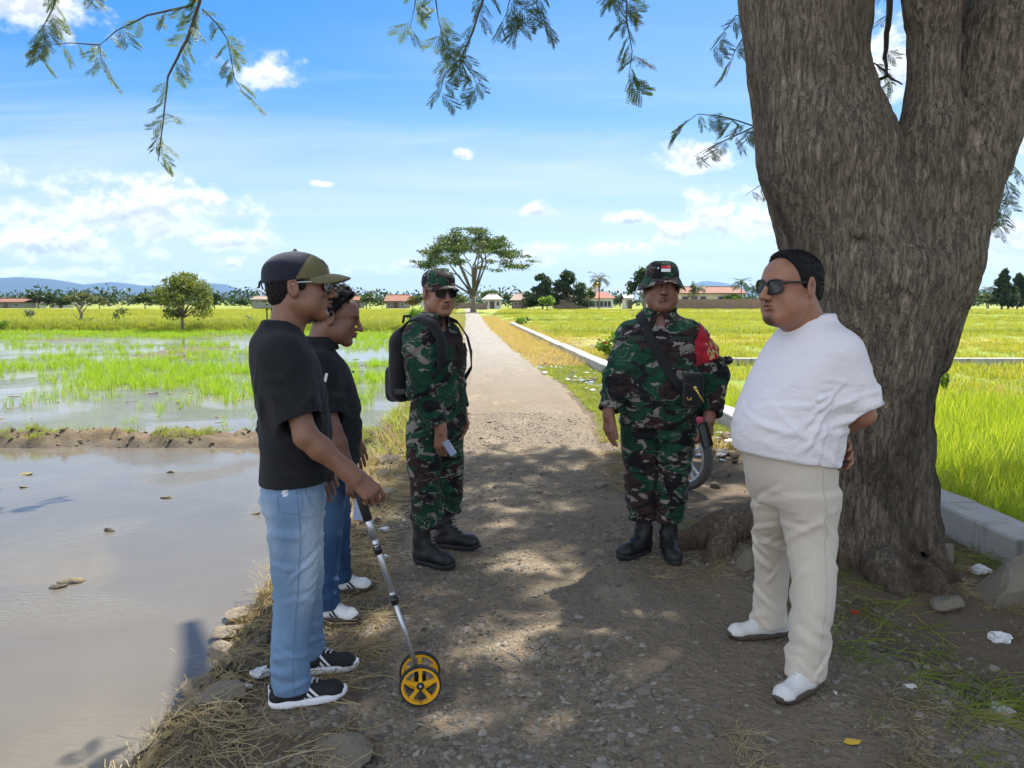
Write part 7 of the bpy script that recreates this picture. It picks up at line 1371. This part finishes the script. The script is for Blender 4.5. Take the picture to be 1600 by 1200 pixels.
# ---- motorcycle behind the soldier
def motorcycle():
    fw = Vector((1.375, 5.92, 0)); e = empty('motorcycle', (1.36, 6.5, gsurf(1.36, 6.5))); tag(e, 'parked motorcycle with alloy wheels, mostly hidden behind the soldier with arm band', 'motorcycle'); b = e.location; hd = Vector((.10, -1, 0)).normalized(); sd = Vector((-hd.y, hd.x, 0)); C = lambda f, s, z: fw-b+hd*f+sd*s+Vector((0, 0, z)); R = .275
    def wheel(c, yaw):
        w = empty('wheel'); w.parent = e; Mx = Matrix.Translation(c) @ Matrix.Rotation(yaw, 4, 'Z') @ Matrix.Rotation(math.pi/2, 4, 'X'); m = MB(); m.lathe([(R-.055, -.030), (R-.03, -.042), (R-.006, -.026), (R, 0), (R-.006, .026), (R-.03, .042), (R-.055, .030), (R-.055, -.03)], 44, Mx); m.build('tyre', 'tyre_dusty', w, True); m = MB(); m.lathe([(R-.075, -.028), (R-.053, -.032), (R-.053, .032), (R-.075, .028), (R-.075, -.028)], 44, Mx)
        for k in range(5):
            for q in (-.16, .16):
                a = 2*math.pi*k/5+.35; d0 = Vector((math.cos(a+q*.5), math.sin(a+q*.5), 0))*.04; d1 = Vector((math.cos(a+q), math.sin(a+q), 0))*(R-.066); m.tube([Mx @ d0, Mx @ ((d0+d1)/2), Mx @ d1], [.018, .012, .014], 6)
        m.build('rim', 'chrome_alloy', w, True); m = MB(); m.lathe([(0, -.05), (.045, -.045), (.05, 0), (.045, .045), (0, .05)], 18, Mx); m.build('hub', 'chrome_alloy', w, True); m = MB(); m.lathe([(.05, .036), (.115, .036), (.115, .040), (.05, .040)], 28, Mx); m.build('brake_disc', 'steel_wire', w, True)
    yb = math.atan2(hd.y, hd.x); wheel(C(0, 0, R), yb+rad(30)); wheel(C(-1.22, 0, R), yb)
    for s in (-1, 1): m = MB(); m.tube([C(.0, s*.075, R), C(-.12, s*.075, .60), C(-.24, s*.07, .90)], [.02, .024, .024], 8); m.build('fork', 'chrome_alloy', e, True)
    def sdf(name, mt, fn, lo, hi, h=.014): v = Vox(np.array(C(-.6, 0, .6))-np.array((1.0, 1.2, .7)), np.array(C(-.6, 0, .6))+np.array((1.0, 1.2, .7)), h); fn(v); V, Q = v.mesh(1); mesh(name, V, Q, mt, e)
    sdf('front_fender', 'bike_black', lambda v: (v.chain([C(-.26, 0, .47), C(-.08, 0, .60), C(.12, 0, .55), C(.24, 0, .44)], [.05, .062, .06, .04], .03), v.cone(C(0, 0, R), C(0, 0, R+.001), .30, .30, .01, 'sub')), 0, 0)
    sdf('leg_shield', 'bike_red', lambda v: (v.chain([C(-.20, .0, .95), C(-.24, .0, .75), C(-.36, 0, .48)], [.085, .13, .12], .05, w=tuple(sd), q=1.5),), 0, 0)
    sdf('body_panel', 'bike_black', lambda v: (v.chain([C(-.42, 0, .42), C(-.75, 0, .52), C(-1.1, 0, .70), C(-1.5, 0, .80)], [.10, .12, .12, .05], .06),), 0, 0)
    sdf('seat', 'black_leather', lambda v: (v.chain([C(-.55, 0, .74), C(-.85, 0, .78), C(-1.3, 0, .86)], [.08, .10, .075], .05, w=tuple(sd), q=1.35),), 0, 0)
    sdf('headlight_cowl', 'bike_red', lambda v: (v.ell(C(-.22, 0, 1.0), (.16, .12, .10), Rz_(yb), .03),), 0, 0); m = MB(); m.ball(C(-.10, 0, .995), (.075, .05, .06), 12, 8); m.build('headlight', 'cup_plastic', e, True)
    m = MB(); m.tube([C(-.36, -.36, 1.04), C(-.28, -.2, 1.06), C(-.26, 0, 1.02), C(-.28, .2, 1.06), C(-.36, .36, 1.04)], .013, 8); m.build('handlebar', 'bike_black', e, True)
    for s in (-1, 1):
        m = MB(); m.tube([C(-.33, s*.25, 1.05), C(-.38, s*.38, 1.04)], .018, 8); m.build('grip', 'black_rubber', e, True); m = MB(); m.tube([C(-.30, s*.22, 1.06), C(-.28, s*.30, 1.14)], .006, 6); m.build('mirror_stalk', 'bike_black', e, True)
    mp = atd(1136, 563, 6.15)-b; m = MB(); m.ball(mp, (.052, .018, .036), 14, 9); g = m.build('mirror', 'bike_black', e, True); m = MB(); m.tube([C(-.30, .24, 1.05), mp-Vector((.05, 0, .03)), mp], .006, 6); m.build('mirror_stalk', 'bike_black', e, True); m = MB(); mq = C(-.28, -.34, 1.20); m.ball(mq, (.052, .018, .036), 14, 9); m.build('mirror', 'bike_black', e, True)
    m = MB(); m.tube([C(-.55, -.14, .25), C(-.9, -.16, .28), C(-1.35, -.17, .36)], [.02, .045, .045], 10); m.build('exhaust', 'chrome_alloy', e, True); m = MB(); m.tube([C(-.6, .1, .3), C(-.62, .26, .0)], .012, 6); m.build('side_stand', 'bike_black', e, True)
    pb = atd(1093, 650, 5.75); q = empty('pink_bag', pb); tag(q, 'small bright pink plastic bag hanging on the motorcycle', 'bag'); V, F = rock_mesh(8, 2, .5); mesh('bag', V*np.array((.055, .03, .075)), F, 'pink_plastic', q)
def Rz_(a): return np.array(Matrix.Rotation(a, 3, 'Z'))
motorcycle()
# ---- stones
def stones():
    L = [(1594, 950, .27, .22, .22, 'big mossy boulder at the right edge under the concrete wall', 0), (1466, 888, .105, .08, .10, 'squarish stone at the foot of the trunk', 0), (1168, 893, .085, .07, .07, 'pale angular stone left of the beige trousers', 0), (1482, 960, .10, .07, .05, 'flat stone in the grass below the squarish stone', 0), (340, 948, .13, .10, .033, 'topmost flat stone on the water edge', -.24), (322, 976, .13, .10, .033, 'second flat stone on the water edge', -.24), (308, 1003, .12, .09, .033, 'third flat stone down the water edge', -.24), (270, 1060, .12, .10, .039, 'pale lumpy stone half way down the bank', -.22), (234, 1093, .13, .09, .033, 'flat pinkish stone low on the bank', -.22), (250, 1142, .12, .09, .029, 'broken slab near the bottom of the bank, left piece', -.16), (286, 1140, .10, .10, .029, 'broken slab near the bottom of the bank, right piece', -.14), (530, 1172, .13, .12, .03, 'flat grey stone sunk in the earth at the bottom edge', 0),
         (588, 708, .14, .10, .09, 'grey stone on the bank beside the black shirt', -.1), (612, 728, .15, .12, .08, 'large grey stone between the bareheaded man and the soldier', -.05), (596, 752, .14, .10, .07, 'grey stone beside the hand on the grip', -.05), (622, 752, .10, .09, .05, 'low stone right of the grip', -.02), (604, 776, .14, .10, .04, 'pale flat stone above the telescopic handle', -.02), (585, 688, .12, .1, .08, 'dark stone at the water side of the bank', -.15), (780, 765, .09, .06, .02, 'flat stone set in the sunny track', 0), (832, 772, .07, .05, .02, 'small flat stone left of the soldier with arm band', 0), (936, 760, .09, .06, .03, 'rounded stone beside the camouflaged leg', 0), (690, 742, .06, .05, .02, 'flat stone right behind the soldier with backpack', 0), (1130, 742, .10, .06, .05, 'yellowish stone right of the motorcycle wheel', 0), (1118, 762, .07, .05, .04, 'grey stone under the motorcycle wheel', 0)]
    for i, (u, v, a, b, c, lab, z) in enumerate(L):
        V, F = rock_mesh(100+i, 3, .32); p = at(u, v, z); p.x += .14 if (u < 345 and v > 900) else 0; zz = max(gsurf(p.x, p.y), -.29); o = mesh('boulder' if a > .2 else 'stone', V*np.array((a, b, c)), F, 'stone', smooth=False, loc=(p.x, p.y, zz+c*.30)); o.rotation_euler = (0, 0, i*1.3); tag(o, lab, 'stone', 'stones beside the track')
stones()
# ---- litter lying about
def crumple(name, u, v, s, mt, lab, seed, cat='litter', fl=.5, z=0):
    p = at(u, v, z); V, F = rock_mesh(seed, 3, .7); V = V*(1+.35*fbm(V*4+seed, seed, 2))[:, None]; o = mesh(name, V*np.array((s, s*.8, s*fl)), F, mt, smooth=False, loc=(p.x, p.y, gsurf(p.x, p.y)+s*fl*.5)); o.rotation_euler = (.2, .1, seed); tag(o, lab, cat, 'litter on the ground')
for a in (('plastic_bag', 1558, 1010, .055, 'plastic_film', 'torn white plastic bag near the right edge', 3), ('plastic_bag', 1532, 905, .06, 'plastic_film', 'dirty white plastic scrap beside the big boulder', 4), ('plastic_bag', 1560, 1100, .05, 'paper_litter', 'crumpled pale wrapper low at the right edge', 5), ('paper_scrap', 1422, 1078, .022, 'paper_litter', 'small white paper scrap right of the white shoe', 6, 'litter', .3), ('paper_scrap', 1306, 1082, .012, 'paper_litter', 'tiny white scrap just right of the white shoe', 7, 'litter', .3), ('plastic_cup', 604, 868, .035, 'cup_plastic', 'crushed clear plastic cup behind the telescopic handle', 8, 'cup', .45), ('plastic_bag', 600, 826, .045, 'plastic_film', 'white plastic scrap near the hand grip', 9), ('plastic_bag', 404, 1053, .05, 'plastic_film', 'grey plastic scrap left of the jeans', 10), ('plastic_bag', 384, 1070, .03, 'plastic_film', 'small clear plastic scrap left of the sneaker', 11), ('wrapper', 1148, 700, .045, 'plastic_blue', 'bluish wrapper right of the motorcycle wheel', 12), ('wrapper', 1128, 720, .04, 'plastic_film', 'pale wrapper in the dirt right of the motorcycle', 13), ('wrapper', 968, 655, .06, 'plastic_film', 'white wrapper behind the right hand of the soldier with arm band', 14), ('paper_scrap', 1560, 1145, .02, 'paper_litter', 'small pale scrap at the lower right', 16, 'litter', .3), ('wrapper', 1158, 690, .03, 'pink_plastic', 'tiny pink wrapper beside the white shirt', 17)): crumple(*a)
def flower():
    p = at(1336, 963); e = empty('red_flower', (p.x, p.y, gsurf(p.x, p.y))); tag(e, 'small red flower lying at the foot of the trunk', 'flower')
    for k in range(6): m = MB(); a = k*1.05; d = Vector((math.cos(a), math.sin(a), .5)); s = Vector((-math.sin(a), math.cos(a), 0)); m.add([(0, 0, .004), tuple(d*.014+s*.010), tuple(d*.028), tuple(d*.014-s*.010)], [(0, 1, 2, 3)]); m.build('petal', 'petal_red', e)
    p = at(1331, 1163); m = MB(); m.add([(-.03, 0, .004), (-.012, .016, .010), (.018, .014, .006), (.034, 0, .012), (.016, -.014, .006), (-.012, -.014, .004)], [(0, 1, 2, 3, 4, 5)]); o = m.build('fallen_leaf', 'leaf_yellow', None, False, (p.x, p.y, gsurf(p.x, p.y)+.004)); tag(o, 'yellow fallen leaf on the dark ground at lower right', 'leaf')
flower()
def rubbish():
    rg = random.Random(6); V = []; F = []; mi = []; mats = ['plastic_film', 'paper_litter', 'plastic_blue', 'twig_wood', 'wall_grey']
    for (u, v, n, su, sv) in ((870, 572, 60, 26, 9), (903, 592, 50, 28, 9), (930, 604, 24, 26, 8), (1130, 705, 26, 30, 16), (1000, 632, 10, 30, 8)):
        for i in range(n):
            p = at(u+rg.gauss(0, su*.5), v+rg.gauss(0, sv*.6), 0); s = rg.uniform(.015, .07); W, G = rock_mesh(rg.randrange(999), 1, .6); k = np.array((s*rg.uniform(.6, 1.6), s, s*rg.uniform(.25, .7))); a = rg.uniform(0, 6.28); W = (W*k) @ np.array(Matrix.Rotation(a, 3, 'Z')).T+np.array((p.x, p.y, gsurf(p.x, p.y)+s*.6)); b = len(V); V += W.tolist(); F += [tuple(b+j for j in f) for f in G]; mi += [rg.choice((0, 1, 2, 3, 3, 3, 4, 4))]*len(G)
    o = mesh('rubbish', V, F, None, None, False, mats=mats, mi=mi); tag(o, 'scattered rubbish heaps on the right verge', 'rubbish', None, 'stuff')
rubbish()
# ---- grass and straw
def clump(n, h, spread, lean, w, seed, seg=3):
    rg = random.Random(seed); V = []; F = []
    for i in range(n):
        a = rg.uniform(0, 6.28); r = spread*math.sqrt(rg.random()); p = Vector((r*math.cos(a), r*math.sin(a), 0)); b = rg.uniform(0, 6.28); d = Vector((math.cos(b)*lean*rg.random(), math.sin(b)*lean*rg.random(), 1)).normalized(); out = Vector((math.cos(b), math.sin(b), 0)); s = Vector((-math.sin(b), math.cos(b), 0)); L = h*rg.uniform(.55, 1.15); ww = w*rg.uniform(.7, 1.2); k = len(V); bend = rg.uniform(.05, .5)*lean
        for j in range(seg+1): f = j/seg; wj = ww*(1-f)**.7; V += [tuple(p-s*wj), tuple(p+s*wj)]; p = p+d*(L/seg); d = (d+out*bend-Vector((0, 0, bend*.6))).normalized()
        for j in range(seg): F.append((k+2*j, k+2*j+1, k+2*j+3, k+2*j+2))
    return V, F
def srcs(nm, m, specs): return [source(nm, *clump(*s), m) for s in specs]
RICE = srcs('rice_source', 'rice_blade', [(34, .46, .10, .55, .0042, 1), (30, .42, .10, .75, .0042, 2), (34, .50, .11, .5, .0045, 3)]); SEED = srcs('seedling_source', 'seedling_blade', [(16, .26, .06, .55, .0040, 4), (14, .22, .06, .8, .0038, 5), (20, .30, .09, .5, .0042, 6)])
FIELD = srcs('field_source', 'field_blade', [(46, .26, .42, .7, .010, 7), (40, .20, .45, .9, .010, 8), (50, .30, .45, .6, .011, 9)]); WEED = srcs('weed_source', 'weed_blade', [(22, .16, .10, .9, .0036, 10), (26, .12, .12, 1.1, .0034, 11)]); DRY = srcs('dry_source', 'dry_blade', [(22, .20, .12, 1.0, .0030, 12), (20, .26, .12, .8, .0030, 13)]); ORG = srcs('orange_source', 'orange_blade', [(30, .30, .16, .7, .0050, 14), (30, .24, .18, .9, .0050, 15)])
def scat(name, x, y, z, src, s0, s1, seed, label, tilt=.12):
    rs = np.random.RandomState(seed); n = len(x); scatter(name, np.stack([x, y, z], 1), np.stack([rs.uniform(-tilt, tilt, n), rs.uniform(-tilt, tilt, n), rs.uniform(0, 6.28, n)], 1), rs.uniform(s0, s1, n), src, label=label, cat='grass')
def rnd(n, x0, x1, y0, y1, seed): r = np.random.RandomState(seed); return r.uniform(x0, x1, n), r.uniform(y0, y1, n), r
# tall rice beyond the wall
x, y, r = rnd(15000, 2.2, 11, 2.6, 11.4, 1); k = (x > wall_x(y)+.36) & (x < y*.74+.8) & (r.rand(len(x)) < .35+.65*sst(fbm2(x, y, .8, 3, 3), -.5, .1)); x, y = x[k], y[k]; scat('rice_grass', x, y, height(x, y), RICE, .65, 1.12, 2, 'dense bright green rice growing behind the concrete wall')
x, y, r = rnd(2600, 2.2, 8, 2.6, 11.4, 3); k = (x > wall_x(y)+.28) & (x < wall_x(y)+.75); x, y = x[k], y[k]; scat('dry_grass', x, y, height(x, y), DRY, 1.0, 2.0, 4, 'brown dry grass fringe along the concrete wall')
# right hand fields
x, y, r = rnd(26000, 0, 40, 12.6, 62, 5); k = (x > wall_x(y)+.5) & (x < y*.74+2) & (r.rand(len(x)) < np.clip(.55+1.2*fbm2(x, y, .35, 8, 3), .04, 1)*np.clip(24/y, .3, 1)) & ~((y > 20) & (y < 31) & (x < 5.2) & (fbm2(x, y, .4, 15, 2) > -.05)); x, y = x[k], y[k]; scat('field_grass', x, y, height(x, y), FIELD, .45, .95, 6, 'sparse yellow-green rice of the right hand fields')
x, y, r = rnd(5200, -3, 9, 11.5, 60, 7); k = (x > wall_x(y)+.32) & (x < wall_x(y)+.32+1.4*r.rand(len(x))+.5) | ((np.abs(y-12.9) < .5) & (x > 3.4)); x, y = x[k], y[k]; scat('dry_grass', x, y, height(x, y), ORG, .6, 1.25, 8, 'orange dry grass along the field side of the wall')
# verge between the track and the wall
x, y, r = rnd(9000, -4, 3.2, 6.8, 70, 9); rgt = road_c(y)+np.interp(y, RY, RW); k = (x > rgt*1.0-.05) & (x < wall_x(y)-.03) & (y > 7.4); x, y = x[k], y[k]; gr = (y < 17)&(y > 8.2)
scat('verge_grass', x[gr], y[gr], surf(x[gr], y[gr]), WEED, .4, .9, 10, 'fresh green grass on the right verge near the rubbish'); scat('dry_grass', x[~gr], y[~gr], surf(x[~gr], y[~gr]), ORG, .5, 1.05, 11, 'orange dry grass on the right verge')
x, y, r = rnd(5200, .4, 3.0, 8.0, 17, 21); k = (x > road_c(y)+np.interp(y, RY, RW)*.98) & (x < wall_x(y)-.03); x, y = x[k], y[k]; scat('verge_grass', x, y, surf(x, y), WEED, .35, .8, 12, 'low green ground cover on the right verge')
# left verge and bank
x, y, r = rnd(16000, -7.5, 0, 5.6, 80, 13); lft = road_c(y)-np.interp(y, RY, RW); k = (x < lft+.05) & (x > bank_x(y)-.35) & (r.rand(len(x)) < sst(y, 5.4, 8)); x, y = x[k], y[k]; g2 = np.random.RandomState(5).rand(len(x)) < .55-.25*sst(y, 6, 12)+.2*sst(y, 14, 20); scat('dry_grass', x[g2], y[g2], surf(x[g2], y[g2]), DRY, .7, 1.5, 14, 'dry straw-coloured grass on the left verge'); scat('verge_grass', x[~g2], y[~g2], surf(x[~g2], y[~g2]), WEED, .8, 2.1, 15, 'green weeds on the left verge')
# seedlings standing in the second flooded field
def patch(x, y):
    d = .006+0*x
    for (u, v, a, b, q) in ((380, 590, 250, 26, 1.0), (500, 602, 120, 22, 1.0), (230, 573, 120, 16, .9), (130, 560, 90, 9, .7), (30, 575, 70, 26, .7), (330, 612, 120, 13, .85), (590, 585, 60, 55, .9), (50, 628, 40, 12, .55), (150, 621, 26, 10, .45), (250, 634, 50, 9, .4), (290, 634, 30, 9, .35), (360, 630, 40, 10, .35), (200, 540, 240, 6, .25), (440, 545, 160, 7, .4), (560, 530, 110, 12, .5), (330, 555, 120, 7, .4), (270, 520, 340, 7, .5), (60, 525, 120, 8, .4)):
        c = at(u, v, -.29); rx = (at(u+a, v, -.29)-c).length; ry = abs(at(u, v-b, -.29).y-at(u, v+b, -.29).y)/2; d = np.maximum(d, q*np.clip(1.35-(((x-c.x)/rx)**2+((y-c.y)/ry)**2), 0, 1))
    return d
x, y, r = rnd(60000, -34, -1.2, 10.6, 46, 16); k = (x > -y*.74-1) & (x < bank_x(y)-.1); x, y = x[k], y[k]; k = np.random.RandomState(2).rand(len(x)) < patch(x, y)*np.clip(.62+2.2*fbm2(x, y, .9, 9, 3), .02, 1); x, y = x[k], y[k]; scat('rice_seedlings', x, y, np.maximum(height(x, y), -.31), SEED, .55, 1.1, 17, 'bright green rice seedlings standing in the flooded field')
x, y, r = rnd(9000, -42, -2.5, 44.6, 49.5, 18); k = (x > -y*.74-1) & (x < bank_x(y)); x, y = x[k], y[k]; scat('dyke_grass', x, y, height(x, y), WEED, 1.6, 3.6, 19, 'rank dark green grass on the far dyke')
x, y, r = rnd(30000, -110, -3.5, 49, 150, 20); k = (x > -y*.74-2) & (x < bank_x(y)) & (r.rand(len(x)) < np.clip(.6+1.1*fbm2(x*.3, y, .12, 4, 3), .05, 1)*np.clip(60/y, .3, 1)); x, y = x[k], y[k]; scat('field_grass', x, y, height(x, y), FIELD, .8, 1.6, 22, 'yellow-green young rice of the far left fields')
x, y, r = rnd(16000, -2, 110, 62, 150, 23); k = (x > wall_x(y)+.5) & (x < y*.74+2) & (r.rand(len(x)) < np.clip(.55+1.1*fbm2(x*.3, y, .12, 5, 3), .05, 1)*np.clip(70/y, .3, 1)); x, y = x[k], y[k]; scat('field_grass', x, y, height(x, y), FIELD, .8, 1.5, 24, 'yellow-green rice of the far right fields')
xs_, ys_ = [], []
for yy_, x0_, x1_, n_ in ((64, -60, -6, 900), (86, -80, -7, 900), (118, -100, -9, 900), (40, 2, 34, 500), (66, 0, 60, 700), (96, -1, 80, 800)): r = np.random.RandomState(int(yy_)); xs_.append(r.uniform(x0_, x1_, n_)); ys_.append(yy_+r.normal(0, .5, n_)+.03*xs_[-1])
x, y = np.concatenate(xs_), np.concatenate(ys_); scat('dyke_grass', x, y, height(x, y), WEED, 1.8, 4.0, 27, 'dark rank grass lines on the dykes between the far fields')
# mud dyke: tufts and clods
x, y, r = rnd(1300, -9, -1.6, 9.1, 10.2, 25); k = fbm2(x, y, 1.5, 5, 3) > -.05; x, y = x[k], y[k]; h_ = height(x, y); k = h_ > -.22; scat('dyke_grass', x[k], y[k], h_[k], WEED, .35, .9, 26, 'thin weeds on the mud dyke')
def clods():
    rg = np.random.RandomState(4); S = [source('clod_source', rock_mesh(s, 1, .55)[0], rock_mesh(s, 1, .55)[1], 'wet_mud') for s in (31, 32, 33)]
    x = rg.uniform(-9.5, -1.5, 420); y = 9.50+rg.normal(0, .32, 420); z = height(x, y); k = z > -.31; n = k.sum(); scatter('mud_clods', np.stack([x, y, z], 1)[k], rg.uniform(0, 6.28, (n, 3)), rg.uniform(.010, .038, n), S, label='dark mud clods of the dyke between the flooded fields', cat='mud')
    x = rg.uniform(-2.4, -.75, 2600); y = rg.uniform(1.4, 9, 2600); s = x-bank_x(y); k = (s > -.34) & (s < .45); x, y = x[k], y[k]; n = len(x); scatter('mud_clods', np.stack([x, y, height(x, y)], 1), rg.uniform(0, 6.28, (n, 3)), rg.uniform(.008, .040, n), S, label='earth clods on the near bank', cat='mud')
    x = rg.uniform(-14, -1.9, 110); y = rg.uniform(10.6, 24, 110); n = len(x); scatter('mud_clods', np.stack([x, y, np.full(n, -.30)], 1), np.stack([np.zeros(n), np.zeros(n), rg.uniform(0, 6.28, n)], 1), np.stack([rg.uniform(.06, .2, n), rg.uniform(.04, .1, n), rg.uniform(.01, .028, n)], 1), S, label='mud lumps breaking the water of the second field', cat='mud')
    for i, (u, v, s, lab) in enumerate(((41, 741, .10, 'mud lump afloat at the far left of the near water'), (266, 738, .07, 'small mud lump near the dyke'), (264, 778, .09, 'dark mud lump in the middle of the near water'), (116, 908, .10, 'long mud lump in the near water'), (37, 762, .05, 'low mud lump at the left'), (90, 917, .07, 'mud streak below the long lump'), (400, 803, .05, 'tiny mud lump near the jeans'), (170, 830, .05, 'pale mud hump under the water surface'))):
        V, F = rock_mesh(60+i, 3, .6); p = at(u, v, -.30); o = mesh('mud_lump', V*np.array((s, s*.55, .022)), F, 'wet_mud', loc=(p.x, p.y, -.302)); tag(o, lab, 'mud', 'mud lumps in the near water')
clods()
# straw and cut grass lying on the ground
def straw_src(seed, n, L, m, name, w=.0011, curl=.7):
    rg = random.Random(seed); V = []; F = []
    for i in range(n):
        a = rg.uniform(0, 6.28); p = Vector((rg.gauss(0, .04), rg.gauss(0, .04), rg.uniform(.002, .016))); l = L*rg.uniform(.4, 1.2); k = len(V); seg = 4
        for j in range(seg+1): s = Vector((-math.sin(a), math.cos(a), 0)); V += [tuple(p-s*w), tuple(p+s*w+Vector((0, 0, w)))]; p = p+Vector((math.cos(a), math.sin(a), rg.uniform(-.10, .12)))*(l/seg); p.z = max(.002, p.z); a += rg.uniform(-curl, curl)*.6
        for j in range(seg): F.append((k+2*j, k+2*j+1, k+2*j+3, k+2*j+2))
    return source(name, V, F, m)
ST = [straw_src(s, 34, .15, 'dry_blade', 'straw_source') for s in (1, 2, 3)]; CG = [straw_src(s, 16, .24, 'weed_blade', 'cut_source', .0014, .4) for s in (4, 5)]
def strew(name, x, y, S, s0, s1, seed, label, dz=.004): rs = np.random.RandomState(seed); n = len(x); scatter(name, np.stack([x, y, surf(x, y)+dz], 1), np.stack([rs.uniform(-.15, .15, n), rs.uniform(-.15, .15, n), rs.uniform(0, 6.28, n)], 1), rs.uniform(s0, s1, n), S, label=label, cat='straw')
x, y, r = rnd(5200, -2.2, -.2, 1.4, 8.5, 31); s = x-bank_x(y); k = (s > -.12) & (s < .75-.2*sst(y, 3, 5)) & (r.rand(len(x)) < .16+.84*sst(fbm2(x, y, 1.7, 6, 3), -.15, .3)*(1-.75*sst(s, .2, .6))); x, y = x[k], y[k]; strew('straw', x, y, ST, .6, 1.25, 32, 'dry straw strewn on the left bank')
x, y, r = rnd(620, .9, 3.0, 1.6, 6.2, 33); k = (fbm2(x, y, 1.4, 16, 3) > .06) & (x > 1.2+.25*fbm2(x, y, .9, 3, 2)-.2*(y > 3.6)) & (x < 2.75); x, y = x[k], y[k]; strew('cut_grass', x, y, CG, .5, 1.15, 34, 'cut green grass stalks strewn under the tree at right')
x, y, r = rnd(900, .7, 2.8, 1.6, 7.5, 35); k = (fbm2(x, y, 1.2, 26, 3) > .08); x, y = x[k], y[k]; strew('straw', x, y, ST, .4, .85, 36, 'dry straw bits on the ground around the trunk')
# gravel on the track
def gravel():
    S = [source('gravel_source', *rock_mesh(s, 1, .35, .62), 'gravel_stone') for s in (41, 42, 43, 44)]; rg = np.random.RandomState(8); n = 78000; y = 1.5+8.5*rg.rand(n)**1.7; x = road_c(y)+rg.uniform(-1.15, 1.15, n)*np.interp(y, RY, RW); d = fbm2(x, y, 1.1, 51, 4); k = rg.rand(n) < np.clip(.40+1.4*d, .05, 1); x, y = x[k], y[k]; n = len(x); sz = .0045+.0185*rg.rand(n)**2.7; big = rg.rand(n) < .020; sz = np.where(big, rg.uniform(.020, .038, n), sz); z = surf(x, y)-.15*sz; scatter('gravel', np.stack([x, y, z], 1), np.stack([rg.uniform(-.4, .4, n), rg.uniform(-.4, .4, n), rg.uniform(0, 6.28, n)], 1), np.stack([sz*rg.uniform(.8, 1.5, n), sz, sz*rg.uniform(.5, .9, n)], 1), S, label='loose gravel and broken stone on the track', cat='gravel')
    n = 7000; x = rg.uniform(-1.5, 2.9, n); y = rg.uniform(1.5, 6.5, n); k = (x-bank_x(y) > .1); x, y = x[k], y[k]; n = len(x); sz = .002+.010*rg.rand(n)**3; scatter('gravel', np.stack([x, y, surf(x, y)], 1), rg.uniform(0, 6.28, (n, 3)), sz, S, label='small pebbles and crumbs on the bare earth', cat='gravel')
gravel()
